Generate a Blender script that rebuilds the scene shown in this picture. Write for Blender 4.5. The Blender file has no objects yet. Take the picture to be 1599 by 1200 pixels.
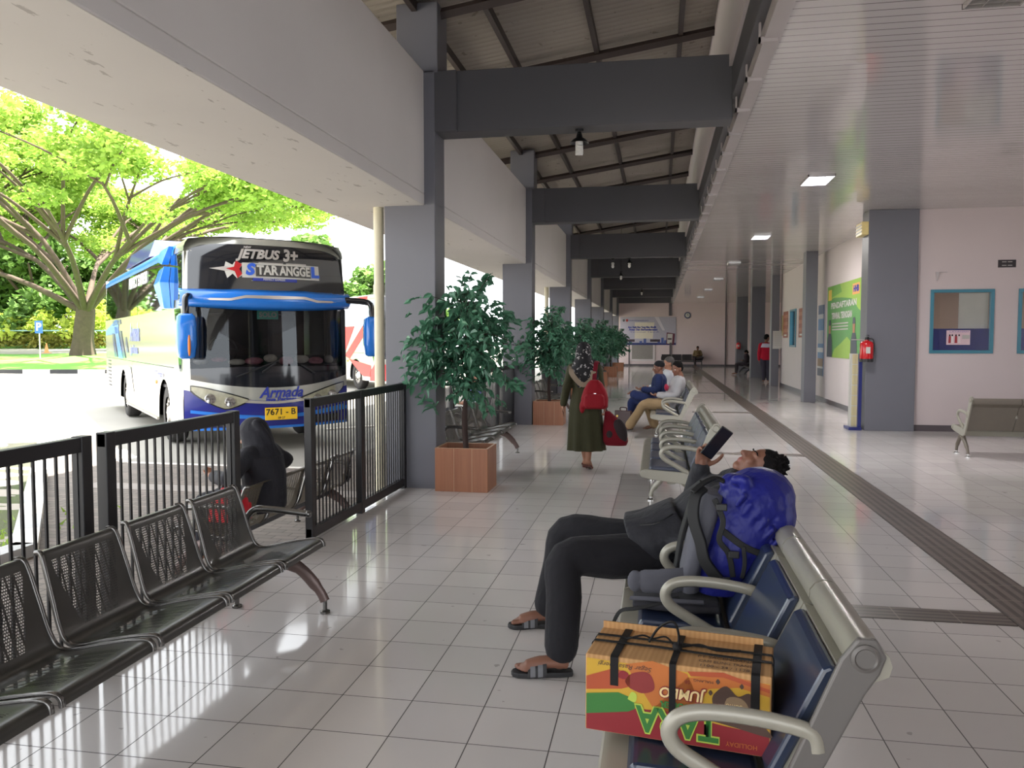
import bpy, bmesh, math, random
from mathutils import Vector, Matrix, Quaternion
from mathutils.bvhtree import BVHTree
import numpy as np

scene = bpy.context.scene
COL = scene.collection
R = math.radians
random.seed(7)

# ---------------------------------------------------------------- camera, world, sun, exposure
cam_d = bpy.data.cameras.new('camera'); cam = bpy.data.objects.new('camera', cam_d); COL.objects.link(cam)
cam_d.sensor_width = 36.0; cam_d.lens = 1250.0 / 1599.0 * 36.0
cam_d.clip_start = 0.05; cam_d.clip_end = 600
cam.location = (0, 0, 1.6)
cam.rotation_euler = (R(90 - 3.137), 0, R(10.344))
scene.camera = cam

world = bpy.data.worlds.new('sky'); scene.world = world; world.use_nodes = True
wn = world.node_tree; bg = wn.nodes['Background']
SKY = 1.9
bg.inputs['Strength'].default_value = SKY
bg.inputs['Color'].default_value = (0.93, 0.965, 1.0, 1)

sun_d = bpy.data.lights.new('sun', 'SUN'); sun = bpy.data.objects.new('sun', sun_d); COL.objects.link(sun)
sun_d.energy = 15.0; sun_d.angle = R(1.0); sun_d.color = (1.0, 0.94, 0.82)
sun.rotation_euler = Vector((0.713, 0.32, 3.2)).to_track_quat('Z', 'Y').to_euler()

vs = scene.view_settings
vs.view_transform = 'Standard'; vs.look = 'None'; vs.gamma = 1.0; vs.use_curve_mapping = False
vs.exposure = 1.32
CEIL_W = 42.0      # each louvered ceiling lamp

# ---------------------------------------------------------------- colours and materials
def lin(c):
    out = []
    for v in c[:3]:
        v = v / 255.0
        out.append(v / 12.92 if v <= 0.04045 else ((v + 0.055) / 1.055) ** 2.4)
    return (out[0], out[1], out[2], 1.0)

class NT:
    """tiny helper for node graphs"""
    def __init__(s, m): s.t = m.node_tree; s.n = s.t.nodes; s.l = s.t.links
    def new(s, k, **kw):
        n = s.n.new(k)
        for a, b in kw.items(): setattr(n, a, b)
        return n
    def put(s, v, sock):
        if isinstance(v, bpy.types.NodeSocket): s.l.new(v, sock)
        elif v is not None: sock.default_value = v
    def m(s, op, a, b=None, c=None, clamp=False):
        n = s.new('ShaderNodeMath', operation=op); n.use_clamp = clamp
        s.put(a, n.inputs[0])
        if b is not None: s.put(b, n.inputs[1])
        if c is not None: s.put(c, n.inputs[2])
        return n.outputs[0]
    def pos(s):
        g = s.new('ShaderNodeNewGeometry'); x = s.new('ShaderNodeSeparateXYZ'); s.l.new(g.outputs['Position'], x.inputs[0])
        return g.outputs['Position'], x.outputs[0], x.outputs[1], x.outputs[2]
    def obj(s):
        g = s.new('ShaderNodeTexCoord'); x = s.new('ShaderNodeSeparateXYZ'); s.l.new(g.outputs['Object'], x.inputs[0])
        return g.outputs['Object'], x.outputs[0], x.outputs[1], x.outputs[2]
    def uv(s):
        g = s.new('ShaderNodeTexCoord'); x = s.new('ShaderNodeSeparateXYZ'); s.l.new(g.outputs['UV'], x.inputs[0])
        return g.outputs['UV'], x.outputs[0], x.outputs[1]
    def noise(s, vec, scale, detail=3, rough=0.5):
        n = s.new('ShaderNodeTexNoise'); s.put(vec, n.inputs['Vector']); n.inputs['Scale'].default_value = scale
        n.inputs['Detail'].default_value = detail; n.inputs['Roughness'].default_value = rough
        return n.outputs[0]
    def mix(s, f, a, b):
        n = s.new('ShaderNodeMix', data_type='RGBA'); s.put(f, n.inputs[0]); s.put(a, n.inputs[6]); s.put(b, n.inputs[7])
        return n.outputs[2]
    def vmul(s, vec, x, y, z):
        n = s.new('ShaderNodeVectorMath', operation='MULTIPLY'); s.put(vec, n.inputs[0]); n.inputs[1].default_value = (x, y, z)
        return n.outputs[0]
    def bump(s, h, strength, dist=0.01):
        n = s.new('ShaderNodeBump'); n.inputs['Strength'].default_value = strength; n.inputs['Distance'].default_value = dist
        s.l.new(h, n.inputs['Height']); return n.outputs[0]

def base_mat(name):
    m = bpy.data.materials.new(name); m.use_nodes = True
    return m, NT(m), m.node_tree.nodes['Principled BSDF']

def P(name, rgb, rough=0.5, metal=0.0, spec=0.5, var=0.12, scale=9.0, bump=0.0, bscale=60.0, coat=0.0, emit=0.0, sub=0.0, stretch=None):
    """principled material with a little procedural tone variation"""
    m, k, b = base_mat(name)
    c = lin(rgb)
    b.inputs['Roughness'].default_value = rough; b.inputs['Metallic'].default_value = metal
    b.inputs['Specular IOR Level'].default_value = spec
    b.inputs['Coat Weight'].default_value = coat; b.inputs['Coat Roughness'].default_value = 0.08
    vec = k.obj()[0]
    if stretch: vec = k.vmul(vec, *stretch)
    f = k.noise(vec, scale, 4)
    lo = tuple(v * (1 - var) for v in c[:3]) + (1,); hi = tuple(min(1, v * (1 + var)) for v in c[:3]) + (1,)
    col = k.mix(f, lo, hi)
    k.l.new(col, b.inputs['Base Color'])
    if bump: k.l.new(k.bump(k.noise(vec, bscale, 3), bump, 0.01), b.inputs['Normal'])
    if emit:
        b.inputs['Emission Color'].default_value = c; b.inputs['Emission Strength'].default_value = emit
    return m

# ---------------------------------------------------------------- tagging and linking
def tag(o, label=None, cat=None, group=None, kind=None):
    if label: o['label'] = label
    if cat: o['category'] = cat
    if group: o['group'] = group
    if kind: o['kind'] = kind
    return o

def thing(name, loc=(0, 0, 0), rz=0.0, label=None, cat=None, group=None):
    o = bpy.data.objects.new(name, None); COL.objects.link(o)
    o.empty_display_size = 0.1
    o.location = loc; o.rotation_euler = (0, 0, rz)
    return tag(o, label, cat, group)

def kids(o): return [c for c in bpy.data.objects if c.parent == o]
def copy_tree(o, parent=None):
    c = o.copy(); COL.objects.link(c); c.parent = parent
    for ch in kids(o): copy_tree(ch, c)
    return c
def place_copy(o, loc, rz=0.0, label=None, group=None, used=set()):
    if o.name in used: c = copy_tree(o)
    else: c = o; used.add(o.name)
    c.location = loc; c.rotation_euler = (0, 0, rz)
    if label: c['label'] = label
    if group: c['group'] = group
    return c

class MB:
    """collects geometry, then links it as ONE mesh object"""
    def __init__(s): s.v = []; s.f = []; s.m = []; s.uv = {}
    def add(s, vs, fs, mi=0):
        o = len(s.v); s.v.extend([tuple(p) for p in vs])
        for f in fs: s.f.append([i + o for i in f]); s.m.append(mi)
        return o
    def box(s, x0, y0, z0, x1, y1, z1, mi=0, M=None):
        vs = [Vector((x, y, z)) for z in (z0, z1) for (x, y) in ((x0, y0), (x1, y0), (x1, y1), (x0, y1))]
        if M is not None: vs = [M @ v for v in vs]
        s.add(vs, [(3, 2, 1, 0), (4, 5, 6, 7), (0, 1, 5, 4), (1, 2, 6, 5), (2, 3, 7, 6), (3, 0, 4, 7)], mi); return s
    def cbox(s, c, d, mi=0, M=None):
        return s.box(c[0] - d[0] / 2, c[1] - d[1] / 2, c[2] - d[2] / 2, c[0] + d[0] / 2, c[1] + d[1] / 2, c[2] + d[2] / 2, mi, M)
    def loft(s, rings, mi=0, caps=True, closed=False):
        n = len(rings[0]); o = len(s.v)
        for r in rings: s.v.extend([tuple(p) for p in r])
        m = len(rings)
        for i in range(m if closed else m - 1):
            a = o + i * n; b = o + ((i + 1) % m) * n
            for j in range(n):
                s.f.append([a + j, a + (j + 1) % n, b + (j + 1) % n, b + j]); s.m.append(mi)
        if caps and not closed:
            s.f.append([o + j for j in reversed(range(n))]); s.m.append(mi)
            s.f.append([o + (m - 1) * n + j for j in range(n)]); s.m.append(mi)
        return s
    def tube(s, pts, r, n=10, mi=0, caps=True, closed=False, flat=None):
        """round (or flattened: flat=(a,b,up)) tube through pts; r number or list"""
        pts = [Vector(p) for p in pts]; m = len(pts)
        rs = r if isinstance(r, (list, tuple)) else [r] * m
        rings = []; prev = None
        for i, p in enumerate(pts):
            if closed: t = pts[(i + 1) % m] - pts[i - 1]
            else: t = (pts[min(i + 1, m - 1)] - pts[max(i - 1, 0)])
            if t.length < 1e-9: t = Vector((0, 0, 1))
            t.normalize()
            if flat: up = Vector(flat[2])
            else: up = prev if prev is not None else (Vector((0, 0, 1)) if abs(t.z) < 0.9 else Vector((0, 1, 0)))
            x = up - t * up.dot(t)
            if x.length < 1e-6: x = Vector((1, 0, 0)) - t * t.x
            x.normalize(); y = t.cross(x); prev = x
            fa, fb = (flat[0], flat[1]) if flat else (1, 1)
            rings.append([p + x * (math.cos(2 * math.pi * j / n) * rs[i] * fa) + y * (math.sin(2 * math.pi * j / n) * rs[i] * fb) for j in range(n)])
        return s.loft(rings, mi, caps, closed)
    def strap(s, pts, w, t, up, mi=0, side=None):
        """flat band through pts: width w, thickness t; up = normal hint"""
        pts = [Vector(p) for p in pts]; m = len(pts); rings = []
        for i, p in enumerate(pts):
            d = (pts[min(i + 1, m - 1)] - pts[max(i - 1, 0)]).normalized()
            u = Vector(up(i) if callable(up) else up); u = (u - d * u.dot(d)).normalized(); q = d.cross(u)
            rings.append([p + q * w / 2 + u * t / 2, p - q * w / 2 + u * t / 2, p - q * w / 2 - u * t / 2, p + q * w / 2 - u * t / 2])
        return s.loft(rings, mi)
    def prism(s, poly, a0, a1, axis='z', mi=0, M=None):
        def mk(p, a):
            v = Vector((p[0], p[1], a)) if axis == 'z' else Vector((p[0], a, p[1])) if axis == 'y' else Vector((a, p[0], p[1]))
            return M @ v if M is not None else v
        n = len(poly); o = len(s.v)
        s.v.extend([tuple(mk(p, a0)) for p in poly] + [tuple(mk(p, a1)) for p in poly])
        s.f.append([o + i for i in reversed(range(n))]); s.m.append(mi)
        s.f.append([o + n + i for i in range(n)]); s.m.append(mi)
        for i in range(n):
            s.f.append([o + i, o + (i + 1) % n, o + n + (i + 1) % n, o + n + i]); s.m.append(mi)
        return s
    def ball(s, c, r, nu=14, nv=9, mi=0, M=None):
        r = (r, r, r) if not isinstance(r, (tuple, list)) else r
        rings = []
        for i in range(1, nv):
            t = math.pi * i / nv
            rings.append([Vector((c[0] + r[0] * math.sin(t) * math.cos(2 * math.pi * j / nu), c[1] + r[1] * math.sin(t) * math.sin(2 * math.pi * j / nu), c[2] - r[2] * math.cos(t))) for j in range(nu)])
        if M is not None: rings = [[M @ p for p in q] for q in rings]
        return s.loft(rings, mi)
    def lathe(s, prof, c=(0, 0, 0), n=20, mi=0, caps=True):
        rings = [[(c[0] + r * math.cos(2 * math.pi * j / n), c[1] + r * math.sin(2 * math.pi * j / n), c[2] + z) for j in range(n)] for r, z in prof]
        return s.loft(rings, mi, caps)
    def grid(s, fn, nu, nv, mi=0):
        o = len(s.v)
        for j in range(nv + 1):
            for i in range(nu + 1): s.v.append(tuple(fn(i / nu, j / nv)))
        for j in range(nv):
            for i in range(nu):
                a = o + j * (nu + 1) + i
                s.f.append([a, a + 1, a + nu + 2, a + nu + 1]); s.m.append(mi)
        return s
    def mesh(s, name, mats, smooth=None, fix=True):
        me = bpy.data.meshes.new(name); me.from_pydata(s.v, [], s.f)
        for m in (mats if isinstance(mats, (list, tuple)) else [mats]): me.materials.append(m)
        me.polygons.foreach_set('material_index', s.m)
        if fix:
            bm = bmesh.new(); bm.from_mesh(me); bmesh.ops.recalc_face_normals(bm, faces=bm.faces); bm.to_mesh(me); bm.free()
        if smooth is not None:
            me.polygons.foreach_set('use_smooth', [True] * len(me.polygons))
            if smooth < 180: me.set_sharp_from_angle(angle=R(smooth))
        me.update(); return me
    def build(s, name, mats, parent=None, smooth=None, bevel=0.0, loc=None, rot=None, fix=True, solid=0.0, sub=0):
        o = bpy.data.objects.new(name, s.mesh(name, mats, smooth, fix)); COL.objects.link(o)
        if parent is not None: o.parent = parent
        if loc is not None: o.location = loc
        if rot is not None: o.rotation_euler = rot
        if solid:
            md = o.modifiers.new('solid', 'SOLIDIFY'); md.thickness = solid; md.offset = 0
        if bevel:
            md = o.modifiers.new('bevel', 'BEVEL'); md.width = bevel; md.segments = 2; md.limit_method = 'ANGLE'; md.angle_limit = R(40)
        if sub:
            md = o.modifiers.new('sub', 'SUBSURF'); md.levels = sub; md.render_levels = sub
        return o

def arc(pts, n=6):
    """Catmull-Rom smoothing of a polyline"""
    p = [Vector(q) for q in pts]; out = []
    for i in range(len(p) - 1):
        a = p[max(i - 1, 0)]; b = p[i]; c = p[i + 1]; d = p[min(i + 2, len(p) - 1)]
        for k in range(n):
            t = k / n
            out.append(0.5 * ((2 * b) + (c - a) * t + (2 * a - 5 * b + 4 * c - d) * t * t + (3 * b - a - 3 * c + d) * t ** 3))
    out.append(p[-1]); return out

def text_mesh(body, size, extrude=0.0, shear=0.0, align='CENTER', bold=0.0):
    cu = bpy.data.curves.new('text', 'FONT'); cu.body = body; cu.size = size; cu.align_x = align; cu.align_y = 'CENTER'
    cu.extrude = extrude; cu.shear = shear; cu.offset = bold; cu.resolution_u = 3
    o = bpy.data.objects.new('text', cu); COL.objects.link(o)
    bpy.context.view_layer.update()
    me = bpy.data.meshes.new_from_object(o.evaluated_get(bpy.context.evaluated_depsgraph_get()))
    bpy.data.objects.remove(o); bpy.data.curves.remove(cu)
    return me
def lettering(name, body, size, mat, parent, M, shear=0.0, align='CENTER', bold=0.0, sx=1.0, warp=None, width=None):
    """flat lettering in the local xy-plane, mapped by matrix M (or warp function)"""
    me = text_mesh(body, size, 0.0, shear, align, bold)
    if width:
        xs = [v.co.x for v in me.vertices]; w = max(xs) - min(xs); sx = width / w if w else 1
    for v in me.vertices:
        q = Vector((v.co.x * sx, v.co.y, 0)); v.co = warp(q) if warp else M @ q
    me.materials.clear(); me.materials.append(mat); me.name = name
    o = bpy.data.objects.new(name, me); COL.objects.link(o); o.parent = parent
    return o

def fuse(prims, voxel, name, mats, smooth=4, parent=None, loc=(0, 0, 0)):
    """prims: list of (MB-callback args). Fuses overlapping closed shapes into one continuous surface.
    each prim = ('t', pts, radii, mat[, flat]) or ('e', centre, radii, mat[, matrix])"""
    mb = MB()
    for p in prims:
        if p[0] == 't':
            pts = arc(p[1], 4) if len(p[1]) > 2 else [Vector(q) for q in p[1]]
            rs = p[2] if isinstance(p[2], (list, tuple)) else [p[2]] * len(p[1])
            if len(p[1]) > 2:
                rr = []
                for i in range(len(rs) - 1):
                    rr += [rs[i] + (rs[i + 1] - rs[i]) * k / 4 for k in range(4)]
                rs = rr + [rs[-1]]
            fl_ = p[4] if len(p) > 4 else None
            mb.tube(pts, list(rs), 14, p[3], flat=fl_)
            for q, r_ in ((pts[0], rs[0]), (pts[-1], rs[-1])):
                if not fl_: mb.ball(q, r_ * 0.98, 12, 8, p[3])
        elif p[0] == 'e':
            M = p[4] if len(p) > 4 else None
            if M is not None:
                M = Matrix.Translation(p[1]) @ M
                mb.ball((0, 0, 0), p[2], 16, 10, p[3], M)
            else: mb.ball(p[1], p[2], 16, 10, p[3])
        elif p[0] == 'b':
            mb.box(*p[1], p[2], p[3] if len(p) > 3 else None)
        elif p[0] == 'l':
            mb.loft(p[1], p[2])
    mb.v = [(a - loc[0], b - loc[1], c - loc[2]) for a, b, c in mb.v]
    src = mb.mesh('tmp', mats)
    bv = BVHTree.FromPolygons([v.co[:] for v in src.vertices], [p.vertices[:] for p in src.polygons])
    o = bpy.data.objects.new('tmp', src); COL.objects.link(o)
    md = o.modifiers.new('r', 'REMESH'); md.mode = 'VOXEL'; md.voxel_size = voxel; md.use_smooth_shade = True
    if smooth:
        ms = o.modifiers.new('s', 'SMOOTH'); ms.iterations = smooth; ms.factor = 0.5
    bpy.context.view_layer.update()
    me = bpy.data.meshes.new_from_object(o.evaluated_get(bpy.context.evaluated_depsgraph_get()))
    bpy.data.objects.remove(o)
    if len(mats) > 1:
        me.materials.clear()
        for m in mats: me.materials.append(m)
        mi = [src.polygons[(bv.find_nearest(p.center)[2] or 0)].material_index for p in me.polygons]
        me.polygons.foreach_set('material_index', mi)
    me.polygons.foreach_set('use_smooth', [True] * len(me.polygons))
    me.name = name
    r = bpy.data.objects.new(name, me); COL.objects.link(r)
    if parent is not None: r.parent = parent
    return r
# ---------------------------------------------------------------- materials of the place
T = 0.327; GX = -1.386; GY = 3.338
def tile_mat():
    m, k, b = base_mat('glossy_white_floor_tile')
    pos, x, y, z = k.pos()
    def line(v, o):
        q = k.m('DIVIDE', k.m('SUBTRACT', v, o), T); fr = k.m('FRACT', k.m('ADD', q, 100.0))
        d = k.m('MINIMUM', fr, k.m('SUBTRACT', 1.0, fr))
        return k.m('LESS_THAN', d, 0.0075), k.m('FLOOR', k.m('ADD', q, 100.0))
    lx, ix = line(x, GX); ly, iy = line(y, GY)
    ln = k.m('MAXIMUM', lx, ly)
    c = k.new('ShaderNodeCombineXYZ'); k.l.new(ix, c.inputs[0]); k.l.new(iy, c.inputs[1])
    wn_ = k.new('ShaderNodeTexWhiteNoise'); k.l.new(c.outputs[0], wn_.inputs['Vector'])
    tone = k.mix(wn_.outputs['Value'], lin((210, 205, 203)), lin((220, 215, 212)))
    dirt = k.noise(pos, 1.3, 5)
    tone = k.mix(k.m('MULTIPLY', dirt, 0.35), tone, lin((176, 168, 164)))
    spots = k.m('GREATER_THAN', k.noise(pos, 11.0, 2), 0.735)
    tone = k.mix(k.m('MULTIPLY', spots, 0.4), tone, lin((110, 100, 95)))
    k.l.new(k.mix(ln, tone, lin((70, 64, 62))), b.inputs['Base Color'])
    k.l.new(k.m('MULTIPLY_ADD', ln, 0.45, k.m('MULTIPLY_ADD', dirt, 0.08, 0.05)), b.inputs['Roughness'])
    b.inputs['Specular IOR Level'].default_value = 0.5
    n2 = k.new('ShaderNodeVectorMath', operation='MULTIPLY'); k.l.new(c.outputs[0], n2.inputs[0]); n2.inputs[1].default_value = (0.37, 0.61, 0.2)
    tilt = k.noise(k.vmul(pos, 1.0, 1.0, 1.0), 2.3, 2)
    h = k.m('ADD', k.m('MULTIPLY', ln, -0.6), k.m('MULTIPLY', tilt, 1.2))
    k.l.new(k.bump(h, 0.10, 0.01), b.inputs['Normal'])
    return m
def ceil_mat():
    m, k, b = base_mat('white_pvc_ceiling_plank')
    pos, x, y, z = k.pos()
    fr = k.m('FRACT', k.m('DIVIDE', k.m('ADD', y, 60.0), 0.125))
    ln = k.m('LESS_THAN', fr, 0.09)
    k.l.new(k.mix(ln, k.mix(k.noise(pos, 0.8, 3), lin((190, 183, 183)), lin((204, 197, 197))), lin((120, 112, 112))), b.inputs['Base Color'])
    b.inputs['Roughness'].default_value = 0.085; b.inputs['Specular IOR Level'].default_value = 0.75
    wn2 = k.new('ShaderNodeTexWhiteNoise', noise_dimensions='1D'); k.l.new(k.m('FLOOR', k.m('DIVIDE', k.m('ADD', y, 60.0), 0.125)), wn2.inputs['W'])
    tl = k.m('MULTIPLY', k.m('MULTIPLY', k.m('SUBTRACT', wn2.outputs['Value'], 0.5), fr), 1.6)
    hh = k.m('ADD', k.m('ADD', k.m('MULTIPLY', ln, -1.0), tl), k.m('MULTIPLY', k.noise(k.vmul(pos, 0.5, 3.0, 1.0), 3.0, 2), 0.5))
    k.l.new(k.bump(hh, 0.15, 0.01), b.inputs['Normal'])
    return m
def roof_mat():
    m, k, b = base_mat('corrugated_roof_sheet')
    pos, x, y, z = k.pos()
    s = k.m('SINE', k.m('MULTIPLY', y, 2 * math.pi / 0.13))
    n = k.noise(pos, 1.2, 5)
    spots = k.m('GREATER_THAN', k.noise(pos, 9.0, 2), 0.70)
    c = k.mix(n, lin((150, 142, 134)), lin((178, 170, 160)))
    c = k.mix(k.m('MULTIPLY', spots, 0.5), c, lin((96, 88, 80)))
    c = k.mix(k.m('MULTIPLY_ADD', s, -0.10, 0.12), c, lin((100, 92, 84)))
    k.l.new(c, b.inputs['Base Color']); b.inputs['Roughness'].default_value = 0.75
    return m
def paving_mat():
    m, k, b = base_mat('grey_brown_brick_paving')
    pos, x, y, z = k.pos()
    br = k.new('ShaderNodeTexBrick'); k.l.new(k.vmul(pos, 1, 1, 1), br.inputs['Vector'])
    br.inputs['Scale'].default_value = 1.0; br.inputs['Brick Width'].default_value = 0.22; br.inputs['Row Height'].default_value = 0.11
    br.inputs['Mortar Size'].default_value = 0.006
    br.inputs['Color1'].default_value = lin((132, 120, 112)); br.inputs['Color2'].default_value = lin((108, 98, 92)); br.inputs['Mortar'].default_value = lin((70, 62, 58))
    k.l.new(k.mix(k.m('MULTIPLY', k.noise(pos, 1.5, 4), 0.5), br.outputs['Color'], lin((110, 106, 98))), b.inputs['Base Color'])
    b.inputs['Roughness'].default_value = 0.8
    k.l.new(k.bump(br.outputs['Fac'], -0.4, 0.006), b.inputs['Normal'])
    return m
def wood_mat():
    m, k, b = base_mat('reddish_brown_laminate')
    vec, x, y, z = k.obj()
    n = k.noise(k.vmul(vec, 14, 14, 0.7), 3.0, 4)
    f = k.m('FRACT', k.m('MULTIPLY', k.m('ADD', x, y), 4.1))
    stripe = k.noise(k.vmul(vec, 5.0, 5.0, 0.0), 1.7, 0)
    c = k.mix(n, lin((118, 72, 52)), lin((162, 104, 76)))
    c = k.mix(k.m('MULTIPLY', stripe, 0.5), c, lin((186, 132, 98)))
    k.l.new(c, b.inputs['Base Color']); b.inputs['Roughness'].default_value = 0.4
    return m
def concrete_road():
    m, k, b = base_mat('pale_concrete_road')
    pos = k.pos()[0]
    k.l.new(k.mix(k.noise(pos, 0.35, 6), lin((140, 136, 128)), lin((160, 156, 148))), b.inputs['Base Color'])
    b.inputs['Roughness'].default_value = 0.85
    return m
def beam_mat():
    m, k, b = base_mat('white_painted_concrete_beam')
    pos, x, y, z = k.pos()
    cr = k.m('GREATER_THAN', k.noise(k.vmul(pos, 6.0, 1.6, 3.0), 2.6, 5, 0.6), 0.66)
    big = k.noise(pos, 0.9, 4)
    g = k.new('ShaderNodeNewGeometry'); sn = k.new('ShaderNodeSeparateXYZ'); k.l.new(g.outputs['Normal'], sn.inputs[0])
    under = k.m('LESS_THAN', sn.outputs[2], -0.5)
    c = k.mix(big, lin((210, 205, 203)), lin((224, 219, 216)))
    c = k.mix(k.m('MULTIPLY', k.m('MULTIPLY', cr, under), 0.45), c, lin((118, 106, 102)))
    k.l.new(c, b.inputs['Base Color']); b.inputs['Roughness'].default_value = 0.7
    k.l.new(k.bump(k.noise(pos, 14, 4), 0.12, 0.01), b.inputs['Normal'])
    return m
def tactile_mat(axis):
    m, k, b = base_mat('brown_ribbed_guide_tile_' + axis)
    pos, x, y, z = k.pos()
    v, o, w = (x, 2.0, 0.34) if axis == 'along' else (y, 0.0, 0.22)
    fr = k.m('FRACT', k.m('MULTIPLY', k.m('ADD', k.m('SUBTRACT', v, o), 10.0), 14.7 if axis == 'along' else 18.0))
    rib = k.m('LESS_THAN', k.m('ABSOLUTE', k.m('SUBTRACT', fr, 0.5)), 0.27)
    other = y if axis == 'along' else x
    jf = k.m('FRACT', k.m('MULTIPLY', k.m('ADD', other, 30.0), 3.06)); j = k.m('LESS_THAN', jf, 0.025)
    c = k.mix(rib, lin((62, 54, 50)), lin((112, 100, 94)))
    c = k.mix(k.m('MULTIPLY', k.noise(pos, 6, 4), 0.5), c, lin((90, 80, 74)))
    k.l.new(k.mix(k.m('MULTIPLY', j, 0.7), c, lin((140, 128, 116))), b.inputs['Base Color'])
    b.inputs['Roughness'].default_value = 0.35
    k.l.new(k.bump(rib, 0.6, 0.004), b.inputs['Normal'])
    return m

M = {}
M['tile'] = tile_mat(); M['ceil'] = ceil_mat(); M['roof'] = roof_mat(); M['paving'] = paving_mat(); M['wood'] = wood_mat()
M['road'] = concrete_road(); M['beam'] = beam_mat()
M['wall'] = P('pinkish_white_wall_paint', (192, 179, 179), 0.6, var=0.03, scale=1.2)
M['wall_white'] = P('white_wall_paint', (208, 198, 198), 0.6, var=0.03, scale=1.2)
M['grey'] = P('slate_grey_paint', (104, 104, 112), 0.45, var=0.06, scale=1.5)
M['dgrey'] = P('dark_grey_paint', (76, 75, 80), 0.5, var=0.05, scale=1.5)
M['steel_dark'] = P('dark_purlin_steel', (58, 48, 46), 0.5, var=0.15)
M['fence'] = P('black_fence_paint', (22, 20, 24), 0.45, var=0.15)
M['base'] = P('dark_baseboard', (78, 70, 74), 0.35)
M['kerb'] = P('whitewashed_kerb', (226, 222, 214), 0.8, var=0.2, scale=5)
M['kerb_black'] = P('black_kerb_paint', (52, 52, 54), 0.8, var=0.2, scale=5)
M['grass'] = P('verge_grass', (96, 150, 52), 0.9, var=0.4, scale=3)
M['alu'] = P('ceiling_edge_profile', (176, 168, 168), 0.35, metal=0.2, var=0.06)
M['cream'] = P('cream_plastic_pipe', (206, 198, 172), 0.45, var=0.08)
M['white_plastic'] = P('white_plastic', (228, 226, 222), 0.35, var=0.03)
M['black'] = P('black_plastic', (22, 22, 24), 0.4, var=0.1)
M['chrome'] = P('chrome', (200, 198, 196), 0.15, metal=1.0, var=0.04)

def struct(name, mb, mats, **kw):
    o = mb.build(name, mats, **kw); o['kind'] = 'structure'; return o

# ---------------------------------------------------------------- the setting
struct('floor', MB().box(-2.8, -8, -0.2, 4.5, 51, 0).box(4.5, -8, -0.2, 12.2, 15.4, 0).box(4.5, 29.6, -0.2, 8.4, 51, 0), M['tile'])
tac = MB().box(2.0, -8, 0.0, 2.34, 50.3, 0.004)
struct('trim_1', tac, tactile_mat('along'))
tc = MB()
for i in range(-1, 7):
    y = 4.83 + 6.65 * i
    tc.box(0.75, y, 0.0, 1.995, y + 0.22, 0.004)
struct('trim_2', tc, tactile_mat('across'))
ZC = 3.87
struct('ceiling', MB().box(0.86, -8, ZC, 12.2, 51, ZC + 0.08), M['ceil'])
# walls on the right, with openings for the windows
def wall_with_holes(name, axis, a0, a1, pos, z1, holes, mat, th=0.12):
    mb = MB(); cuts = sorted({a0, a1} | {h[0] for h in holes} | {h[1] for h in holes})
    for c0, c1 in zip(cuts[:-1], cuts[1:]):
        hs = [h for h in holes if h[0] <= c0 + 1e-6 and h[1] >= c1 - 1e-6]
        spans = [(0, z1)] if not hs else [(0, hs[0][2]), (hs[0][3], z1)]
        for z0, zz in spans:
            if axis == 'x': mb.box(c0, pos, z0, c1, pos + th, zz)
            else: mb.box(pos, c0, z0, pos + th, c1, zz)
    return struct(name, mb, mat)
wall_with_holes('wall_front', 'x', 4.4, 12.2, 15.1, ZC, [(4.66, 5.68, 1.37, 2.48), (6.06, 7.08, 1.37, 2.48)], M['wall'])
wall_with_holes('wall_right', 'y', 15.45, 29.3, 4.22, ZC, [(26.15, 27.3, 1.38, 2.58)], M['wall_white'])
struct('wall_end', MB().box(-3.4, 50.5, -0.2, 8.4, 50.66, 5.8), P('pink_wall_paint', (214, 196, 196), 0.6, var=0.03))
struct('wall_recess', MB().box(8.3, 29.3, 0, 8.42, 50.5, ZC).box(4.34, 29.2, 0, 8.42, 29.32, ZC), M['wall_white'])
struct('wall_back', MB().box(4.0, -8.1, 0, 12.2, -8.0, ZC), M['wall'])  # unseen partial wall added to cut light from behind the camera
struct('wall_side', MB().box(12.2, -8, 0, 12.3, 2.5, ZC).box(12.2, 6.5, 0, 12.3, 15.1, ZC), M['wall'])  # unseen wall added to dim the hall, gapped to admit side daylight
struct('wall_office', MB().box(4.4, 18.9, 0, 8.4, 19.0, ZC).box(12.1, 15.1, 0, 12.2, 19, ZC), M['wall'])
bb = MB().box(4.4, 15.085, 0, 12.2, 15.1, 0.11); struct('baseboard_front', bb, M['base'])
struct('baseboard_right', MB().box(4.205, 15.45, 0, 4.22, 29.3, 0.11), M['base'])
struct('baseboard_end', MB().box(-2.8, 50.485, 0, 8.3, 50.5, 0.11), M['base'])
PY = [1.65 + 6.62 * i for i in range(-1, 8)]     # pillar lines along the platform
# tall grey columns on the left
for i, y in enumerate(PY):
    if y < 2: continue
    c = MB(); c.box(-2.9, y, -0.2, -2.335, y + 0.38, 3.06); c.box(-2.46, y - 0.002, 3.03, -2.335, y + 0.38, 4.43); c.box(-2.75, y - 0.002, 4.40, -2.30, y + 0.38, 5.13)
    o = struct('column_left', c, M['grey'], bevel=0.01)
# white concrete box beams between the columns
bm_ = MB()
bm_.box(-3.68, -8, 3.03, -2.455, 50.4, 3.15); bm_.box(-2.57, -8, 3.15, -2.455, 50.4, 4.43); bm_.box(-3.68, -8, 3.15, -3.56, 50.4, 4.1)
struct('beam_eaves', bm_, M['beam'], bevel=0.012)
for y in PY:
    if y < 0: continue
    struct('beam_cross', MB().box(-2.34, y + 0.04, 3.79, 0.70, y + 0.34, 4.42).box(-2.34, y, 3.79, -2.10, y + 0.04, 4.42), M['dgrey'], bevel=0.008)
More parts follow.
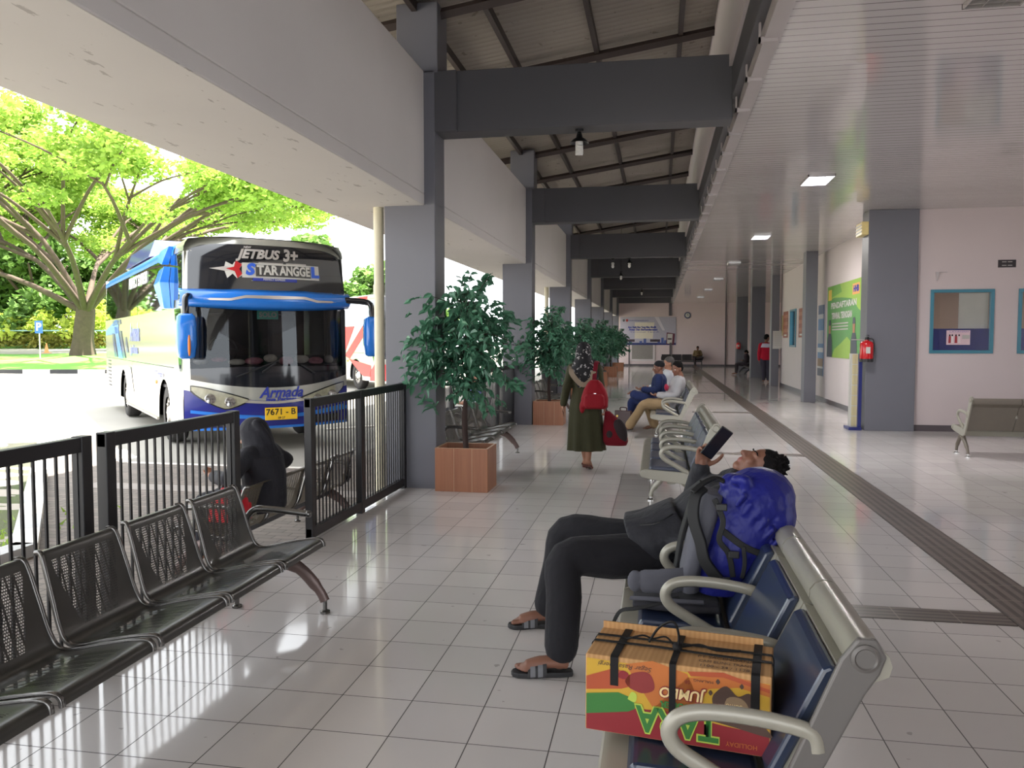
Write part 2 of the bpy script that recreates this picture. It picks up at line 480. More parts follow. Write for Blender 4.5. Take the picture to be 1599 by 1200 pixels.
# wall strip above the ceiling edge, its dark ring beam and the ceiling edge profile
struct('wall_upper', MB().box(0.66, -8, 4.30, 0.76, 50.5, 5.75), M['wall_white'])
struct('beam_ring', MB().box(0.69, -8, 3.98, 0.84, 50.5, 4.34), M['dgrey'])
ed = MB().box(0.76, -8, 3.86, 0.80, 50.5, 3.99).box(0.80, -8, 3.86, 0.88, 50.5, 3.90).box(0.835, -8, 3.90, 0.86, 50.5, 3.98)
struct('trim_3', ed, M['alu'])
brk = MB()
for i in range(56):
    y = -2 + i * 0.93
    brk.box(0.72, y, 3.835, 0.86, y + 0.04, 3.872); brk.box(0.72, y, 3.835, 0.735, y + 0.04, 4.0)
struct('trim_4', brk, M['alu'])
# sloping corrugated roof with its purlins and rafters
def roof_z(x): return 5.13 + 0.15 * (x + 2.3)
n = 900
rf = MB()
def rp(u, v):
    y = -8 + v * 59.0; x = -6.8 + u * 7.5  # hidden outer eave, with its purlins and rafters, added to shade the paving
    return (x, y, roof_z(x) + 0.075 + 0.014 * math.sin(y * 2 * math.pi / 0.13))
rf.grid(rp, 1, 59 * 8 * 6)
struct('roof', rf, M['roof'], solid=0.008)
pu = MB()
for x in (-6.7, -5.6, -4.6, -3.4, -2.55, -1.86, -0.82, 0.24):
    pu.box(x - 0.03, -8, roof_z(x) - 0.05, x + 0.03, 50.4, roof_z(x) + 0.055)
struct('roof_purlins', pu, M['steel_dark'])
ra = MB()
for i in range(-3, 20):
    y = 8.42 + i * 2.207
    if y < -7: continue
    ra.tube([(-6.75, y, roof_z(-6.75) - 0.07), (0.68, y, roof_z(0.68) - 0.07)], 0.05, 4, flat=(1.2, 0.9, (0, 0, 1)))
struct('roof_rafters', ra, M['steel_dark'])
# columns on the right
for i, (x0, x1, y0, y1, h) in enumerate(((3.60, 4.42, 15.0, 15.46, ZC), (3.70, 3.99, 21.6, 22.05, ZC), (3.87, 4.13, 29.1, 29.5, ZC), (3.9, 4.46, 35.5, 36.05, ZC), (4.03, 4.6, 43.5, 44.05, ZC))):
    struct('column_right', MB().box(x0, y0, 0, x1, y1, h), M['grey'], bevel=0.01)
# windows of the office
M['teal'] = P('teal_painted_frame', (58, 120, 140), 0.35, var=0.08)
M['office'] = P('office_back_wall', (150, 128, 112), 0.7, var=0.1, scale=2)
def glass_mat(name, tint, rough=0.02, op=0.5):
    m, k, b = base_mat(name); out = k.n['Material Output']; k.n.remove(b)
    tr = k.new('ShaderNodeBsdfTransparent'); tr.inputs[0].default_value = tuple(tint) + (1,)
    gl = k.new('ShaderNodeBsdfGlossy'); gl.inputs['Roughness'].default_value = rough; gl.inputs['Color'].default_value = (0.8, 0.84, 0.88, 1)
    fr = k.new('ShaderNodeFresnel'); fr.inputs['IOR'].default_value = 1.5
    mx = k.new('ShaderNodeMixShader'); k.l.new(k.m('MULTIPLY_ADD', fr.outputs[0], 1.0, op * 0.1, clamp=True), mx.inputs[0])
    k.l.new(tr.outputs[0], mx.inputs[1]); k.l.new(gl.outputs[0], mx.inputs[2]); k.l.new(mx.outputs[0], out.inputs[0])
    return m
M['glass'] = glass_mat('window_glass', (0.95, 0.95, 0.94))
M['blue_film'] = P('blue_window_film', (28, 52, 150), 0.3, var=0.05)
M['curtain'] = P('white_board', (236, 232, 224), 0.6, var=0.06)
def office_window(n, x0, x1):
    z0, z1 = 1.37, 2.48; f = 0.055
    fr = MB(); y0, y1 = 15.075, 15.16
    fr.box(x0, y0, z0, x1, y1, z0 + f).box(x0, y0, z1 - f, x1, y1, z1).box(x0, y0, z0 + f, x0 + f, y1, z1 - f).box(x1 - f, y0, z0 + f, x1, y1, z1 - f)
    w = struct('window_%d' % n, fr, M['teal'], bevel=0.004)
    MB().box(x0 + f, 15.115, z0 + f, x1 - f, 15.121, z1 - f).build('pane', M['glass'], w)
    MB().box(x0 + f, 15.13, z0 + f, x1 - f, 15.136, z0 + 0.43).build('window_film', M['blue_film'], w)
    return w
office_window(1, 4.66, 5.68); office_window(2, 6.06, 7.08)
f3 = MB(); 
for (a, b, c, d) in ((26.15, 27.3, 1.38, 1.44), (26.15, 27.3, 2.52, 2.58), (26.15, 26.25, 1.44, 2.52), (27.2, 27.3, 1.44, 2.52)): f3.box(4.19, a, c, 4.30, b, d)
w3 = struct('window_3', f3, M['teal'])
MB().box(4.255, 26.25, 1.44, 4.262, 27.2, 2.52).build('pane', M['glass'], w3)
struct('wall_office_back', MB().box(4.5, 16.6, 0, 9.0, 16.7, ZC).box(7.9, 15.25, 0, 8.0, 16.6, ZC), M['office'])
# ---------------------------------------------------------------- ground outside
GZ = -0.18
struct('ground', MB().box(-140, -60, GZ - 0.4, -2.8, 200, GZ - 0.012).box(-2.8, 50.7, GZ - 0.4, 60, 200, GZ - 0.012), M['road'])
K1 = (-5.05, 5.75); K2 = (-10.45, 12.3)
isl = [(-2.8, -8), (-2.8, 50), (-4.6, 50), (-4.6, 10.35), (-7.55, 10.4), (-9.45, 12.45), (-10.1, 13.2), (-10.75, 13.4), K2, K1, (-5.05, -8)]
struct('paving_island', MB().prism(isl, GZ - 0.3, GZ), M['paving'])
struct('paving_strip', MB().box(-6.9, 8.5, GZ - 0.1, -2.82, 8.85, GZ + 0.004), P('pale_concrete_strip', (150, 142, 136), 0.85, var=0.15))
M['asphalt'] = P('dark_bay_asphalt', (92, 88, 88), 0.85, var=0.2, scale=3)
import numpy as _np
# ---------------------------------------------------------------- verge, kerbs, trees beyond the yard
FW = Vector((-math.sin(R(10.344)), math.cos(R(10.344)), 0)); RT = Vector((math.cos(R(10.344)), math.sin(R(10.344)), 0))
def yard(l, d, z=0.0):
    """yard frame: l metres to the right of the camera's line of sight, d metres ahead"""
    p = RT * l + FW * d; return Vector((p.x, p.y, z))
def kerb_run(name, pts, w, h, z0, seg, label=None):
    mb = MB(); k = 0
    for a, b in zip(pts[:-1], pts[1:]):
        a = Vector(a); b = Vector(b); d = (b - a); n = max(1, int(d.length / seg)); d /= n
        s = Vector((-d.y, d.x, 0)).normalized() * w
        for i in range(n):
            p = a + d * i; q = p + d * 0.985
            mb.prism([(p.x, p.y), (q.x, q.y), (q.x + s.x, q.y + s.y), (p.x + s.x, p.y + s.y)], z0 - 0.3, z0 + h, 'z', k % 2); k += 1
    return mb
verge = MB()
prof = [(43.2, -0.02), (46, 0.10), (52, 0.27), (60, 0.42), (66, 0.50)]
verge.grid(lambda u, v: yard(-80 + 70 * u, prof[int(round(v * 4))][0], prof[int(round(v * 4))][1] + 0.06 * math.sin(u * 40 + v * 7)), 60, 4)
o = struct('verge', verge, M['grass'])
lane = MB(); lane.grid(lambda u, v: yard(-90 + 76 * u, 65.8 + 14 * v, 0.46 + 0.28 * v), 4, 2); struct('far_lane', lane, M['road'])
bank = MB(); bank.grid(lambda u, v: yard(-110 + 96 * u, 79.5 + 40 * v, 0.72 + 1.6 * v), 6, 6); struct('far_bank', bank, M['grass'])
struct('verge_kerb', kerb_run('k', [yard(-75, 42.9), yard(-10, 42.9)], 0.35, 0.2, GZ, 1.45), [M['kerb_black'], M['kerb']])
struct('island_kerb', kerb_run('k', [(-5.02, 3.0), (-5.05, 5.75), (-10.45, 12.3)], 0.2, 0.10, GZ, 0.62), [M['kerb'], P('pale_grey_kerb', (186, 186, 186), 0.8, var=0.15)])
struct('bay_line', kerb_run('k', [(-7.55, 10.4), (-9.45, 12.45)], 0.14, 0.012, GZ, 30).box(-7.55, 10.33, GZ - 0.05, -4.6, 10.4, GZ + 0.01), [M['kerb'], M['kerb']])
struct('bay_line_far', kerb_run('k', [(-4.8, 16.9), (-6.6, 15.0)], 0.14, 0.012, GZ, 30), [M['kerb'], M['kerb']])

def leaf_mat(name, a, b, tr=0.35, rough=0.6):
    m, k, bs = base_mat(name); out = k.n['Material Output']
    oi = k.obj()[0]
    c = k.mix(k.noise(oi, 0.9, 3), lin(a), lin(b))
    k.l.new(c, bs.inputs['Base Color']); bs.inputs['Roughness'].default_value = rough; bs.inputs['Specular IOR Level'].default_value = 0.3
    t = k.new('ShaderNodeBsdfTranslucent'); k.l.new(c, t.inputs[0])
    mx = k.new('ShaderNodeMixShader'); mx.inputs[0].default_value = tr
    k.l.new(bs.outputs[0], mx.inputs[1]); k.l.new(t.outputs[0], mx.inputs[2]); k.l.new(mx.outputs[0], out.inputs[0])
    return m
M['leaf_sun'] = leaf_mat('rain_tree_leaves', (96, 138, 58), (168, 190, 84), 0.4)
M['leaf_dark'] = leaf_mat('dense_tree_leaves', (58, 98, 52), (120, 150, 70), 0.3)
M['leaf_lime'] = leaf_mat('lime_bush_leaves', (150, 178, 70), (206, 214, 100), 0.4)
M['leaf_hedge'] = leaf_mat('olive_hedge_leaves', (98, 112, 52), (172, 164, 74), 0.3)
M['bark'] = P('grey_brown_bark', (74, 61, 52), 0.9, var=0.35, scale=4, bump=0.5, bscale=12)
def foliage(name, clusters, count, size, mat, parent=None, seed=1, droop=0.0):
    rs = np.random.RandomState(seed); V = []; F = []
    w = np.array([c[1][0] ** 2 for c in clusters]); w = w / w.sum()
    for (c, r), k in zip(clusters, (w * count).astype(int) + 1):
        d = rs.normal(size=(k, 3)); d /= np.linalg.norm(d, axis=1)[:, None]; d *= (rs.rand(k, 1) ** 0.45)
        p = np.array(c) + d * np.array(r)
        a = rs.normal(size=(k, 3)); a[:, 2] *= 0.5; a /= np.linalg.norm(a, axis=1)[:, None]
        b = rs.normal(size=(k, 3)); b -= a * (a * b).sum(1)[:, None]; b /= np.linalg.norm(b, axis=1)[:, None]
        s = size * (0.6 + 0.8 * rs.rand(k, 1)); a = a * s; b = b * s * 0.55
        o = len(V)
        q = np.stack([p - a, p + b, p + a, p - b], 1).reshape(-1, 3)
        V.extend(q.tolist()); F.extend([[o + 4 * i, o + 4 * i + 1, o + 4 * i + 2, o + 4 * i + 3] for i in range(k)])
    mb = MB(); mb.v = V; mb.f = F; mb.m = [0] * len(F)
    return mb.build(name, mat, parent, fix=False)
def branch_tree(rnd, base, h0, limbs, spread, top, r0, lean=0.0):
    """trunk and forking limbs; returns tubes and end points"""
    tubes = []; ends = []
    fork = base + Vector((lean, 0, h0))
    tubes.append(([base - Vector((0, 0, 0.3)), base + Vector((lean * 0.2, 0, h0 * 0.35)), fork], [r0 * 1.35, r0 * 0.95, r0 * 0.85]))
    for i in range(limbs):
        a = 2 * math.pi * (i + rnd.uniform(-0.25, 0.25)) / limbs
        rr = spread * rnd.uniform(0.45, 1.0); zt = top * rnd.uniform(0.50, 0.85)
        mid = fork + Vector((math.cos(a) * rr * 0.26, math.sin(a) * rr * 0.26, (zt - h0) * 0.55))
        end = base + Vector((math.cos(a) * rr * 0.62, math.sin(a) * rr * 0.62, zt))
        tubes.append(([fork - Vector((0, 0, 0.4)), mid, end], [r0 * 0.36, r0 * 0.22, r0 * 0.09])); ends.append(end)
        for j in range(5):
            b = a + rnd.uniform(-0.85, 0.85); s = mid.lerp(end, rnd.uniform(0.0, 0.8)); l = spread * rnd.uniform(0.25, 0.5)
            e = s + Vector((math.cos(b) * l, math.sin(b) * l, (top - s.z + base.z) * rnd.uniform(0.3, 0.75)))
            m_ = s.lerp(e, 0.5) + Vector((0, 0, 0.5))
            tubes.append(([s, m_, e], [r0 * 0.2, r0 * 0.13, r0 * 0.06])); ends.append(e)
            for q in range(2):
                c = b + rnd.uniform(-0.9, 0.9); s2 = m_.lerp(e, rnd.random()); l2 = l * rnd.uniform(0.4, 0.8)
                e2 = s2 + Vector((math.cos(c) * l2, math.sin(c) * l2, rnd.uniform(0.5, 2.2)))
                tubes.append(([s2, s2.lerp(e2, 0.5) + Vector((0, 0, 0.3)), e2], [r0 * 0.1, r0 * 0.07, r0 * 0.03])); ends.append(e2)
    return tubes, ends
def big_tree(loc, h0, limbs, spread, top, r0, seed, count, label, lean=0.0, mat='leaf_sun', size=0.34, group=None):
    rnd = random.Random(seed); t = thing('rain_tree', loc, 0, label, 'tree', group)
    tubes, ends = branch_tree(rnd, Vector((0, 0, 0)), h0, limbs, spread, top, r0, lean)
    mb = MB()
    for p, r in tubes: mb.tube(arc(p, 4), [x for i in range(2) for x in [r[i] + (r[i + 1] - r[i]) * k / 4 for k in range(4)]] + [r[2]], 7)
    mb.build('trunk', M['bark'], t, smooth=60)
    cl = []
    for e in ends:
        s = rnd.uniform(1.5, 2.9); cl.append(((e.x, e.y, e.z + 0.3), (s, s, s * 0.42)))
    foliage('foliage', cl, count, size, M[mat], t, seed)
    return t
def mass_tree(name, loc, h, w, seed, mat, label, cat, group, count, size):
    rnd = random.Random(seed); t = thing(name, loc, 0, label, cat, group)
    mb = MB(); mb.tube([(0, 0, -0.3), (0.2, 0, h * 0.3), (0.1, 0.1, h * 0.7)], [w * 0.05, w * 0.04, w * 0.015], 7)
    for i in range(6):
        a = i * 1.05; mb.tube([(0.2, 0, h * 0.25), (math.cos(a) * w * 0.3, math.sin(a) * w * 0.3, h * 0.65)], [w * 0.02, w * 0.008], 5)
    mb.build('trunk', M['bark'], t, smooth=60)
    cl = []
    for i in range(26):
        a = rnd.uniform(0, 6.28); q = rnd.random() ** 0.6; z = rnd.uniform(0.16, 0.9); wd = w * 0.5 * math.sin(math.pi * min(1, 0.25 + z * 0.75)) 
        s = w * rnd.uniform(0.12, 0.22); cl.append(((math.cos(a) * q * wd, math.sin(a) * q * wd, h * z), (s, s, s * 0.7)))
    foliage('foliage', cl, count, size, M[mat], t, seed)
    return t
big_tree(yard(-32.2, 60, 0.40), 3.6, 12, 21.0, 15.0, 0.8, 5, 120000, 'huge spreading rain tree with forking limbs on the grass verge behind the parked bus', 0.4, size=0.19)
big_tree(yard(-47, 66, 0.5), 4.5, 10, 16.0, 18.0, 0.7, 11, 60000, 'rain tree at the far left whose crown rises highest under the eaves beam', -0.5, size=0.21)
for i, (l, d, h, w) in enumerate(((-62, 92, 15, 16), (-52, 88, 13, 13), (-43, 95, 15, 15), (-34, 90, 12, 13), (-25, 98, 13, 15), (-14, 100, 11, 13), (-74, 95, 17, 18))):
    mass_tree('dense_tree', yard(l, d, 1.2), h, w, 30 + i, 'leaf_dark', 'dense green tree in the wooded bank beyond the hedge', 'tree', 'trees on the wooded bank', 9000, 0.42)
for i, (l, d, h, w) in enumerate(((-56, 82, 4.6, 9), (-49, 83, 4.2, 7), (-43.5, 82, 4.8, 7), (-37, 83, 4.0, 7), (-31, 82, 4.4, 8), (-24, 84, 3.8, 7), (-64, 83, 5, 9))):
    mass_tree('lime_bush', yard(l, d, 1.0), h, w, 60 + i, 'leaf_lime', 'sunlit lime green bush rising behind the hedge', 'bush', 'lime green bushes behind the hedge', 1700, 0.3)
hd = thing('hedge', yard(-45, 80.5, 0.8), R(10.344), 'clipped olive hedge under a pale rail along the far lane', 'hedge')
foliage('foliage', [((x, 0, 0.75), (0.9, 0.5, 0.8)) for x in np.arange(-32, 36, 1.1)], 9000, 0.22, M['leaf_hedge'], hd, 5)
MB().tube([(-33, -0.3, 1.75), (36, -0.3, 1.75)], 0.07, 6).build('rail', P('pale_teal_rail', (150, 190, 190), 0.5), hd)
# parking sign and cone on the verge
sg = thing('parking_sign', yard(-33.0, 56, 0.36), R(10.3), 'small blue parking sign with white letter on a thin pole in the verge', 'sign')
MB().tube([(0, 0, -0.2), (0, 0, 2.5)], 0.045, 8).build('pole', M['alu'], sg)
MB().cbox((0, -0.06, 2.15), (0.54, 0.03, 0.86)).build('sign_plate', P('sign_blue', (36, 92, 190), 0.4), sg, bevel=0.008)
lettering('letter', 'P', 0.75, M['white_plastic'], sg, Matrix.Translation((0, -0.08, 2.15)) @ Matrix.Rotation(R(90), 4, 'X'), bold=0.02)
cn = thing('traffic_cone', yard(-39.5, 68, 0.5), 0, 'faded orange traffic cone standing on the far lane', 'cone')
MB().lathe([(0.2, 0.04), (0.17, 0.1), (0.04, 0.85), (0.0, 0.87)], n=14).box(-0.26, -0.26, 0, 0.26, 0.26, 0.05).build('cone_body', P('cone_orange', (226, 150, 90), 0.6), cn)
MB().lathe([(0.136, 0.32), (0.118, 0.32), (0.083, 0.54), (0.1, 0.54)], n=14, caps=False).build('cone_band', M['white_plastic'], cn)
# wet gutter with grass left of the island
def puddle():
    m, k, b = base_mat('wet_gutter_concrete'); pos = k.pos()[0]
    w = k.m('GREATER_THAN', k.noise(k.vmul(pos, 0.7, 1.6, 1), 1.4, 3), 0.47)
    k.l.new(k.mix(w, lin((150, 142, 130)), lin((96, 96, 90))), b.inputs['Base Color'])
    k.l.new(k.m('MULTIPLY_ADD', w, -0.7, 0.78), b.inputs['Roughness']); return m
struct('gutter', MB().prism([(-5.25, -8), (-5.25, 5.8), (-10.6, 12.3), (-13.5, 10.6), (-9, -8)], GZ - 0.15, GZ - 0.005), puddle())
gr = thing('grass_tuft', (-5.95, 4.6, GZ), 0, 'patch of low green weeds growing beside the wet gutter behind the fence', 'grass')
def blades():
    rs = random.Random(4); mb = MB()
    for i in range(2600):
        x = rs.gauss(0, 0.75); y = rs.gauss(0, 0.9)
        if x > 0.55: continue
        h = rs.uniform(0.02, 0.07); a = rs.uniform(0, 6.28); dx, dy = math.cos(a) * 0.02, math.sin(a) * 0.02; lx, ly = rs.uniform(-.05, .05), rs.uniform(-.05, .05)
        mb.add([(x - dx, y - dy, 0), (x + dx, y + dy, 0), (x + lx, y + ly, h)], [(0, 1, 2)])
    return mb
g2 = blades().build('grass_blades', M['leaf_sun'], gr, fix=False); g2['kind'] = 'stuff'
# ---------------------------------------------------------------- the parked coach
BW, BL, BH = 2.65, 11.0, 3.40
M['bus_white'] = P('bus_silver_white_lacquer', (186, 186, 178), 0.14, metal=0.45, spec=0.6, var=0.03, coat=0.4)
M['bus_blue'] = P('bus_sky_blue_lacquer', (36, 116, 210), 0.22, var=0.06, coat=0.5)
M['bus_navy'] = P('bus_deep_blue_lacquer', (24, 32, 124), 0.18, var=0.06, coat=0.5)
M['bus_black'] = P('bus_black_gloss', (24, 26, 32), 0.1, var=0.1, coat=0.5)
M['bus_glass'] = glass_mat('dark_tinted_side_glass', (0.10, 0.16, 0.13), 0.02, 1.2)
M['bus_windshield'] = glass_mat('windshield_glass', (0.5, 0.53, 0.55), 0.01, 0.0)
M['bus_upper_glass'] = P('smoked_upper_windshield', (30, 32, 38), 0.08, var=0.15, scale=1.5, coat=0.6)
M['tyre'] = P('tyre_rubber', (38, 36, 36), 0.85, var=0.2)
M['rim'] = P('silver_wheel_rim', (196, 192, 186), 0.35, metal=0.6)
M['silver'] = P('satin_silver_trim', (190, 184, 176), 0.3, metal=0.5)
M['lamp_glass'] = P('headlamp_lens', (150, 147, 126), 0.1, var=0.4, scale=14, coat=0.8)
M['amber'] = P('amber_lens', (216, 120, 40), 0.25)
M['plate_y'] = P('yellow_number_plate', (236, 190, 40), 0.4, var=0.04)
M['decal_white'] = P('white_decal', (196, 194, 188), 0.4, var=0.02)
M['decal_grey'] = P('grey_decal', (172, 166, 162), 0.4, var=0.02)
M['decal_blue'] = P('blue_decal', (44, 92, 206), 0.4, var=0.02)
M['decal_navy'] = P('navy_decal', (40, 54, 150), 0.4, var=0.02)
M['decal_red'] = P('red_decal', (176, 16, 26), 0.4, var=0.02)
M['seat_blue'] = P('bus_seat_fabric', (44, 60, 128), 0.8, var=0.2)
M['curtain_grey'] = P('bus_curtain', (150, 140, 128), 0.85, var=0.1)
M['bus_dark'] = P('bus_interior', (46, 46, 52), 0.7)

def bfront(u, z, off=0.0):
    """point on the bulging front: u 0..1 across, z above ground"""
    t = abs(2 * u - 1)
    lean = 0.0
    if z > 2.45: lean = 0.10 * ((z - 2.45) / 0.9) + 0.25 * max(0, (z - 3.12) / 0.28) ** 2
    elif z > 1.25: lean = 0.05 * (z - 1.25)
    if z < 0.9: lean += 0.05 * ((0.9 - z) / 0.5) ** 2
    bulge = 0.34 * (1 - t ** 2.4)
    side = 0.0
    inset = 0.05 * max(0, (z - 2.3) / 1.1)                     # tumblehome
    x = inset + u * (BW - 2 * inset)
    if z > 3.1: x = BW / 2 + (x - BW / 2) * (1 - 0.10 * ((z - 3.1) / 0.3) ** 2)
    y = 0.12 - bulge + lean - off
    return Vector((x, y, z))
def fpatch(lo, hi, u0=0.0, u1=1.0, nu=28, nv=5, off=0.0):
    lo_ = lo if callable(lo) else (lambda u: lo); hi_ = hi if callable(hi) else (lambda u: hi)
    def fn(a, b):
        u = u0 + (u1 - u0) * a
        return bfront(u, lo_(u) + (hi_(u) - lo_(u)) * b, off)
    return MB().grid(fn, nu, nv)
def wheel(mb, mr, x, y, z, r, w, side):
    """tyre lathe around x axis"""
    Mx = Matrix.Translation((x, y, z)) @ Matrix.Rotation(R(90), 4, 'Y')
    pr = [(r * 0.58, -w / 2), (r * 0.93, -w / 2), (r, -w / 2 + 0.04), (r, w / 2 - 0.04), (r * 0.93, w / 2), (r * 0.58, w / 2)]
    n = 28
    rings = [[Mx @ Vector((q * math.cos(2 * math.pi * j / n), q * math.sin(2 * math.pi * j / n), a)) for j in range(n)] for q, a in pr]
    mb.loft(rings, 0, caps=False)
    s = side * (w / 2 - 0.03)
    pr2 = [(r * 0.60, s), (r * 0.56, s - side * 0.06), (r * 0.3, s - side * 0.02), (r * 0.22, s + side * 0.03), (0.001, s + side * 0.03)]
    rings = [[Mx @ Vector((q * math.cos(2 * math.pi * j / n), q * math.sin(2 * math.pi * j / n), a)) for j in range(n)] for q, a in pr2]
    mr.loft(rings, 0, caps=False)
    for j in range(8):
        a = 2 * math.pi * j / 8
        c = Mx @ Vector((r * 0.42 * math.cos(a), r * 0.42 * math.sin(a), s)); mr.ball(c, 0.025, 6, 4)
AX = (1.9, 7.45)      # wheel positions along the body
def zskirt(y):
    for a in AX:
        d = abs(y - a)
        if d < 0.60: return max(0.36, 0.5 + math.sqrt(max(0, 0.60 ** 2 - d * d)))
    return 0.36
def side_point(side, y, z, off=0.0):
    inset = 0.05 * max(0, (z - 2.3) / 1.1)
    if z > 3.2: inset += 0.10 * ((z - 3.2) / 0.2) ** 2
    return Vector((inset - off, y, z)) if side < 0 else Vector((BW - inset + off, y, z))
def spatch(side, y0, y1, lo, hi, ny, nz, off=0.0, mb=None):
    lo_ = lo if callable(lo) else (lambda y: lo); hi_ = hi if callable(hi) else (lambda y: hi)
    mb = mb or MB()
    mb.grid(lambda a, b: side_point(side, y0 + (y1 - y0) * a, lo_(y0 + (y1 - y0) * a) + (hi_(y0 + (y1 - y0) * a) - lo_(y0 + (y1 - y0) * a)) * b, off), ny, nz)
    return mb
def coach(loc, rz, label, full=True, body='bus_white', paint=None):
    b = thing('coach_bus', loc, rz, label, 'bus')
    body_mb = MB()
    Y0, Y1 = 0.13, BL
    for s in (-1, 1):
        spatch(s, Y0, Y1, zskirt, 2.30, 150, 4, 0, body_mb)
        spatch(s, Y0, Y1, 2.30, 3.17, 2, 3, -0.012, body_mb)
        spatch(s, Y0, Y1, 3.17, 3.36, 2, 3, 0, body_mb)
    def roofp(u, v):
        p = side_point(-1, Y0 + (Y1 - Y0) * v, 3.36); q = side_point(1, Y0 + (Y1 - Y0) * v, 3.36)
        w = p.lerp(q, u); w.z = 3.36 + 0.07 * (1 - (2 * u - 1) ** 4); return w
    body_mb.grid(roofp, 10, 1)
    body_mb.grid(lambda u, v: (0.04 + u * (BW - 0.08), Y1, 0.36 + v * 3.0), 2, 4)
    body_mb.grid(lambda u, v: (0.04 + u * (BW - 0.08), Y0 + v * (Y1 - Y0), 0.42), 2, 2)
    body_mb.build('body', M[body], b, smooth=40, fix=False)
    ft = MB(); ft.grid(lambda a, c: bfront(a, 3.17 + 0.215 * c) if c < 1 else bfront(a, 3.385) + Vector((0, 0, 0.03)), 24, 4)
    ft.grid(lambda a, c: bfront(a, 3.385).lerp(Vector((0.16 + a * (BW - 0.32), 0.9, 3.43)), c) + Vector((0, 0, 0.03 * (1 - c))), 24, 3)
    ft.build('front_roof_cap', M[body], b, smooth=50)
    wl, wr = MB(), MB()
    for a in AX:
        for s, x in ((-1, 0.19), (1, BW - 0.19)): wheel(wl, wr, x, a, 0.5, 0.5, 0.28, s)
    for s, x in ((-1, 0.19), (1, BW - 0.19)):
        for a in AX:
            p, q = MB(), MB(); wheel(p, q, x, a, 0.5, 0.5, 0.28, s)
            t = p.build('tyre', M['tyre'], b, smooth=50); q.build('rim', M['rim'], t, smooth=50)
    for y_ in (1.2, 6.7): MB().box(0.1, y_, 0.34, BW - 0.1, y_ + 1.5, 1.2).build('wheel_housing', M['bus_dark'], b)
    # side windows with posts
    for s in (-1, 1):
        ys = [0.75, 1.7, 3.3, 4.9, 6.5, 8.1, 9.6, 10.75]
        for a, c in zip(ys[:-1], ys[1:]):
            g = spatch(s, a + 0.02, c - 0.02, (lambda y: 1.62 if (y < 1.75 and s > 0) else 2.30) if a < 1 else 2.30, 3.17, 3, 3, 0.008)
            g.build('side_window', M['bus_glass'], b, fix=False)
        spatch(s, 0.9, BL - 0.02, 3.16, 3.33, 3, 3, 0.012).build('roof_rail', M['bus_blue'] if full else M['decal_red'], b, fix=False)
        for y in (2.9, 4.6, 5.9):
            spatch(s, y, y + 0.012, 0.45, 1.3, 1, 2, 0.004).build('hatch_seam', M['bus_dark'], b, fix=False)
        spatch(s, 0.9, BL - 0.1, 1.32, 1.335, 2, 1, 0.004).build('body_seam', M['bus_dark'], b, fix=False)
        lo = MB(); lo.tube([side_point(s, 2.55, 0.36, 0.01), side_point(s, 6.8, 0.36, 0.01)], 0.025, 6); lo.build('sill_trim', M['silver'], b)
        MB().ball(side_point(s, 2.7, 1.02), (0.03, 0.07, 0.04)).build('side_marker_lamp', M['amber'], b, smooth=180)
    # cab side window (long slanting pane behind the front corner)
    for s in (-1, 1):
        q = [(0.22, 2.28), (0.72, 2.28), (0.45, 1.45), (0.22, 1.0)]
        g = MB(); g.add([side_point(s, y, z, 0.01) for y, z in q], [(0, 1, 2, 3)]); g.build('cab_window', M['bus_glass'], b, fix=False)
        q = [(0.2, 2.42), (0.2, 3.14), (0.74, 3.14), (0.74, 2.42)]
        g = MB(); g.add([side_point(s, y, z, 0.01) for y, z in q], [(0, 1, 2, 3)]); g.build('cab_window', M['bus_glass'], b, fix=False)
    # front, from the top down
    fpatch(2.52, lambda u: 3.30 - 0.16 * abs(2 * u - 1) ** 8, 0.025, 0.975, 36, 8, 0.012).build('upper_windshield', M['bus_upper_glass'] if full else M['bus_black'], b, smooth=180)
    fpatch(2.40, 3.17, 0, 0.03, 2, 6, 0.006).build('front_pillar', M[body], b, smooth=180); fpatch(2.40, 3.17, 0.97, 1, 2, 6, 0.006).build('front_pillar', M['bus_black'], b, smooth=180)
    fpatch(1.33, 2.36, 0.02, 0.98, 36, 8, 0.0).build('windshield', M['bus_windshield'], b, smooth=180, fix=False)
    for u in (0.0, 0.965): fpatch(1.05, 2.42, u, u + 0.035, 2, 6, 0.01).build('windshield_post', M['bus_black'] if u > 0.5 else M[body], b, smooth=180)
    fpatch(lambda u: 1.02 + 0.17 * abs(2 * u - 1) ** 2, lambda u: 1.36 - 0.03 * abs(2 * u - 1) ** 2, 0.0, 1.0, 32, 4, 0.008).build('cowl_panel', M['bus_black'], b, smooth=180)
    wb = lambda u: 0.80 + 0.20 * abs(2 * u - 1) ** 1.6
    fpatch(wb, lambda u: 1.02 + 0.17 * abs(2 * u - 1) ** 2, 0.0, 1.0, 32, 4, 0.014).build('front_panel', M[body], b, smooth=180)
    fpatch(0.36, lambda u: wb(u) + 0.005, 0.0, 1.0, 32, 6, 0.02).build('bumper', M['bus_navy'] if full else M['decal_red'], b, smooth=180)
    for s in (-1, 1):
        u0, u1 = (0.0, 0.02) if s < 0 else (0.98, 1.0)
        g = MB(); g.grid(lambda a, c: side_point(s, 0.14 - 0.02 + 0.45 * a, 0.36 + (0.62 - 0.3 * a) * c, 0.012), 2, 2)
        g.build('bumper_return', M['bus_navy'] if full else M['decal_red'], b, fix=False)
    if not full: return b
    fpatch(lambda u: 0.76 + 0.16 * abs(2 * u - 1) ** 1.6 - 0.0, lambda u: wb(u), 0.27, 0.73, 24, 2, 0.035).build('chrome_bar', M['silver'], b, smooth=180)
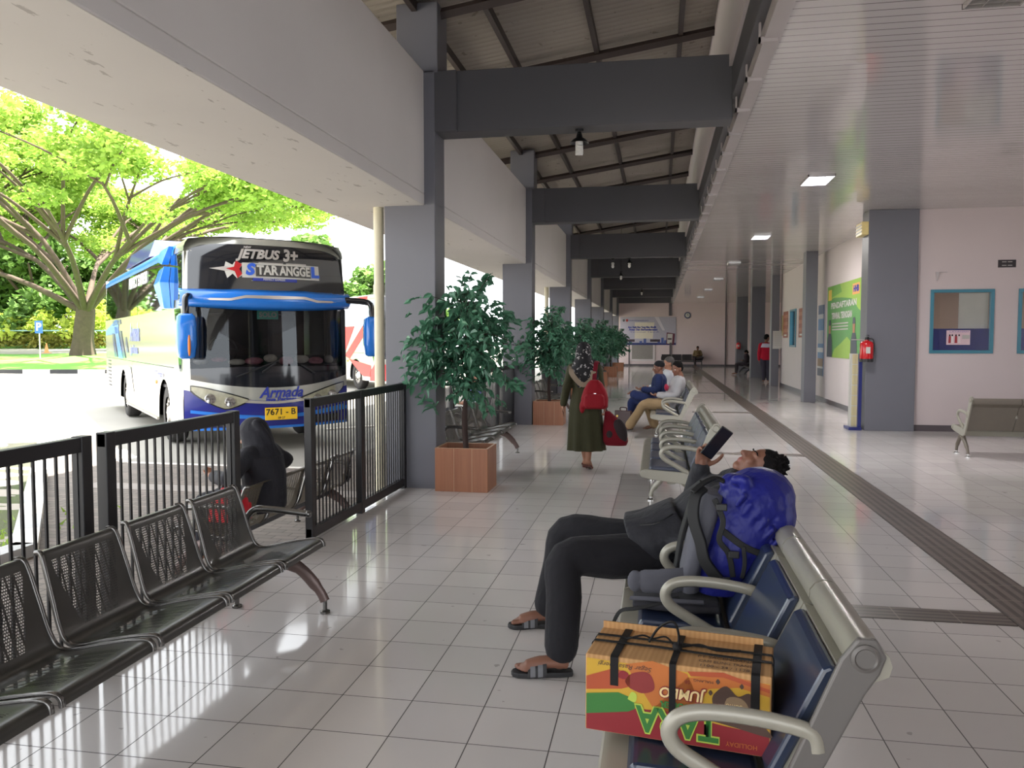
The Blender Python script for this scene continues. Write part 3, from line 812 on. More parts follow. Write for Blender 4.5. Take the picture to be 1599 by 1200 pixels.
    for s in (-1, 1):
        def hl(a, c):
            u = 0.035 + 0.30 * a; top = 1.06 - 0.22 * a ** 1.3; bot = 1.00 - 0.34 * math.sin(min(1, a * 1.08) * math.pi * 0.5) ** 0.8 + 0.16 * max(0, a - 0.6) / 0.4
            bot = min(bot, top - 0.002)
            if s > 0: u = 1 - u
            return bfront(u, bot + (top - bot) * c, 0.045)
        def hb(a, c):
            p = hl(min(1, max(0, a * 1.06 - 0.03)), c); p.y += 0.012; p.z += (c - 0.5) * 0.035; p.x += (a - 0.5) * 0.03 * -s; return p
        MB().grid(hb, 14, 5).build('headlamp_surround', M['bus_black'], b, smooth=180)
        h = MB().grid(hl, 14, 5).build('headlamp', M['lamp_glass'], b, smooth=180)
        for a in (0.13, 0.235):
            u = a if s < 0 else 1 - a
            p = bfront(u, 0.865 - (a - 0.13) * 0.5, 0.05)
            MB().lathe([(0.085, 0.0), (0.075, 0.03), (0.03, 0.02)], n=16).build('lamp_reflector', M['chrome'], h, smooth=60, loc=p, rot=(R(90), 0, 0))
        MB().grid(lambda a, c: bfront((0.03 + 0.33 * a) if s < 0 else 1 - (0.03 + 0.33 * a), 0.64 - 0.11 * a + 0.05 * c, 0.028), 10, 1).build('blue_swoosh', M['bus_blue'], b, smooth=180)
        MB().grid(lambda a, c: bfront((0.06 + 0.2 * a) if s < 0 else 1 - (0.06 + 0.2 * a), 0.42 + 0.12 * c, 0.03), 8, 1).build('fog_lamp_recess', M['bus_black'], b, smooth=180)
    fpatch(lambda u: 0.50 + 0.10 * abs(2 * u - 1), lambda u: 0.56 + 0.10 * abs(2 * u - 1), 0.2, 1.0, 24, 1, 0.03).build('blue_swoosh', M['bus_blue'], b, smooth=180)
    fpatch(0.36, 0.40, 0.0, 1.0, 24, 1, 0.03).build('blue_lip', M['bus_blue'], b, smooth=180)
    # blue visor with silver wave
    def vis(a, c):
        u = -0.02 + 1.04 * a; t = abs(2 * u - 1); wave = 0.035 if t < 0.42 else max(0, 0.035 - (t - 0.42) * 0.25)
        bot = 2.26 + 0.06 * t ** 2; top = 2.55 + 0.02 * t + wave * 0.4
        z = bot + (top - bot) * c; p = bfront(min(max(u, 0), 1), 2.42, 0.05 + 0.13 * math.sin(math.pi * c) ** 0.7); p.z = z
        p.x += (u - min(max(u, 0), 1)) * BW; return p
    MB().grid(vis, 40, 6).build('visor', M['bus_blue'], b, smooth=180, solid=0.02)
    def wav(a, c):
        u = 0.1 + 0.8 * a; t = abs(2 * u - 1); mid = 2.405 + (0.05 if t < 0.36 else 0.05 * max(0, 1 - (t - 0.36) / 0.16)) + 0.01 * t
        w = 0.045 if 0.02 < a < 0.98 else 0.004
        p = bfront(u, 2.42, 0.205); p.z = mid + (c - 0.5) * w * (1.2 - t * 0.7); return p
    MB().grid(wav, 50, 1).build('visor_wave', M['silver'], b, smooth=180)
    # plate, lettering
    pl = MB(); c0 = bfront(0.53, 0.62, 0.06)
    pl.cbox((c0.x, c0.y, 0.60), (0.52, 0.02, 0.2)); pl = pl.build('number_plate', M['plate_y'], b, bevel=0.004, rot=None)
    FX = lambda x, y, z: Matrix.Translation((x, y, z)) @ Matrix.Rotation(R(90), 4, 'X')
    lettering('plate_text', '7671 - B', 0.14, M['black'], b, FX(c0.x - 0.01, c0.y - 0.013, 0.625), bold=0.002)
    lettering('plate_text', '09 27', 0.05, M['black'], b, FX(c0.x, c0.y - 0.013, 0.53), bold=0.001)
    def onfront(cx, cz, off):
        def w(q):
            u = (cx + q.x) / BW; return bfront(u, cz + q.y, off)
        return w
    lettering('fleet_name', 'Armada', 0.24, M['decal_navy'], b, None, shear=0.35, bold=0.006, warp=onfront(1.42, 0.935, 0.026), width=0.72)
    lettering('fleet_name', 'Jaya Perkasa', 0.10, M['decal_navy'], b, None, bold=0.004, warp=onfront(1.42, 0.825, 0.03), width=0.52)
    lettering('body_decal', 'JETBUS', 0.20, M['decal_grey'], b, None, shear=0.35, bold=0.009, warp=onfront(1.10, 3.135, 0.03), width=0.72)
    lettering('body_decal', '3+', 0.27, M['decal_grey'], b, None, shear=0.25, bold=0.012, warp=onfront(1.62, 3.135, 0.03), width=0.27)
    lettering('body_decal', 'NEW', 0.05, M['decal_grey'], b, None, shear=0.3, bold=0.002, warp=onfront(0.93, 3.25, 0.03))
    # star decal strip
    def quad(pts, mat, off, name='star_decal'):
        mb = MB(); mb.add([bfront(x / BW, z, off) for x, z in pts], [tuple(range(len(pts)))]); mb.build(name, mat, b, fix=False)
    def patch(x0, x1, z0, z1, mat, off): MB().grid(lambda a, c: bfront((x0 + (x1 - x0) * a) / BW, z0 + (z1 - z0) * c, off), 14, 1).build('star_decal', mat, b, smooth=180)
    patch(0.84, 2.13, 2.765, 3.0, M['decal_white'], 0.020); patch(1.05, 1.97, 2.79, 2.975, M['bus_black'], 0.026); patch(1.1, 1.5, 3.0, 3.015, M['decal_grey'], 0.02); patch(1.55, 1.9, 3.0, 3.02, M['decal_grey'], 0.02)
    quad([(0.855, 2.78), (1.06, 2.78), (1.06, 2.99), (0.855, 2.99)], M['decal_white'], 0.024)
    quad([(0.36, 2.90), (0.60, 2.86), (0.72, 2.90), (0.60, 2.935)], M['decal_grey'], 0.024)
    quad([(0.58, 2.93), (0.60, 3.01), (0.70, 2.96), (0.73, 3.01), (0.86, 2.98), (0.80, 2.9)], M['decal_white'], 0.022)
    quad([(0.58, 2.87), (0.62, 2.75), (0.70, 2.82), (0.76, 2.75), (0.85, 2.80), (0.80, 2.9)], M['decal_white'], 0.022)
    quad([(0.60, 2.90), (0.72, 2.93), (0.75, 3.03), (0.84, 2.97), (0.80, 2.90), (0.84, 2.82), (0.77, 2.75), (0.73, 2.86)], M['decal_red'], 0.026)
    patch(1.0, 1.72, 2.715, 2.765, M['decal_navy'], 0.024)
    quad([(0.98, 2.715), (1.70, 2.715), (1.70, 2.72), (0.98, 2.72)], M['decal_white'], 0.024)
    lettering('star_text', 'S', 0.24, M['decal_blue'], b, None, shear=0.2, bold=0.014, warp=onfront(0.955, 2.89, 0.034), width=0.16)
    lettering('star_text', 'TAR', 0.2, M['decal_white'], b, None, bold=0.008, warp=onfront(1.235, 2.885, 0.034), width=0.35)
    lettering('star_text', 'ANGGE', 0.2, M['decal_white'], b, None, bold=0.008, warp=onfront(1.695, 2.885, 0.036), width=0.53)
    lettering('star_text', 'L', 0.23, M['decal_blue'], b, None, bold=0.014, warp=onfront(2.05, 2.885, 0.034), width=0.15)
    lettering('star_text', 'PERFECT EXPRESS', 0.045, M['decal_white'], b, None, bold=0.001, warp=onfront(1.34, 2.743, 0.034))
    # side lettering and graphics on the driver's side (left in the photo)
    def onside(cy, cz, off=0.014):
        return lambda q: side_point(-1, cy - q.x, cz + q.y, off)
    lettering('fleet_name', 'Armada', 0.52, M['decal_navy'], b, None, shear=0.3, bold=0.015, warp=onside(5.4, 1.93), width=1.45)
    lettering('fleet_name', 'Jaya Perkasa', 0.24, M['decal_navy'], b, None, bold=0.01, warp=onside(5.5, 1.58), width=1.1)
    lettering('side_text', 'PT Armada Jaya', 0.14, M['decal_navy'], b, None, bold=0.006, warp=onside(2.35, 1.17), width=0.95)
    lettering('side_text', 'PERFECT EXPRESS', 0.30, M['decal_white'], b, None, bold=0.012, warp=onside(4.9, 2.98, 0.022), width=2.6)
    for pts, mt in (([(10.8, 2.02), (8.6, 2.28), (8.0, 2.24), (8.2, 1.95), (10.8, 1.9)], 'bus_blue'), ([(8.9, 2.1), (8.3, 2.1), (7.4, 1.35), (8.2, 1.35)], 'bus_blue'), ([(9.4, 1.95), (9.0, 1.95), (8.4, 1.37), (9.0, 1.37)], 'bus_navy'),
                    ([(8.0, 2.0), (7.6, 2.0), (6.9, 1.37), (7.4, 1.37)], 'bus_navy'), ([(6.9, 1.85), (6.7, 1.85), (6.4, 1.5), (6.7, 1.5)], 'bus_navy'), ([(6.6, 1.2), (6.1, 1.2), (5.7, 0.66), (6.1, 0.66)], 'bus_navy'), ([(9.2, 2.27), (7.7, 2.27), (7.6, 2.16), (9.2, 2.13)], 'bus_navy')):
        mb = MB(); mb.add([side_point(-1, y, z, 0.011) for y, z in pts], [tuple(range(len(pts)))]); mb.build('side_graphic', M[mt], b, fix=False)
    gr = MB()
    for i in range(8): gr.cbox((-0.004, 10.2, 0.62 + i * 0.09), (0.012, 0.55, 0.035))
    gr.build('engine_grille', M['bus_dark'], b)
    # blue air horn fins hanging from the roof rail near the cab
    fin = MB(); fin.loft([[side_point(-1, y, z, o) for y, z, o in ((1.62, 2.95, 0.01), (1.12, 2.99, 0.01), (1.12, 2.99, 0.12), (1.62, 2.95, 0.12))],
                          [side_point(-1, y, z, o) for y, z, o in ((1.85, 2.72, 0.01), (1.25, 2.75, 0.01), (1.25, 2.75, 0.16), (1.85, 2.72, 0.16))],
                          [side_point(-1, y, z, o) for y, z, o in ((1.28, 2.30, 0.01), (1.0, 2.30, 0.01), (1.0, 2.30, 0.12), (1.28, 2.30, 0.12))]])
    fin.build('side_fin', M['bus_blue'], b, bevel=0.01)
    fin = MB(); fin.loft([[side_point(-1, y, z, o) for y, z, o in ((1.75, 3.30, 0.02), (1.05, 3.32, 0.02), (1.05, 3.32, 0.1), (1.75, 3.30, 0.1))],
                          [side_point(-1, y, z, o) for y, z, o in ((1.75, 3.12, 0.02), (1.25, 3.03, 0.02), (1.25, 3.03, 0.14), (1.75, 3.12, 0.14))]])
    fin.build('side_fin', M['bus_blue'], b, bevel=0.01)
    ac = MB(); ac.loft([[(0.35, 3.2, 3.40), (BW - 0.35, 3.2, 3.40), (BW - 0.35, 3.2, 3.42), (0.35, 3.2, 3.42)], [(0.1, 4.0, 3.40), (BW - 0.3, 4.0, 3.40), (BW - 0.3, 4.0, 3.74), (0.22, 4.0, 3.74)],
                        [(0.1, 7.4, 3.40), (BW - 0.3, 7.4, 3.40), (BW - 0.3, 7.4, 3.74), (0.22, 7.4, 3.74)], [(0.35, 8.1, 3.40), (BW - 0.35, 8.1, 3.40), (BW - 0.4, 8.1, 3.44), (0.4, 8.1, 3.44)]])
    ac.build('roof_air_conditioner', M['bus_navy'], b, bevel=0.03)
    # mirrors on arms
    for s in (-1, 1):
        x0 = -0.02 if s < 0 else BW + 0.02; px = -0.02 if s < 0 else BW + 0.36; py = -0.28 if s < 0 else -0.18
        ar = MB(); ar.tube(arc([(0.12 if s < 0 else BW - 0.1, 0.02, 2.46), (px - 0.02 * s, py + 0.1, 2.42), (px, py, 2.20), (px, py + 0.01, 2.0)], 5), [0.055] * 5 + [0.05] * 5 + [0.045] * 6, 8)
        arm = ar.build('mirror_arm', M['bus_black'], b, smooth=60)
        mm = MB(); rings = []
        for z, w, d in ((1.50, 0.08, 0.06), (1.53, 0.12, 0.09), (1.70, 0.145, 0.12), (2.0, 0.145, 0.12), (2.14, 0.13, 0.10), (2.18, 0.09, 0.06)):
            rings.append([(px + math.copysign(abs(math.cos(2 * math.pi * j / 16)) ** 0.6, math.cos(2 * math.pi * j / 16)) * w, py + math.copysign(abs(math.sin(2 * math.pi * j / 16)) ** 0.6, math.sin(2 * math.pi * j / 16)) * d, z) for j in range(16)])
        mo = mm.loft(rings).build('mirror', M['bus_blue'], b, smooth=60)
        if s < 0: MB().ball((px + 0.02, py - 0.118, 1.70), (0.022, 0.018, 0.17), 10, 8).build('mirror_indicator', M['amber'], mo, smooth=180)
    wp = MB(); wp.tube([bfront(0.42, 1.27, 0.06), bfront(0.5, 1.42, 0.07)], 0.018, 6).tube([bfront(0.27, 1.20, 0.06), bfront(0.52, 1.46, 0.06)], 0.012, 6); wp.build('wiper', M['black'], b)
    wp = MB(); wp.tube([bfront(0.75, 1.24, 0.06), bfront(0.66, 1.38, 0.05)], 0.012, 6); wp.build('wiper', M['black'], b)
    # inside: floor, dashboard with soft cushions, wheel, seats, curtains, route board
    MB().box(0.05, 0.2, 0.95, BW - 0.05, BL - 0.2, 1.0).build('cabin_floor', M['bus_dark'], b)
    da = MB(); da.loft([[(0.1, 0.14, 1.0), (BW - 0.1, 0.14, 1.0), (BW - 0.1, 0.14, 1.40), (0.1, 0.14, 1.40)], [(0.1, 0.75, 1.0), (BW - 0.1, 0.75, 1.0), (BW - 0.1, 0.75, 1.52), (0.1, 0.75, 1.52)]])
    da.grid(lambda a, c: bfront(0.06 + 0.88 * a, 1.37, -0.02).lerp(Vector((0.1 + a * (BW - 0.2), 0.16, 1.41)), c), 20, 1)
    da.build('dashboard', M['bus_dark'], b)
    rnd = random.Random(3); pk = P('pink_cushion', (196, 120, 132), 0.8, var=0.5, scale=22); cr = P('cream_cushion', (214, 200, 186), 0.8, var=0.3, scale=22)
    for i in range(9):
        u = 0.1 + i * 0.098; p = bfront(u, 1.43, -0.16)
        MB().ball((p.x, p.y, 1.43 + rnd.uniform(0, 0.07)), (rnd.uniform(0.08, 0.15), 0.08, rnd.uniform(0.04, 0.085)), 10, 8).build('dashboard_cushion', pk if i % 2 else cr, b, smooth=180)
    Ms = Matrix.Translation((0.72, 0.62, 1.62)) @ Matrix.Rotation(R(62), 4, 'X')
    MB().tube([Ms @ Vector((0.23 * math.cos(t * math.pi / 10), 0.23 * math.sin(t * math.pi / 10), 0)) for t in range(20)], 0.018, 6, closed=True).tube([Ms @ Vector((-0.23, 0, 0)), Ms @ Vector((0.23, 0, 0))], 0.015, 6).build('steering_wheel', M['black'], b)
    for x in (0.72, 1.95):
        MB().box(x - 0.25, 0.95, 1.35, x + 0.25, 1.45, 1.5).box(x - 0.25, 1.4, 1.5, x + 0.25, 1.55, 2.25).build('front_seat', M['bus_dark'], b, bevel=0.05)
    MB().box(0.06, 2.2, 1.0, BW - 0.06, 2.25, 3.1).build('cabin_partition', M['bus_dark'], b)
    for x0, x1 in ((0.08, 0.35), (2.32, 2.57)):
        cu = MB(); cu.grid(lambda a, c: (x0 + (x1 - x0) * a, 0.28 + 0.03 * math.sin(a * 26), 1.4 + 0.95 * c), 26, 1); cu.build('cab_curtain', M['curtain_grey'], b)
    MB().cbox((1.30, 0.06, 2.20), (0.34, 0.012, 0.16)).build('route_board', P('teal_route_board', (80, 196, 170), 0.5), b)
    lettering('route_text', 'SOLO', 0.11, M['decal_white'], b, FX(1.30, 0.04, 2.19), bold=0.004)
    return b
BROT = R(42.8)
coach((-7.18, 11.23, GZ), BROT, 'blue and white coach with blue visor parked at an angle outside the hall')
# red and white coach farther back, seen behind the first
rr = coach((-9.47, 26.1, GZ), BROT, 'red and white coach parked far behind the blue one, seen beside the first column', full=False)
for pts, mt in (([(0.5, 2.3), (1.2, 2.3), (3.0, 1.2), (2.5, 1.1)], 'decal_red'), ([(2.0, 2.28), (3.2, 2.28), (3.2, 1.3), (3.0, 1.3)], 'decal_red'), ([(3.1, 1.2), (4.4, 2.2), (4.9, 1.9), (3.3, 1.05)], 'decal_red'), ([(3.0, 1.0), (3.3, 0.4), (4.0, 0.4), (3.2, 1.1)], 'decal_red'),
                ([(2.6, 1.1), (0.5, 0.9), (0.5, 0.5), (1.2, 0.5)], 'decal_red'), ([(3.4, 1.1), (5.4, 1.2), (6.4, 0.9), (5.5, 0.85)], 'decal_red'), ([(3.5, 0.95), (4.6, 0.75), (5.2, 0.38), (4.5, 0.38)], 'decal_red'), ([(5.2, 2.28), (6.4, 2.28), (7.4, 1.4), (6.8, 1.3)], 'decal_red')):
    mb = MB(); mb.add([side_point(-1, y, z, 0.012) for y, z in pts], [tuple(range(len(pts)))]); mb.build('side_graphic', M[mt], rr, fix=False)
# ---------------------------------------------------------------- benches
def perforated(name, rgb, rough=0.3, metal=0.35):
    """sheet metal with punched holes: uv in metres (u across, v along the sheet from the front lip)"""
    m, k, b = base_mat(name); out = k.n['Material Output']
    _, u, v = k.uv()
    n = k.noise(k.obj()[0], 6, 3); c = lin(rgb)
    k.l.new(k.mix(n, tuple(x * 0.85 for x in c[:3]) + (1,), tuple(x * 1.15 for x in c[:3]) + (1,)), b.inputs['Base Color'])
    b.inputs['Roughness'].default_value = rough; b.inputs['Metallic'].default_value = metal
    p = 0.0115
    row = k.m('FLOOR', k.m('DIVIDE', v, p)); odd = k.m('MULTIPLY', k.m('MODULO', row, 2.0), 0.5)
    fu = k.m('SUBTRACT', k.m('FRACT', k.m('ADD', k.m('DIVIDE', u, p), odd)), 0.5); fv = k.m('SUBTRACT', k.m('FRACT', k.m('DIVIDE', v, p)), 0.5)
    d = k.m('SQRT', k.m('ADD', k.m('MULTIPLY', fu, fu), k.m('MULTIPLY', fv, fv)))
    hole = k.m('LESS_THAN', d, 0.36)
    band = k.m('LESS_THAN', k.m('FRACT', k.m('DIVIDE', u, 0.046)), 0.75)
    uc = k.m('ABSOLUTE', k.m('SUBTRACT', u, 0.245))
    back = k.m('MULTIPLY', k.m('MULTIPLY', k.m('GREATER_THAN', v, 0.50), k.m('LESS_THAN', v, 0.80)), k.m('LESS_THAN', uc, k.m('MULTIPLY_ADD', k.m('SUBTRACT', v, 0.5), 0.32, 0.115)))
    seat = k.m('MULTIPLY', k.m('MULTIPLY', k.m('GREATER_THAN', v, 0.10), k.m('LESS_THAN', v, 0.38)), k.m('LESS_THAN', uc, 0.17))
    f = k.m('MULTIPLY', k.m('MULTIPLY', hole, band), k.m('MAXIMUM', back, seat))
    tr = k.new('ShaderNodeBsdfTransparent'); mx = k.new('ShaderNodeMixShader')
    k.l.new(f, mx.inputs[0]); k.l.new(b.outputs[0], mx.inputs[1]); k.l.new(tr.outputs[0], mx.inputs[2]); k.l.new(mx.outputs[0], out.inputs[0])
    return m
PROF = arc([(0.0, 0, 0.385), (-0.008, 0, 0.415), (-0.05, 0, 0.425), (-0.22, 0, 0.395), (-0.36, 0, 0.362), (-0.425, 0, 0.372), (-0.462, 0, 0.43), (-0.50, 0, 0.56), (-0.535, 0, 0.68), (-0.555, 0, 0.725), (-0.585, 0, 0.725)], 5)
def sheet(w, y0, mat, name, parent, prof=PROF):
    ln = [0]
    for a, b in zip(prof[:-1], prof[1:]): ln.append(ln[-1] + (b - a).length)
    mb = MB(); nu = 4; n = len(prof)
    for i, p in enumerate(prof):
        t = i / (n - 1); ins = 0.03 * max(0, (t - 0.55) / 0.45)
        for j in range(nu + 1): mb.v.append((p.x, y0 + ins + (w - 2 * ins) * j / nu, p.z))
    for i in range(n - 1):
        for j in range(nu):
            a = i * (nu + 1) + j; mb.f.append([a, a + 1, a + nu + 2, a + nu + 1]); mb.m.append(0)
    o = mb.build(name, mat, parent, smooth=180)
    uv = o.data.uv_layers.new(name='UVMap')
    for lp in o.data.loops:
        i = lp.vertex_index; uv.data[lp.index].uv = ((i % (nu + 1)) / nu * w, ln[i // (nu + 1)])
    return o
def steel_bench(name, n, mats, label, group, pitch=0.54, w=0.49, arm_ends=(True, True)):
    b = thing(name, (0, 0, 0), 0, label, 'bench', group)
    for k in range(n):
        y0 = k * pitch
        s = sheet(w, y0, mats['sheet'], 'seat', b)
        for sd in (0, 1):
            q = [Vector((p.x, y0 + (0.03 * max(0, (i / (len(PROF) - 1) - 0.55) / 0.45)) * (1 if sd == 0 else -1) + sd * w, p.z)) for i, p in enumerate(PROF)]
            MB().tube(q, 0.011, 8).build('seat_edge', mats['edge'], s, smooth=60)
    y0, y1 = 0.02, (n - 1) * pitch + w - 0.02
    MB().box(-0.33, y0, 0.285, -0.25, y1, 0.345).build('beam', mats['frame'], b, bevel=0.008)
    for y in (0.05, y1 - 0.02):
        lg = MB()
        lg.tube(arc([(-0.29, y, 0.31), (-0.14, y, 0.26), (-0.02, y, 0.14), (0.02, y, 0.07)], 4), [0.035] * 4 + [0.03] * 4 + [0.024] * 5, 8, flat=(1.3, 0.6, (0, 0, 1)))
        lg.tube(arc([(-0.29, y, 0.31), (-0.42, y, 0.24), (-0.52, y, 0.12), (-0.54, y, 0.07)], 4), [0.035] * 4 + [0.03] * 4 + [0.024] * 5, 8, flat=(1.3, 0.6, (0, 0, 1)))
        l = lg.build('leg', mats['leg'], b, smooth=50)
        for x in (0.02, -0.54): MB().lathe([(0.03, 0.0), (0.03, 0.012), (0.013, 0.02), (0.013, 0.085)], (x, y, 0), 12).build('foot', mats['edge'], l, smooth=50)
    for e, y in ((0, -0.015), (1, (n - 1) * pitch + w + 0.015)):
        if not arm_ends[e]: continue
        a = MB(); a.tube(arc([(-0.47, y, 0.40), (-0.50, y, 0.50), (-0.46, y, 0.575), (-0.36, y, 0.59), (-0.10, y, 0.57)], 5), [0.017] * 21, 8, flat=(1.0, 1.2, (0, 1, 0)))
        a.ball((-0.10, y, 0.57), 0.022, 8, 6); a.build('armrest', mats['edge'], b, smooth=60)
    return b
M['bench_sheet'] = perforated('dark_perforated_steel', (80, 79, 76), 0.28)
M['bench_sheet2'] = perforated('olive_perforated_steel', (120, 112, 96), 0.35)
M['bench_edge'] = P('polished_dark_chrome', (112, 110, 108), 0.2, metal=0.85, var=0.1)
M['bench_leg'] = P('brown_bench_leg', (92, 74, 70), 0.35, metal=0.3)
M['bench_frame'] = P('bench_beam_steel', (58, 58, 62), 0.4, metal=0.4)
MS = dict(sheet=M['bench_sheet'], edge=M['bench_edge'], frame=M['bench_frame'], leg=M['bench_leg'])
MS2 = dict(sheet=M['bench_sheet2'], edge=M['bench_edge'], frame=M['bench_frame'], leg=M['bench_leg'])
near = steel_bench('waiting_bench', 5, MS, 'nearest dark perforated steel bench by the left fence, at the lower left', 'perforated steel benches')
near.location = (-1.93, 1.74, 0)
row = steel_bench('waiting_bench', 4, MS, 'x', 'perforated steel benches')
for y, lab in ((9.05, 'perforated steel bench behind the first potted tree, between the first two columns'), (15.75, 'perforated steel bench behind the second potted tree beyond the second column'), (22.4, 'perforated steel bench behind the third potted tree'), (29.0, 'farthest perforated steel bench along the left fence')):
    c = place_copy(row, (-1.97, y, 0)); c['label'] = lab
out1 = steel_bench('outdoor_bench', 4, MS2, 'olive steel bench outside the fence with the seated woman in black', 'olive benches outside the fence')
out1.rotation_euler = (0, 0, math.pi); out1.location = (-3.45, 7.33, GZ)
c = copy_tree(out1); c.location = (-3.62, 14.75, GZ); c['label'] = 'olive steel bench outside the fence with the man in the pale blue shirt'
fb = P('black_bench_vinyl', (44, 40, 44), 0.5)
MS3 = dict(sheet=fb, edge=P('dark_bench_edge', (70, 66, 66), 0.4), frame=M['bench_frame'], leg=M['bench_frame'])
farb = steel_bench('dark_bench', 4, MS3, 'dark bench against the end wall with the far seated man', 'dark benches at the end wall', pitch=0.62, w=0.58)
farb.rotation_euler = (0, 0, -math.pi / 2); farb.location = (0.2, 49.6, 0)
c = copy_tree(farb); c.rotation_euler = (0, 0, math.pi); c.location = (3.85, 39.6, 0); c['label'] = 'dark bench between the far right columns with a dark figure sitting on it'
c = copy_tree(farb); c.rotation_euler = (0, 0, math.pi); c.location = (5.1, 33.9, 0); c['label'] = 'dark bench behind the man in the red and white jacket'

# padded benches with looped armrests
M['beige'] = P('beige_coated_steel', (150, 146, 134), 0.3, metal=0.15, var=0.05)
M['beige_grey'] = P('grey_cast_end_frame', (98, 94, 91), 0.42, metal=0.15, var=0.05)
M['pad_navy'] = P('navy_bench_vinyl', (38, 48, 70), 0.3, var=0.1, scale=5, coat=0.3)
M['pad_slate'] = P('slate_bench_vinyl', (70, 74, 90), 0.35, var=0.1, scale=5)
M['mesh_brown'] = P('brown_mesh_panel', (110, 102, 92), 0.5, var=0.08)
def padded_bench(name, n, pitch, mats, label, group, arms=True, inset=None):
    b = thing(name, (0, 0, 0), 0, label, 'bench', group); w = pitch - 0.012
    for k in range(n):
        y0 = k * pitch + 0.006; y1 = y0 + w
        prof = [(-0.035 + 0.035 * math.cos(t), 0.367 + 0.035 * math.sin(t)) for t in (R(-90), R(-45), 0, R(45), R(90))] + [(-0.47, 0.372), (-0.47, 0.352), (-0.04, 0.345)]
        s = MB().prism(prof, y0, y1, 'y').build('seat_pan', mats['frame'], b, smooth=40)
        MB().prism([(-0.085, 0.40), (-0.10, 0.43), (-0.44, 0.415), (-0.455, 0.375), (-0.085, 0.375)], y0 + 0.05, y1 - 0.05, 'y').build('seat_pad', mats['pad'], s, bevel=0.014)
        d = Vector((-0.19, 0, 0.40)).normalized(); nn = Vector((0.40, 0, 0.19)).normalized()
        o0 = Vector((-0.475, 0, 0.375))
        def q(t, h): p = o0 + d * t + nn * h; return (p.x, p.z)
        roll = []
        cen = o0 + d * 0.455 - nn * 0.035
        for i in range(9):
            a = R(-70 + i * 32); roll.append((cen.x + 0.05 * math.cos(math.atan2(nn.z, nn.x) + a), cen.z + 0.05 * math.sin(math.atan2(nn.z, nn.x) + a)))
        poly = [q(0, 0.012), q(0.40, 0.012)] + roll + [q(0.36, -0.012), q(0, -0.012)]
        bk = MB().prism(poly, y0, y1, 'y').build('backrest', mats['frame'], b, smooth=35)
        MB().prism([q(0.03, 0.01), q(0.03, 0.03), q(0.05, 0.045), q(0.375, 0.045), q(0.395, 0.03), q(0.395, 0.01)], y0 + 0.05, y1 - 0.05, 'y').build('back_pad', mats['pad'], bk, bevel=0.012)
    L = n * pitch
    MB().box(-0.33, 0.03, 0.27, -0.25, L - 0.03, 0.345).build('beam', mats['plate'], b, bevel=0.008)
    for y in (0.0, L):
        e = MB(); th = 0.022
        pl = [(0.0, 0.37), (-0.015, 0.335), (-0.10, 0.315), (-0.42, 0.275), (-0.50, 0.31), (-0.60, 0.52), (-0.685, 0.70), (-0.72, 0.755), (-0.735, 0.80), (-0.71, 0.845), (-0.665, 0.845), (-0.625, 0.79), (-0.475, 0.42), (-0.44, 0.385), (-0.04, 0.41)]
        e.prism(pl, y - th / 2, y + th / 2, 'y')
        ep = e.build('end_plate', mats['plate'], b, bevel=0.006)
        for sg in (-1, 1):
            MB().lathe([(0.036, 0.0), (0.036, 0.008), (0.028, 0.012), (0.024, 0.008), (0.0, 0.008)], n=20).build('end_cap', mats['plate'], ep, smooth=40, loc=(-0.682, y + sg * th / 2, 0.797), rot=(R(-90 * sg), 0, 0))
            MB().lathe([(0.026, 0.0), (0.026, 0.006), (0.0, 0.006)], n=16).build('end_cap', mats['plate'], ep, smooth=40, loc=(-0.036, y + sg * th / 2, 0.366), rot=(R(-90 * sg), 0, 0))
    if arms:
        for k in range(n + 1):
            y = k * pitch
            a = MB(); a.tube(arc([(-0.575, y, 0.54), (-0.56, y, 0.585), (-0.49, y, 0.605), (-0.38, y, 0.618), (-0.28, y, 0.618), (-0.222, y, 0.60), (-0.198, y, 0.56), (-0.22, y, 0.515), (-0.29, y, 0.47), (-0.44, y, 0.385)], 5), 0.017, 9, flat=(1.0, 1.35, (0, 1, 0)))
            a.build('armrest', mats['arm'], b, smooth=60)
    for y in ((inset, L - inset) if inset is not None else (pitch, L - pitch)):
        lg = MB()
        lg.tube(arc([(-0.29, y, 0.30), (-0.21, y, 0.22), (-0.12, y, 0.11), (-0.10, y, 0.04)], 4), [0.034] * 4 + [0.028] * 4 + [0.02] * 5, 8)
        lg.tube(arc([(-0.29, y, 0.30), (-0.38, y, 0.22), (-0.50, y, 0.11), (-0.53, y, 0.04)], 4), [0.034] * 4 + [0.028] * 4 + [0.02] * 5, 8)
        l = lg.build('leg', mats['frame'], b, smooth=50)
        for x in (-0.10, -0.53): MB().lathe([(0.036, 0.0), (0.036, 0.012), (0.014, 0.022), (0.014, 0.06)], (x, y, 0), 14).build('foot', mats['foot'], l, smooth=50)
    return b
MP = dict(frame=M['beige'], pad=M['pad_navy'], plate=M['beige_grey'], arm=M['beige'], foot=M['chrome'])
MP2 = dict(frame=M['beige'], pad=M['pad_slate'], plate=M['beige'], arm=M['beige'], foot=M['chrome'])
MP3 = dict(frame=M['mesh_brown'], pad=M['beige'], plate=M['beige'], arm=M['beige'], foot=M['chrome'])
fg = padded_bench('padded_bench', 4, 0.585, MP, 'foreground beige bench with navy pads holding the box and the reclining man', 'padded benches in the hall')
fg.rotation_euler = (0, 0, math.pi); fg.location = (-0.16, 2.12 + 4 * 0.585, 0)
b2 = padded_bench('padded_bench', 4, 0.60, MP2, 'empty beige bench with slate pads and five looped armrests beyond the raised phone', 'padded benches in the hall')
b2.rotation_euler = (0, 0, math.pi); b2.location = (-0.16, 7.45 + 4 * 0.60, 0)
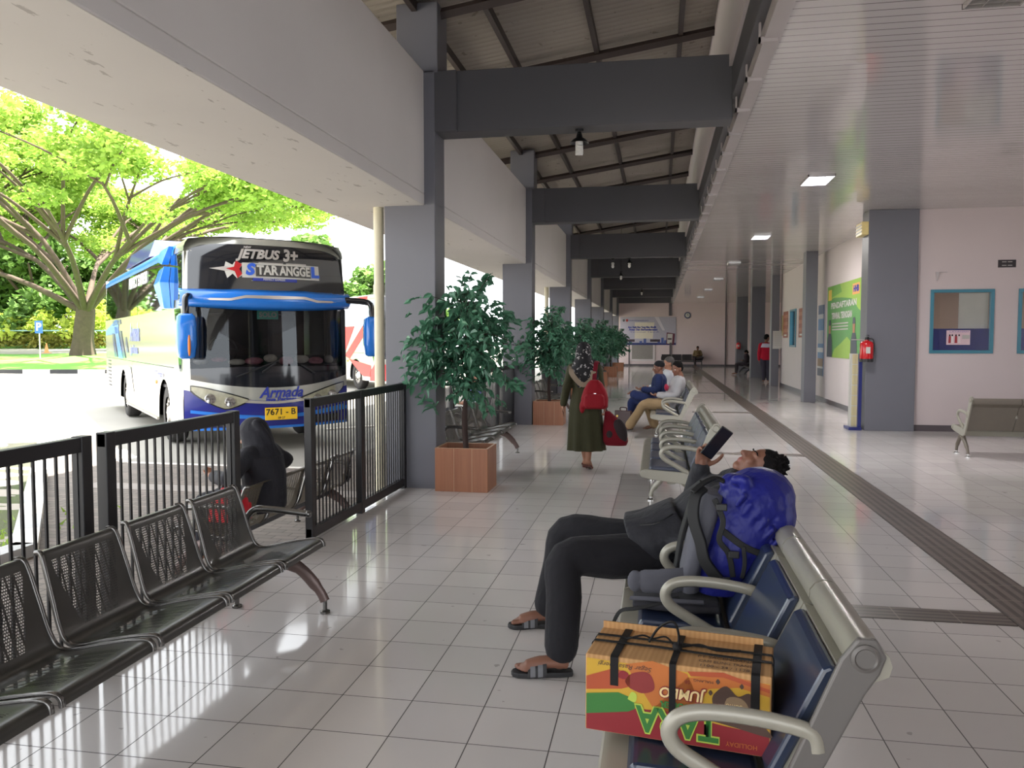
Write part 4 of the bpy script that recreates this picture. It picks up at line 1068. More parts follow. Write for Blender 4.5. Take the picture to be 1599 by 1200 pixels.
b3 = padded_bench('padded_bench', 4, 0.60, MP2, 'beige bench with the three seated men on it', 'padded benches in the hall')
b3.rotation_euler = (0, 0, math.pi); b3.location = (-0.12, 13.05 + 4 * 0.60, 0)
b4 = padded_bench('padded_bench', 3, 0.60, MP3, 'beige bench with brown mesh panels seen from behind at the right edge', 'padded benches in the hall', inset=0.03)
b4.rotation_euler = (0, 0, math.pi / 2); b4.location = (4.10 + 1.85, 12.35, 0)

# ---------------------------------------------------------------- fences
def fence(y0, y1, mids, label, x=-2.7, h=1.14):
    t = thing('railing', (x, y0, 0), 0, label, 'fence', 'black railing panels along the platform edge'); L = y1 - y0
    MB().box(-0.025, 0, h - 0.07, 0.025, L, h).build('top_rail', M['fence'], t, bevel=0.004)
    MB().box(-0.025, 0, 0.03, 0.025, L, 0.11).build('bottom_rail', M['fence'], t, bevel=0.004)
    for y, w in [(0.0, 0.07), (L - 0.07, 0.07)] + [(m - y0, 0.08) for m in mids]:
        MB().box(-0.03, y, -0.18 if x < -2.8 else 0.0, 0.03, y + w, h + 0.004).build('post', M['fence'], t, bevel=0.004)
    pk = MB(); n = int(L / 0.068)
    for i in range(1, n): pk.box(-0.0045, i * L / n - 0.007, 0.1, 0.0045, i * L / n + 0.007, h - 0.06)
    pk.build('pickets', M['fence'], t)
    return t
fence(0.4, 3.40, [], 'black picket railing panel at the left edge behind the nearest steel bench')
fence(3.50, 4.78, [], 'black picket gate leaf on the near side of the fence gap')
for y in (0.55, 0.8, 1.02):
    pass
fence(5.86, 8.27, [6.94], 'black picket railing on the far side of the gap, ending at the first column')
for i in range(1, 6):
    y = PY[i + 1] if False else 8.27 + 6.62 * (i - 1)
    o1 = fence(y + 0.42, y + 2.1, [], 'black picket railing starting just past column %s along the platform' % ('one', 'two', 'three', 'four', 'five')[i - 1])
    o2 = fence(y + 4.0, y + 6.6, [y + 5.1], 'black picket railing ending at column %s along the platform' % ('two', 'three', 'four', 'five', 'six')[i - 1])

# ---------------------------------------------------------------- drain pipes
for i, (x, y, lab) in enumerate(((-2.99, 8.34, 'cream drain pipe standing beside the first grey column'), (-2.99, 21.58, 'cream drain pipe beside the third grey column'), (-2.99, 34.8, 'cream drain pipe beside the fifth grey column'))):
    t = thing('drain_pipe', (x, y, 0), 0, lab, 'pipe', 'cream drain pipes')
    MB().tube([(0, 0, GZ), (0, 0, 3.03)], 0.055, 16).build('pipe', M['cream'], t, smooth=50)
    MB().tube([(0, 0, 2.1), (0, 0, 2.2)], 0.062, 16).build('pipe_collar', M['cream'], t, smooth=50)

# ---------------------------------------------------------------- potted trees
M['leaf_pot'] = leaf_mat('glossy_dark_green_leaves', (36, 82, 62), (98, 148, 118), 0.15, 0.28)
M['stem'] = P('dark_tree_stem', (58, 42, 38), 0.8, var=0.3, bump=0.3, bscale=30)
M['soil'] = P('dark_soil', (46, 36, 32), 0.95, var=0.3, scale=30)
M['lip'] = P('pale_edge_banding', (196, 160, 128), 0.4)
def leaf(mb, p, d, ln, rnd):
    d = d.normalized(); s = d.cross(Vector((rnd.uniform(-1, 1), rnd.uniform(-1, 1), 0.3)));
    if s.length < 1e-4: return
    s.normalize(); u = s.cross(d) * 0.12 * ln; w = ln * 0.24
    o = len(mb.v)
    mb.v += [tuple(p), tuple(p + d * ln * 0.3 + s * w + u), tuple(p + d * ln * 0.7 + s * w * 0.75 + u), tuple(p + d * ln - Vector((0, 0, 0.1 * ln))), tuple(p + d * ln * 0.7 - s * w * 0.75 + u), tuple(p + d * ln * 0.3 - s * w + u), tuple(p + d * ln * 0.35), tuple(p + d * ln * 0.7)]
    for f in ((0, 1, 6), (1, 2, 7, 6), (2, 3, 7), (3, 4, 7), (4, 5, 6, 7), (5, 0, 6)): mb.f.append([o + i for i in f]); mb.m.append(0)
def potted_tree(label, seed):
    rnd = random.Random(seed); t = thing('potted_tree', (0, 0, 0), 0, label, 'potted tree', 'ficus trees in wooden planters')
    W, D, H, th = 0.285, 0.235, 0.46, 0.022
    bx = MB().box(-W, -D, 0, W, -D + th, H).box(-W, D - th, 0, W, D, H).box(-W, -D + th, 0, -W + th, D - th, H).box(W - th, -D + th, 0, W, D - th, H).box(-W + th, -D + th, 0, W - th, D - th, 0.03)
    pb = bx.build('planter_box', M['wood'], t, bevel=0.003)
    lp = MB()
    for a in (-W, W - th): lp.box(a, -D, H, a + th, D, H + 0.003)
    for a in (-D, D - th): lp.box(-W + th, a, H, W - th, a + th, H + 0.003)
    lp.build('planter_rim', M['lip'], pb)
    for x in (-0.08, 0.115): MB().box(x, -D - 0.002, 0.0, x + 0.004, -D, H).build('panel_joint', M['lip'], pb)
    MB().box(-W + th, -D + th, 0.03, W - th, D - th, H - 0.06).build('soil', M['soil'], t)
    st = MB(); st.tube(arc([(0.0, 0, 0.38), (-0.02, 0.01, 0.8), (0.02, 0, 1.15), (0, 0.01, 1.6), (0.02, 0, 2.0)], 4), [0.032] * 5 + [0.026] * 5 + [0.02] * 4 + [0.01] * 3, 8)
    lf = MB()
    for i in range(170):
        z0 = rnd.uniform(1.0, 1.85); a = rnd.uniform(0, 6.283)
        rr = rnd.uniform(0.18, 0.62) * (1.0 if 1.1 < z0 < 1.7 else 0.72)
        e = Vector((math.cos(a) * rr, math.sin(a) * rr, z0 + rnd.uniform(-0.15, 0.36)))
        s = Vector((0, 0, z0)); mid = s.lerp(e, 0.55) + Vector((0, 0, 0.08))
        pts = arc([s, mid, e, e + Vector((math.cos(a) * 0.08, math.sin(a) * 0.08, rnd.uniform(-0.12, -0.02)))], 3)
        if i % 2 == 0 and not (e.x < -0.25 and e.y > -0.16): st.tube([s, mid, e], [0.008, 0.005, 0.003], 4)
        for k in range(11):
            q = pts[min(len(pts) - 1, int(2 + k * (len(pts) - 3) / 10))]
            dd = Vector((rnd.uniform(-1, 1), rnd.uniform(-1, 1), rnd.uniform(-1.5, 0.35))) + Vector((math.cos(a), math.sin(a), 0)) * 0.6
            if q.x < -0.25 and q.y > -0.16: q = Vector((q.x, -0.17 - 0.2 * rnd.random(), q.z))
            leaf(lf, q + Vector((rnd.uniform(-.03, .03), rnd.uniform(-.03, .03), rnd.uniform(-.03, .03))), dd, rnd.uniform(0.07, 0.125), rnd)
    for i in range(5):
        a = rnd.uniform(0, 6.28); pts = arc([(0, 0, 1.7), (math.cos(a) * 0.12, math.sin(a) * 0.12, 2.05), (math.cos(a) * 0.3, math.sin(a) * 0.3, 2.28)], 5)
        st.tube(pts, 0.004, 4)
        for q in pts[3:]:
            for k in range(3): leaf(lf, q, Vector((rnd.uniform(-1, 1), rnd.uniform(-1, 1), rnd.uniform(-.8, .6))), rnd.uniform(0.07, 0.12), rnd)
    st.build('trunk', M['stem'], t, smooth=60)
    lf.build('foliage', M['leaf_pot'], t, fix=False)
    return t
pt = potted_tree('nearest potted ficus in a wooden planter in front of the first column', 3); pt.location = (-2.03, 8.37, 0)
LB = ('potted ficus in a wooden planter at the second column, behind the walking woman', 'third potted ficus along the columns, its planter hidden by the walking woman', 'fourth potted ficus along the columns with an orange-brown planter', 'fifth potted ficus along the columns', 'farthest potted ficus along the columns, by the end wall')
for i, lab in enumerate(LB):
    c = copy_tree(pt); c.location = (-2.03, 8.37 + 6.75 * (i + 1) - (0.0 if i == 0 else 0.1 * i), 0); c.rotation_euler = (0, 0, 0); c['label'] = lab
    c.scale = (1, 1, (0.97, 0.95, 1, 0.97, 0.95)[i])
# ---------------------------------------------------------------- people
M['skin'] = P('brown_skin', (122, 82, 65), 0.55, var=0.08, scale=14)
M['skin2'] = P('tan_skin', (164, 116, 92), 0.55, var=0.08, scale=14)
M['hair'] = P('black_hair', (16, 13, 13), 0.75, spec=0.15, var=0.3, scale=60, bump=0.6, bscale=120)
M['hair_grey'] = P('greying_hair', (74, 70, 68), 0.7, var=0.3, scale=60)
M['eye_white'] = P('eye_white', (224, 218, 210), 0.3, var=0.01)
M['eye_dark'] = P('eye_dark', (30, 20, 16), 0.2)
M['lip'] = M['lip']
M['lips'] = P('lips', (132, 78, 70), 0.5)
def cloth(name, rgb, var=0.12, rough=0.85, bump=0.35, scale=7, bscale=9):
    m, k, b = base_mat(name); c = lin(rgb); v = k.obj()[0]
    k.l.new(k.mix(k.noise(v, scale, 4), tuple(x * (1 - var) for x in c[:3]) + (1,), tuple(min(1, x * (1 + var)) for x in c[:3]) + (1,)), b.inputs['Base Color'])
    b.inputs['Roughness'].default_value = rough; b.inputs['Specular IOR Level'].default_value = 0.25
    b.inputs['Sheen Weight'].default_value = 0.04
    w = k.noise(k.vmul(v, 1.0, 1.6, 0.8), bscale, 3, 0.6)
    k.l.new(k.bump(w, bump, 0.03), b.inputs['Normal']); return m
V = Vector
def frame(f, u):
    f = V(f).normalized(); u = V(u); u = (u - f * u.dot(f)).normalized(); return f, u, u.cross(f)
def head_prims(c, f, u, k=1.0, mi=0, lips=None):
    """skull, jaw, nose, brow, cheeks, lips, ears around centre c; f = face direction, u = crown direction"""
    f, u, s = frame(f, u); c = V(c); MX = Matrix((s, f, u)).transposed().to_4x4()
    q = lambda a, b, d: c + s * a * k + f * b * k + u * d * k
    pr = [('e', q(0, -0.012, 0.03), (0.074 * k, 0.094 * k, 0.082 * k), mi, MX), ('e', q(0, 0.022, -0.03), (0.062 * k, 0.068 * k, 0.085 * k), mi, MX),
          ('e', q(0, 0.048, -0.088), (0.036 * k, 0.036 * k, 0.028 * k), mi, MX), ('e', q(0, 0.062, 0.018), (0.055 * k, 0.024 * k, 0.016 * k), mi, MX),
          ('t', [q(0, 0.078, 0.012), q(0, 0.100, -0.018), q(0, 0.106, -0.030)], [0.010 * k, 0.013 * k, 0.015 * k], mi),
          ('e', q(0.013, 0.092, -0.033), (0.010 * k, 0.010 * k, 0.008 * k), mi, MX), ('e', q(-0.013, 0.092, -0.033), (0.010 * k, 0.010 * k, 0.008 * k), mi, MX),
          ('e', q(0.038, 0.058, -0.022), (0.024 * k, 0.022 * k, 0.024 * k), mi, MX), ('e', q(-0.038, 0.058, -0.022), (0.024 * k, 0.022 * k, 0.024 * k), mi, MX),
          ('e', q(0, 0.080, -0.056), (0.024 * k, 0.014 * k, 0.008 * k), mi if lips is None else lips, MX), ('e', q(0, 0.077, -0.067), (0.021 * k, 0.014 * k, 0.008 * k), mi if lips is None else lips, MX)]
    for sg in (-1, 1): pr.append(('e', q(0.074 * sg, -0.008, -0.015), (0.010 * k, 0.020 * k, 0.032 * k), mi, MX))
    return pr, q, MX
def eyes(q, k, parent, loc):
    for sg in (-1, 1):
        p = q(0.030 * sg, 0.071, -0.002) - V(loc)
        e = MB().ball(p, 0.0115 * k, 10, 8).build('eye', M['eye_white'], parent, smooth=180)
        p2 = q(0.030 * sg, 0.0785, -0.003) - V(loc)
        MB().ball(p2, 0.0062 * k, 8, 6).build('pupil', M['eye_dark'], e, smooth=180)
def hair_prims(c, f, u, k=1.0, mi=0, style='short'):
    f, u, s = frame(f, u); c = V(c); MX = Matrix((s, f, u)).transposed().to_4x4()
    q = lambda a, b, d: c + s * a * k + f * b * k + u * d * k
    pr = [('e', q(0, -0.022, 0.048), (0.083 * k, 0.094 * k, 0.080 * k), mi, MX), ('e', q(0, -0.055, -0.005), (0.076 * k, 0.058 * k, 0.075 * k), mi, MX)]
    for sg in (-1, 1): pr.append(('t', [q(0.016 * sg, 0.090, 0.022), q(0.034 * sg, 0.084, 0.027), q(0.050 * sg, 0.066, 0.022)], [0.005 * k] * 3, mi))
    if style == 'messy':
        rr = random.Random(5)
        for i in range(90):
            a = rr.uniform(0, 6.28); b = rr.uniform(0.1, 1.45)
            d = s * math.cos(a) * math.sin(b) + f * (math.sin(a) * math.sin(b) * 0.8 - 0.1) + u * math.cos(b)
            p = c + (u * 0.045 - f * 0.022) * k + d * 0.084 * k
            pr.append(('t', [p, p + d * 0.022 + s * rr.uniform(-.012, .012)], [0.009 * k, 0.004 * k], mi))
    return pr
def hand_prims(w, d, n, side, k=1.0, curl=0.35, mi=0, spread=0.12, thumb=0.6, tcurl=0.25):
    """palm, four fingers, thumb. w wrist, d finger direction, n palm normal, side = +1/-1 thumb side along d x n"""
    d = V(d).normalized(); n = V(n); n = (n - d * n.dot(d)).normalized(); x = d.cross(n) * side; w = V(w)
    P_ = lambda a, b, c: w + d * a * k + x * b * k + n * c * k
    MX = Matrix((x, d, n)).transposed().to_4x4()
    pr = [('e', P_(0.045, 0.0, 0), (0.040 * k, 0.052 * k, 0.017 * k), mi, MX), ('e', P_(0.075, 0.0, 0), (0.041 * k, 0.026 * k, 0.014 * k), mi, MX), ('t', [P_(-0.03, 0, 0), P_(0.03, 0, 0)], [0.026 * k, 0.027 * k], mi)]
    ln = [(0.030, 0.066), (0.010, 0.076), (-0.011, 0.071), (-0.031, 0.056)]
    for i, (b, l) in enumerate(ln):
        base = P_(0.088 if i < 3 else 0.080, b, 0); a = (b / 0.03) * spread; pts = [base - d * 0.02 * k, base]; ang = 0.0
        dd = (d + x * a).normalized()
        for j, s_ in enumerate((0.45, 0.32, 0.25)):
            ang += curl * (0.8 + 0.25 * i / 3) * (1.0 if j == 0 else 1.15)
            pts.append(pts[-1] + (dd * math.cos(ang) + n * math.sin(ang)) * l * s_ * k)
        pr.append(('t', pts, [0.0095 * k, 0.0092 * k, 0.0085 * k, 0.008 * k, 0.0068 * k], mi))
    tb = P_(0.022, 0.030, 0.004); t1 = tb + (d * 0.55 + x * thumb + n * tcurl).normalized() * 0.036 * k
    t2 = t1 + (d * 0.85 + x * thumb * 0.55 + n * tcurl * 1.2).normalized() * 0.030 * k; t3 = t2 + (d * 0.95 + x * thumb * 0.3 + n * tcurl * 1.4).normalized() * 0.024 * k
    pr += [('t', [P_(0.012, 0.012, 0), tb, t1, t2, t3], [0.016 * k, 0.014 * k, 0.0105 * k, 0.0098 * k, 0.0075 * k], mi)]
    return pr
def foot_prims(heel, toe, up, side, k=1.0, mi=0, toes=True):
    heel = V(heel); toe = V(toe); d = (toe - heel); L = d.length; d.normalize(); up = V(up); up = (up - d * up.dot(d)).normalized(); x = d.cross(up) * side
    P_ = lambda a, b, c: heel + d * a * L + x * b + up * c
    pr = [('t', [P_(0.02, 0, 0.032), P_(0.25, 0, 0.042), P_(0.55, 0.004, 0.036), P_(0.80, 0.004, 0.022)], [0.030, 0.034, 0.036, 0.030], mi, (0.85, 1.1, up)),
          ('e', P_(0.74, 0.005, 0.02), (0.042, 0.042, 0.018), mi, Matrix((x, d, up)).transposed().to_4x4())]
    if toes:
        for i, (b, l, r) in enumerate(((0.028, 1.0, 0.0125), (0.009, 0.99, 0.0095), (-0.007, 0.955, 0.009), (-0.021, 0.91, 0.0085), (-0.034, 0.86, 0.008))):
            pr.append(('t', [P_(0.72, b * 0.9, 0.018), P_(l - 0.03, b, 0.013)], [r * 1.1, r], mi))
    else: pr.append(('e', P_(0.88, 0.0, 0.018), (0.038, 0.035, 0.016), mi, Matrix((x, d, up)).transposed().to_4x4()))
    return pr
def ring(c, s, d, hw, hd, n=18, p=2.3):
    out = []
    for j in range(n):
        a = 2 * math.pi * j / n; ca, sa = math.cos(a), math.sin(a)
        out.append(c + s * math.copysign(abs(ca) ** (2 / p), ca) * hw + d * math.copysign(abs(sa) ** (2 / p), sa) * hd)
    return out
def torso(spine, widths, side, mi=0):
    """spine: points pelvis to neck base; widths: (half width, half depth) per point"""
    sp = [V(p) for p in spine]; rings = []
    for i, p in enumerate(sp):
        t = (sp[min(i + 1, len(sp) - 1)] - sp[max(i - 1, 0)]).normalized(); s = V(side); s = (s - t * s.dot(t)).normalized(); d = s.cross(t)
        rings.append(ring(p, s, d, *widths[i]))
    return ('l', rings, mi)
def g_(w, x): return [(a + x, b + x) for a, b in w]
TW = [(0.13, 0.10), (0.165, 0.118), (0.148, 0.105), (0.160, 0.115), (0.165, 0.105), (0.10, 0.07), (0.052, 0.052)]
def spine7(pel, chest, neck):
    pel, chest, neck = V(pel), V(chest), V(neck); a = (chest - pel)
    return [pel - a.normalized() * 0.09, pel, pel.lerp(chest, 0.5), chest, chest.lerp(neck, 0.55), chest.lerp(neck, 0.86), neck]
def person(name, label, J, o):
    """J joints (world), o options; returns the root Empty at the base"""
    loc = V(o['base']); t = thing(name, loc, 0, label, 'person')
    k = o.get('k', 1.0); vox = o.get('vox', 0.010); skin = o.get('skin', 'skin'); side = V(J['side'])
    sp = spine7(J['pel'], J['chest'], J['neck'])
    B = [torso(sp, [(a * k, b * k) for a, b in TW], side)]
    hp, q, MX = head_prims(J['head'], J['face'], J['crown'], k, 0, 1); B += hp
    f, u, s_ = frame(J['face'], J['crown'])
    B.append(('t', [sp[5], V(J['neck']), V(J['head']) - u * 0.04 * k - f * 0.01], [0.05 * k, 0.052 * k, 0.05 * k], 0))
    ex = o.get('cl', 0.014)
    top, bot = [torso(sp, [(a * k + ex, b * k + ex) for a, b in TW[:-1]] + [(0.066, 0.066)], side, 0)], []
    tw = o.get('hem')
    for S in 'LR':
        sh, el, wr = V(J['sh' + S]), V(J['el' + S]), V(J['wr' + S]); hip, kn, an = V(J['hip' + S]), V(J['kn' + S]), V(J['an' + S])
        B += [('t', [V(sp[4]).lerp(sh, 0.5), sh, sh.lerp(el, 0.5), el, el.lerp(wr, 0.4), wr], [0.05 * k, 0.052 * k, 0.044 * k, 0.038 * k, 0.037 * k, 0.026 * k], 0),
              ('t', [hip, hip.lerp(kn, 0.5), kn, kn.lerp(an, 0.35), an], [0.085 * k, 0.072 * k, 0.054 * k, 0.052 * k, 0.034 * k], 0)]
        sg = 1 if S == 'L' else -1
        if 'hd' + S in J:
            hd = J['hd' + S]; B += hand_prims(wr, hd[0], hd[1], hd[2], k * o.get('hk', 1.0), *(hd[3:]))
        if 'toe' + S in J:
            toe = V(J['toe' + S]); heel = V(J.get('heel' + S, an + V((0, 0, -0.06))))
            B += foot_prims(heel, toe, J.get('up' + S, (0, 0, 1)), J.get('ts' + S, sg), k, 0, o.get('toes', False))
            B.append(('t', [an, heel.lerp(toe, 0.18) + V(J.get('up' + S, (0, 0, 1))) * 0.04], [0.034 * k, 0.036 * k], 0))
        sl = o.get('sleeve', 0.96); se = el.lerp(wr, sl) if sl > 0 else sh.lerp(el, 1 + sl)
        if sl > 0: top.append(('t', [V(sp[4]).lerp(sh, 0.5), sh, sh.lerp(el, 0.5), el, se], [0.062 * k + ex * .5, 0.064 * k + ex * .6, 0.055 * k + ex * .6, 0.050 * k + ex * .6, 0.040 * k + ex * .5], 0))
        else: top.append(('t', [V(sp[4]).lerp(sh, 0.5), sh, se], [0.06 * k + ex * .5, 0.064 * k + ex * .5, 0.056 * k + ex], 0))
        tl = o.get('trouser', 0.93); lk = o.get('legk', 1.0)
        bot.append(('t', [hip, hip.lerp(kn, 0.5), kn, kn.lerp(an, 0.4), kn.lerp(an, tl)], [(0.098 * k + ex * .4) * lk, (0.088 * k + ex * .5) * lk, (0.068 * k + ex * .5) * lk, (0.064 * k + ex * .6) * lk, o.get('cuff', 0.058) * k], 0))
    bot.append(torso(sp[:3], [(a * k + ex * .7, b * k + ex * .7) for a, b in TW[:3]], side, 0))
    fuse(B, vox, 'body', [M[skin], M['lips']], 3, t, loc)
    if o.get('eyes', True): eyes(q, k, t, loc)
    if 'top' in o: fuse(top + o.get('top_extra', []), o.get('cvox', vox * 1.15), o.get('topname', 'shirt'), o['top'] if isinstance(o['top'], list) else [o['top']], o.get('csm', 4), t, loc)
    if 'bot' in o: fuse(bot + o.get('bot_extra', []), o.get('cvox', vox * 1.15), 'trousers', [o['bot']], o.get('csm', 4), t, loc)
    if o.get('hair', 'short'): fuse(hair_prims(J['head'], J['face'], J['crown'], k, 0, o.get('hair', 'short')), min(vox, 0.008), 'hair', [o.get('haircol', M['hair'])], 3, t, loc)
    return t, q, sp

# --- the man reclining on the foreground bench with a phone
jk = cloth('charcoal_jacket_cloth', (38, 38, 43), 0.15, 0.7, 0.5); tr = cloth('black_trouser_cloth', (31, 30, 34), 0.12, 0.85, 0.35)
J = dict(side=(0, -1, 0), pel=(0.0, 4.22, 0.505), chest=(0.235, 4.235, 0.705), neck=(0.395, 4.26, 0.845), head=(0.515, 4.27, 0.945), face=(-0.50, -0.12, 0.86), crown=(0.86, 0.05, 0.42),
         shL=(0.30, 4.07, 0.79), elL=(0.20, 3.96, 0.60), wrL=(0.06, 4.05, 0.60), shR=(0.30, 4.42, 0.80), elR=(0.205, 4.60, 0.70), wrR=(0.235, 4.44, 0.905),
         hipL=(-0.02, 4.12, 0.50), knL=(-0.44, 3.90, 0.515), anL=(-0.445, 3.735, 0.085), hipR=(-0.02, 4.33, 0.50), knR=(-0.49, 4.40, 0.53), anR=(-0.60, 4.365, 0.085),
         hdL=((-0.8, 0.5, 0.1), (0, 0, -1), -1, 0.35), hdR=((0.16, -0.12, 1.0), (0.40, -0.90, 0.05), 1, 0.5, 0, 0.14, 0.95, 0.35),
         heelL=(-0.405, 3.735, 0.025), toeL=(-0.655, 3.68, 0.025), heelR=(-0.545, 4.37, 0.025), toeR=(-0.79, 4.31, 0.025), tsL=1, tsR=-1)
man, mq, msp = person('person', 'man in charcoal jacket and black trousers reclining on the foreground bench with a phone', J,
    dict(base=(-0.3, 4.1, 0), vox=0.0052, cvox=0.009, k=1.0, top=jk, bot=tr, hair='messy', toes=True, eyes=False, topname='jacket', cuff=0.082, trouser=0.91, cl=0.026, legk=1.12, hk=1.12,
         top_extra=[('l', [ring(V((-0.115, 4.225, 0.56)), V((0, -1, 0)), V((-0.45, 0, 0.89)), 0.235, 0.135), ring(V((-0.02, 4.215, 0.57)), V((0, -1, 0)), V((-0.45, 0, 0.89)), 0.24, 0.15), ring(V((0.16, 4.22, 0.655)), V((0, -1, 0)), V((-0.6, 0, 0.8)), 0.215, 0.15)], 0),
                    ('t', [(0.34, 4.10, 0.86), (0.40, 4.25, 0.905), (0.36, 4.40, 0.87)], [0.035, 0.035, 0.035], 0)]))
loc = man.location
MB().tube(arc([(-0.08, 4.02, 0.675), (0.0, 4.005, 0.69), (0.08, 4.03, 0.735)], 5), 0.004, 6).build('pocket_zip', M['black'], man, loc=-loc)
sl_blk = P('black_sandal_rubber', (34, 33, 35), 0.6); sl_gry = P('grey_sandal_stripe', (104, 104, 108), 0.6)
for hx, hy, tx, ty, sg in ((-0.385, 3.74, -0.675, 3.676, 1), (-0.525, 4.375, -0.81, 4.306, -1)):
    h = V((hx, hy, 0)); d = (V((tx, ty, 0)) - h); L = d.length; d.normalize(); x = d.cross(V((0, 0, 1))) * sg
    out = [(0, 0.0), (0.02, 0.028), (0.2, 0.036), (0.45, 0.034), (0.7, 0.048), (0.88, 0.046), (0.97, 0.028), (1.0, 0.006), (0.98, -0.018), (0.9, -0.036), (0.72, -0.044), (0.45, -0.036), (0.2, -0.036), (0.02, -0.028)]
    sd = MB().prism([tuple((h + d * a * L + x * b)[:2]) for a, b in out], 0.0, 0.026, 'z').build('sandal', sl_blk, man, loc=-loc, bevel=0.006)
    P_ = lambda a, b, c: h + d * a * L + x * b + V((0, 0, c))
    for a0, a1, mt in ((0.50, 0.58, sl_gry), (0.58, 0.62, sl_blk), (0.62, 0.70, sl_gry), (0.44, 0.50, sl_blk), (0.70, 0.74, sl_blk)):
        st = MB(); ri = []
        for i in range(13):
            t_ = math.pi * i / 12; b = math.cos(t_) * 0.05; z = 0.014 + math.sin(t_) ** 0.7 * (0.072 - 0.03 * (a0 - 0.44) / 0.3)
            ri.append([P_(a0, b, z), P_(a1, b, z - 0.003), P_(a1, b * 0.93, z - 0.006), P_(a0, b * 0.93, z - 0.004)])
        st.loft(ri).build('sandal_strap', mt, sd, smooth=40)
# the phone in his raised hand
ph = thing('phone', (0.292, 4.35, 1.032), 0, 'black smartphone held up by the reclining man', 'phone')
pu = V((0.60, -0.05, 0.78)).normalized(); pn = V((0.45, -0.85, -0.30)); pn = (pn - pu * pn.dot(pu)).normalized(); px = pu.cross(pn)
PM = Matrix((px, pn, pu)).transposed().to_4x4()
MB().cbox((0, 0, 0.03), (0.086, 0.009, 0.186), 0, PM).build('phone_body', P('black_phone_case', (24, 24, 28), 0.25), ph, bevel=0.004)
MB().cbox((0, 0.0052, 0.03), (0.078, 0.001, 0.174), 0, PM).build('phone_screen', P('dark_phone_screen', (34, 34, 44), 0.08), ph)

# --- the woman walking away down the hall
BX, BYW = -0.89, 9.87
olive = cloth('olive_dress_cloth', (62, 61, 42), 0.18, 0.85, 0.5, 5, 6)
def hijab_mat():
    m, k, b = base_mat('black_printed_headscarf'); v = k.obj()[0]
    f = k.m('GREATER_THAN', k.noise(v, 24, 2), 0.60); g = k.m('GREATER_THAN', k.noise(v, 70, 2), 0.45)
    k.l.new(k.mix(k.m('MULTIPLY', f, g), lin((26, 24, 28)), lin((176, 172, 172))), b.inputs['Base Color']); b.inputs['Roughness'].default_value = 0.8; return m
J = dict(side=(-1, 0, 0), pel=(BX, BYW + 0.02, 0.83), chest=(BX - 0.005, BYW + 0.05, 1.14), neck=(BX - 0.005, BYW + 0.04, 1.325), head=(BX - 0.02, BYW + 0.07, 1.44), face=(0.05, 1, -0.15), crown=(0, 0.15, 1),
         shL=(BX - 0.155, BYW + 0.03, 1.25), elL=(BX - 0.22, BYW - 0.02, 1.01), wrL=(BX - 0.27, BYW + 0.06, 0.80), shR=(BX + 0.15, BYW + 0.03, 1.25), elR=(BX + 0.20, BYW - 0.01, 1.0), wrR=(BX + 0.25, BYW + 0.02, 0.78),
         hipL=(BX - 0.08, BYW + 0.02, 0.80), knL=(BX - 0.04, BYW + 0.14, 0.44), anL=(BX + 0.0, BYW + 0.18, 0.09), hipR=(BX + 0.08, BYW + 0.02, 0.80), knR=(BX + 0.06, BYW + 0.02, 0.43), anR=(BX + 0.055, BYW - 0.10, 0.11),
         hdL=((-0.12, 0.12, -1), (1, 0, 0), 1, 0.25), hdR=((0.1, 0.1, -1), (-1, 0, 0), 1, 0.9), heelL=(BX + 0.0, BYW + 0.12, 0.03), toeL=(BX - 0.02, BYW + 0.34, 0.02), heelR=(BX + 0.055, BYW - 0.15, 0.075), toeR=(BX + 0.07, BYW + 0.05, 0.02))
sx, sy = V((1, 0, 0)), V((0, 1, 0))
def dr(z, w, d, dx=0.0, dy=0.0, p=2.2): return ring(V((BX + dx, BYW + 0.03 + dy, z)), sx, sy, w, d, 22, p)
def skirt_rings():
    R_ = []
    for z, w, d, dx in ((0.98, 0.15, 0.115, 0), (0.9, 0.17, 0.13, 0), (0.75, 0.20, 0.15, 0.005), (0.55, 0.215, 0.165, 0.01), (0.38, 0.225, 0.175, 0.015), (0.235, 0.235, 0.18, 0.02)):
        r_ = ring(V((BX + dx, BYW + 0.03, z)), sx, sy, w, d, 44, 2.1); f = (0.98 - z) / 0.75
        R_.append([p + (p - V((BX + dx, BYW + 0.03, z))) * (0.09 * f * math.sin(j * 2 * math.pi / 44 * 9 + 0.7)) for j, p in enumerate(r_)])
    return R_
wm, wq, wsp = person('person', 'woman in an olive dress and black printed headscarf walking away with red bags', J,
    dict(base=(BX, BYW, 0), vox=0.008, k=0.94, skin='skin2', top=olive, topname='dress', hair=None, cl=0.014, toes=False, eyes=False, top_extra=[('l', skirt_rings(), 0)], csm=3))
hj = [('e', (BX - 0.02, BYW + 0.055, 1.47), (0.098, 0.118, 0.115), 0), ('l', [dr(1.46, 0.095, 0.10, -0.02, 0.0), dr(1.36, 0.105, 0.11, -0.02, -0.01), dr(1.25, 0.178, 0.135, -0.005, -0.02), dr(1.15, 0.175, 0.14, 0.015, -0.02), dr(1.02, 0.12, 0.10, 0.03, -0.05)], 0)]
fuse(hj, 0.010, 'headscarf', [hijab_mat()], 3, wm, wm.location)
MB().strap([V(p) - wm.location for p in arc([(BX - 0.16, BYW + 0.02, 1.30), (BX - 0.15, BYW - 0.12, 1.20), (BX - 0.05, BYW - 0.15, 1.08), (BX + 0.02, BYW - 0.155, 1.06), (BX + 0.10, BYW - 0.145, 1.13), (BX + 0.12, BYW - 0.12, 1.22)], 5)], 0.06, 0.012, (0, -1, 0.1)).build('shawl', cloth('tan_shawl', (150, 134, 116), 0.15, 0.9), wm)
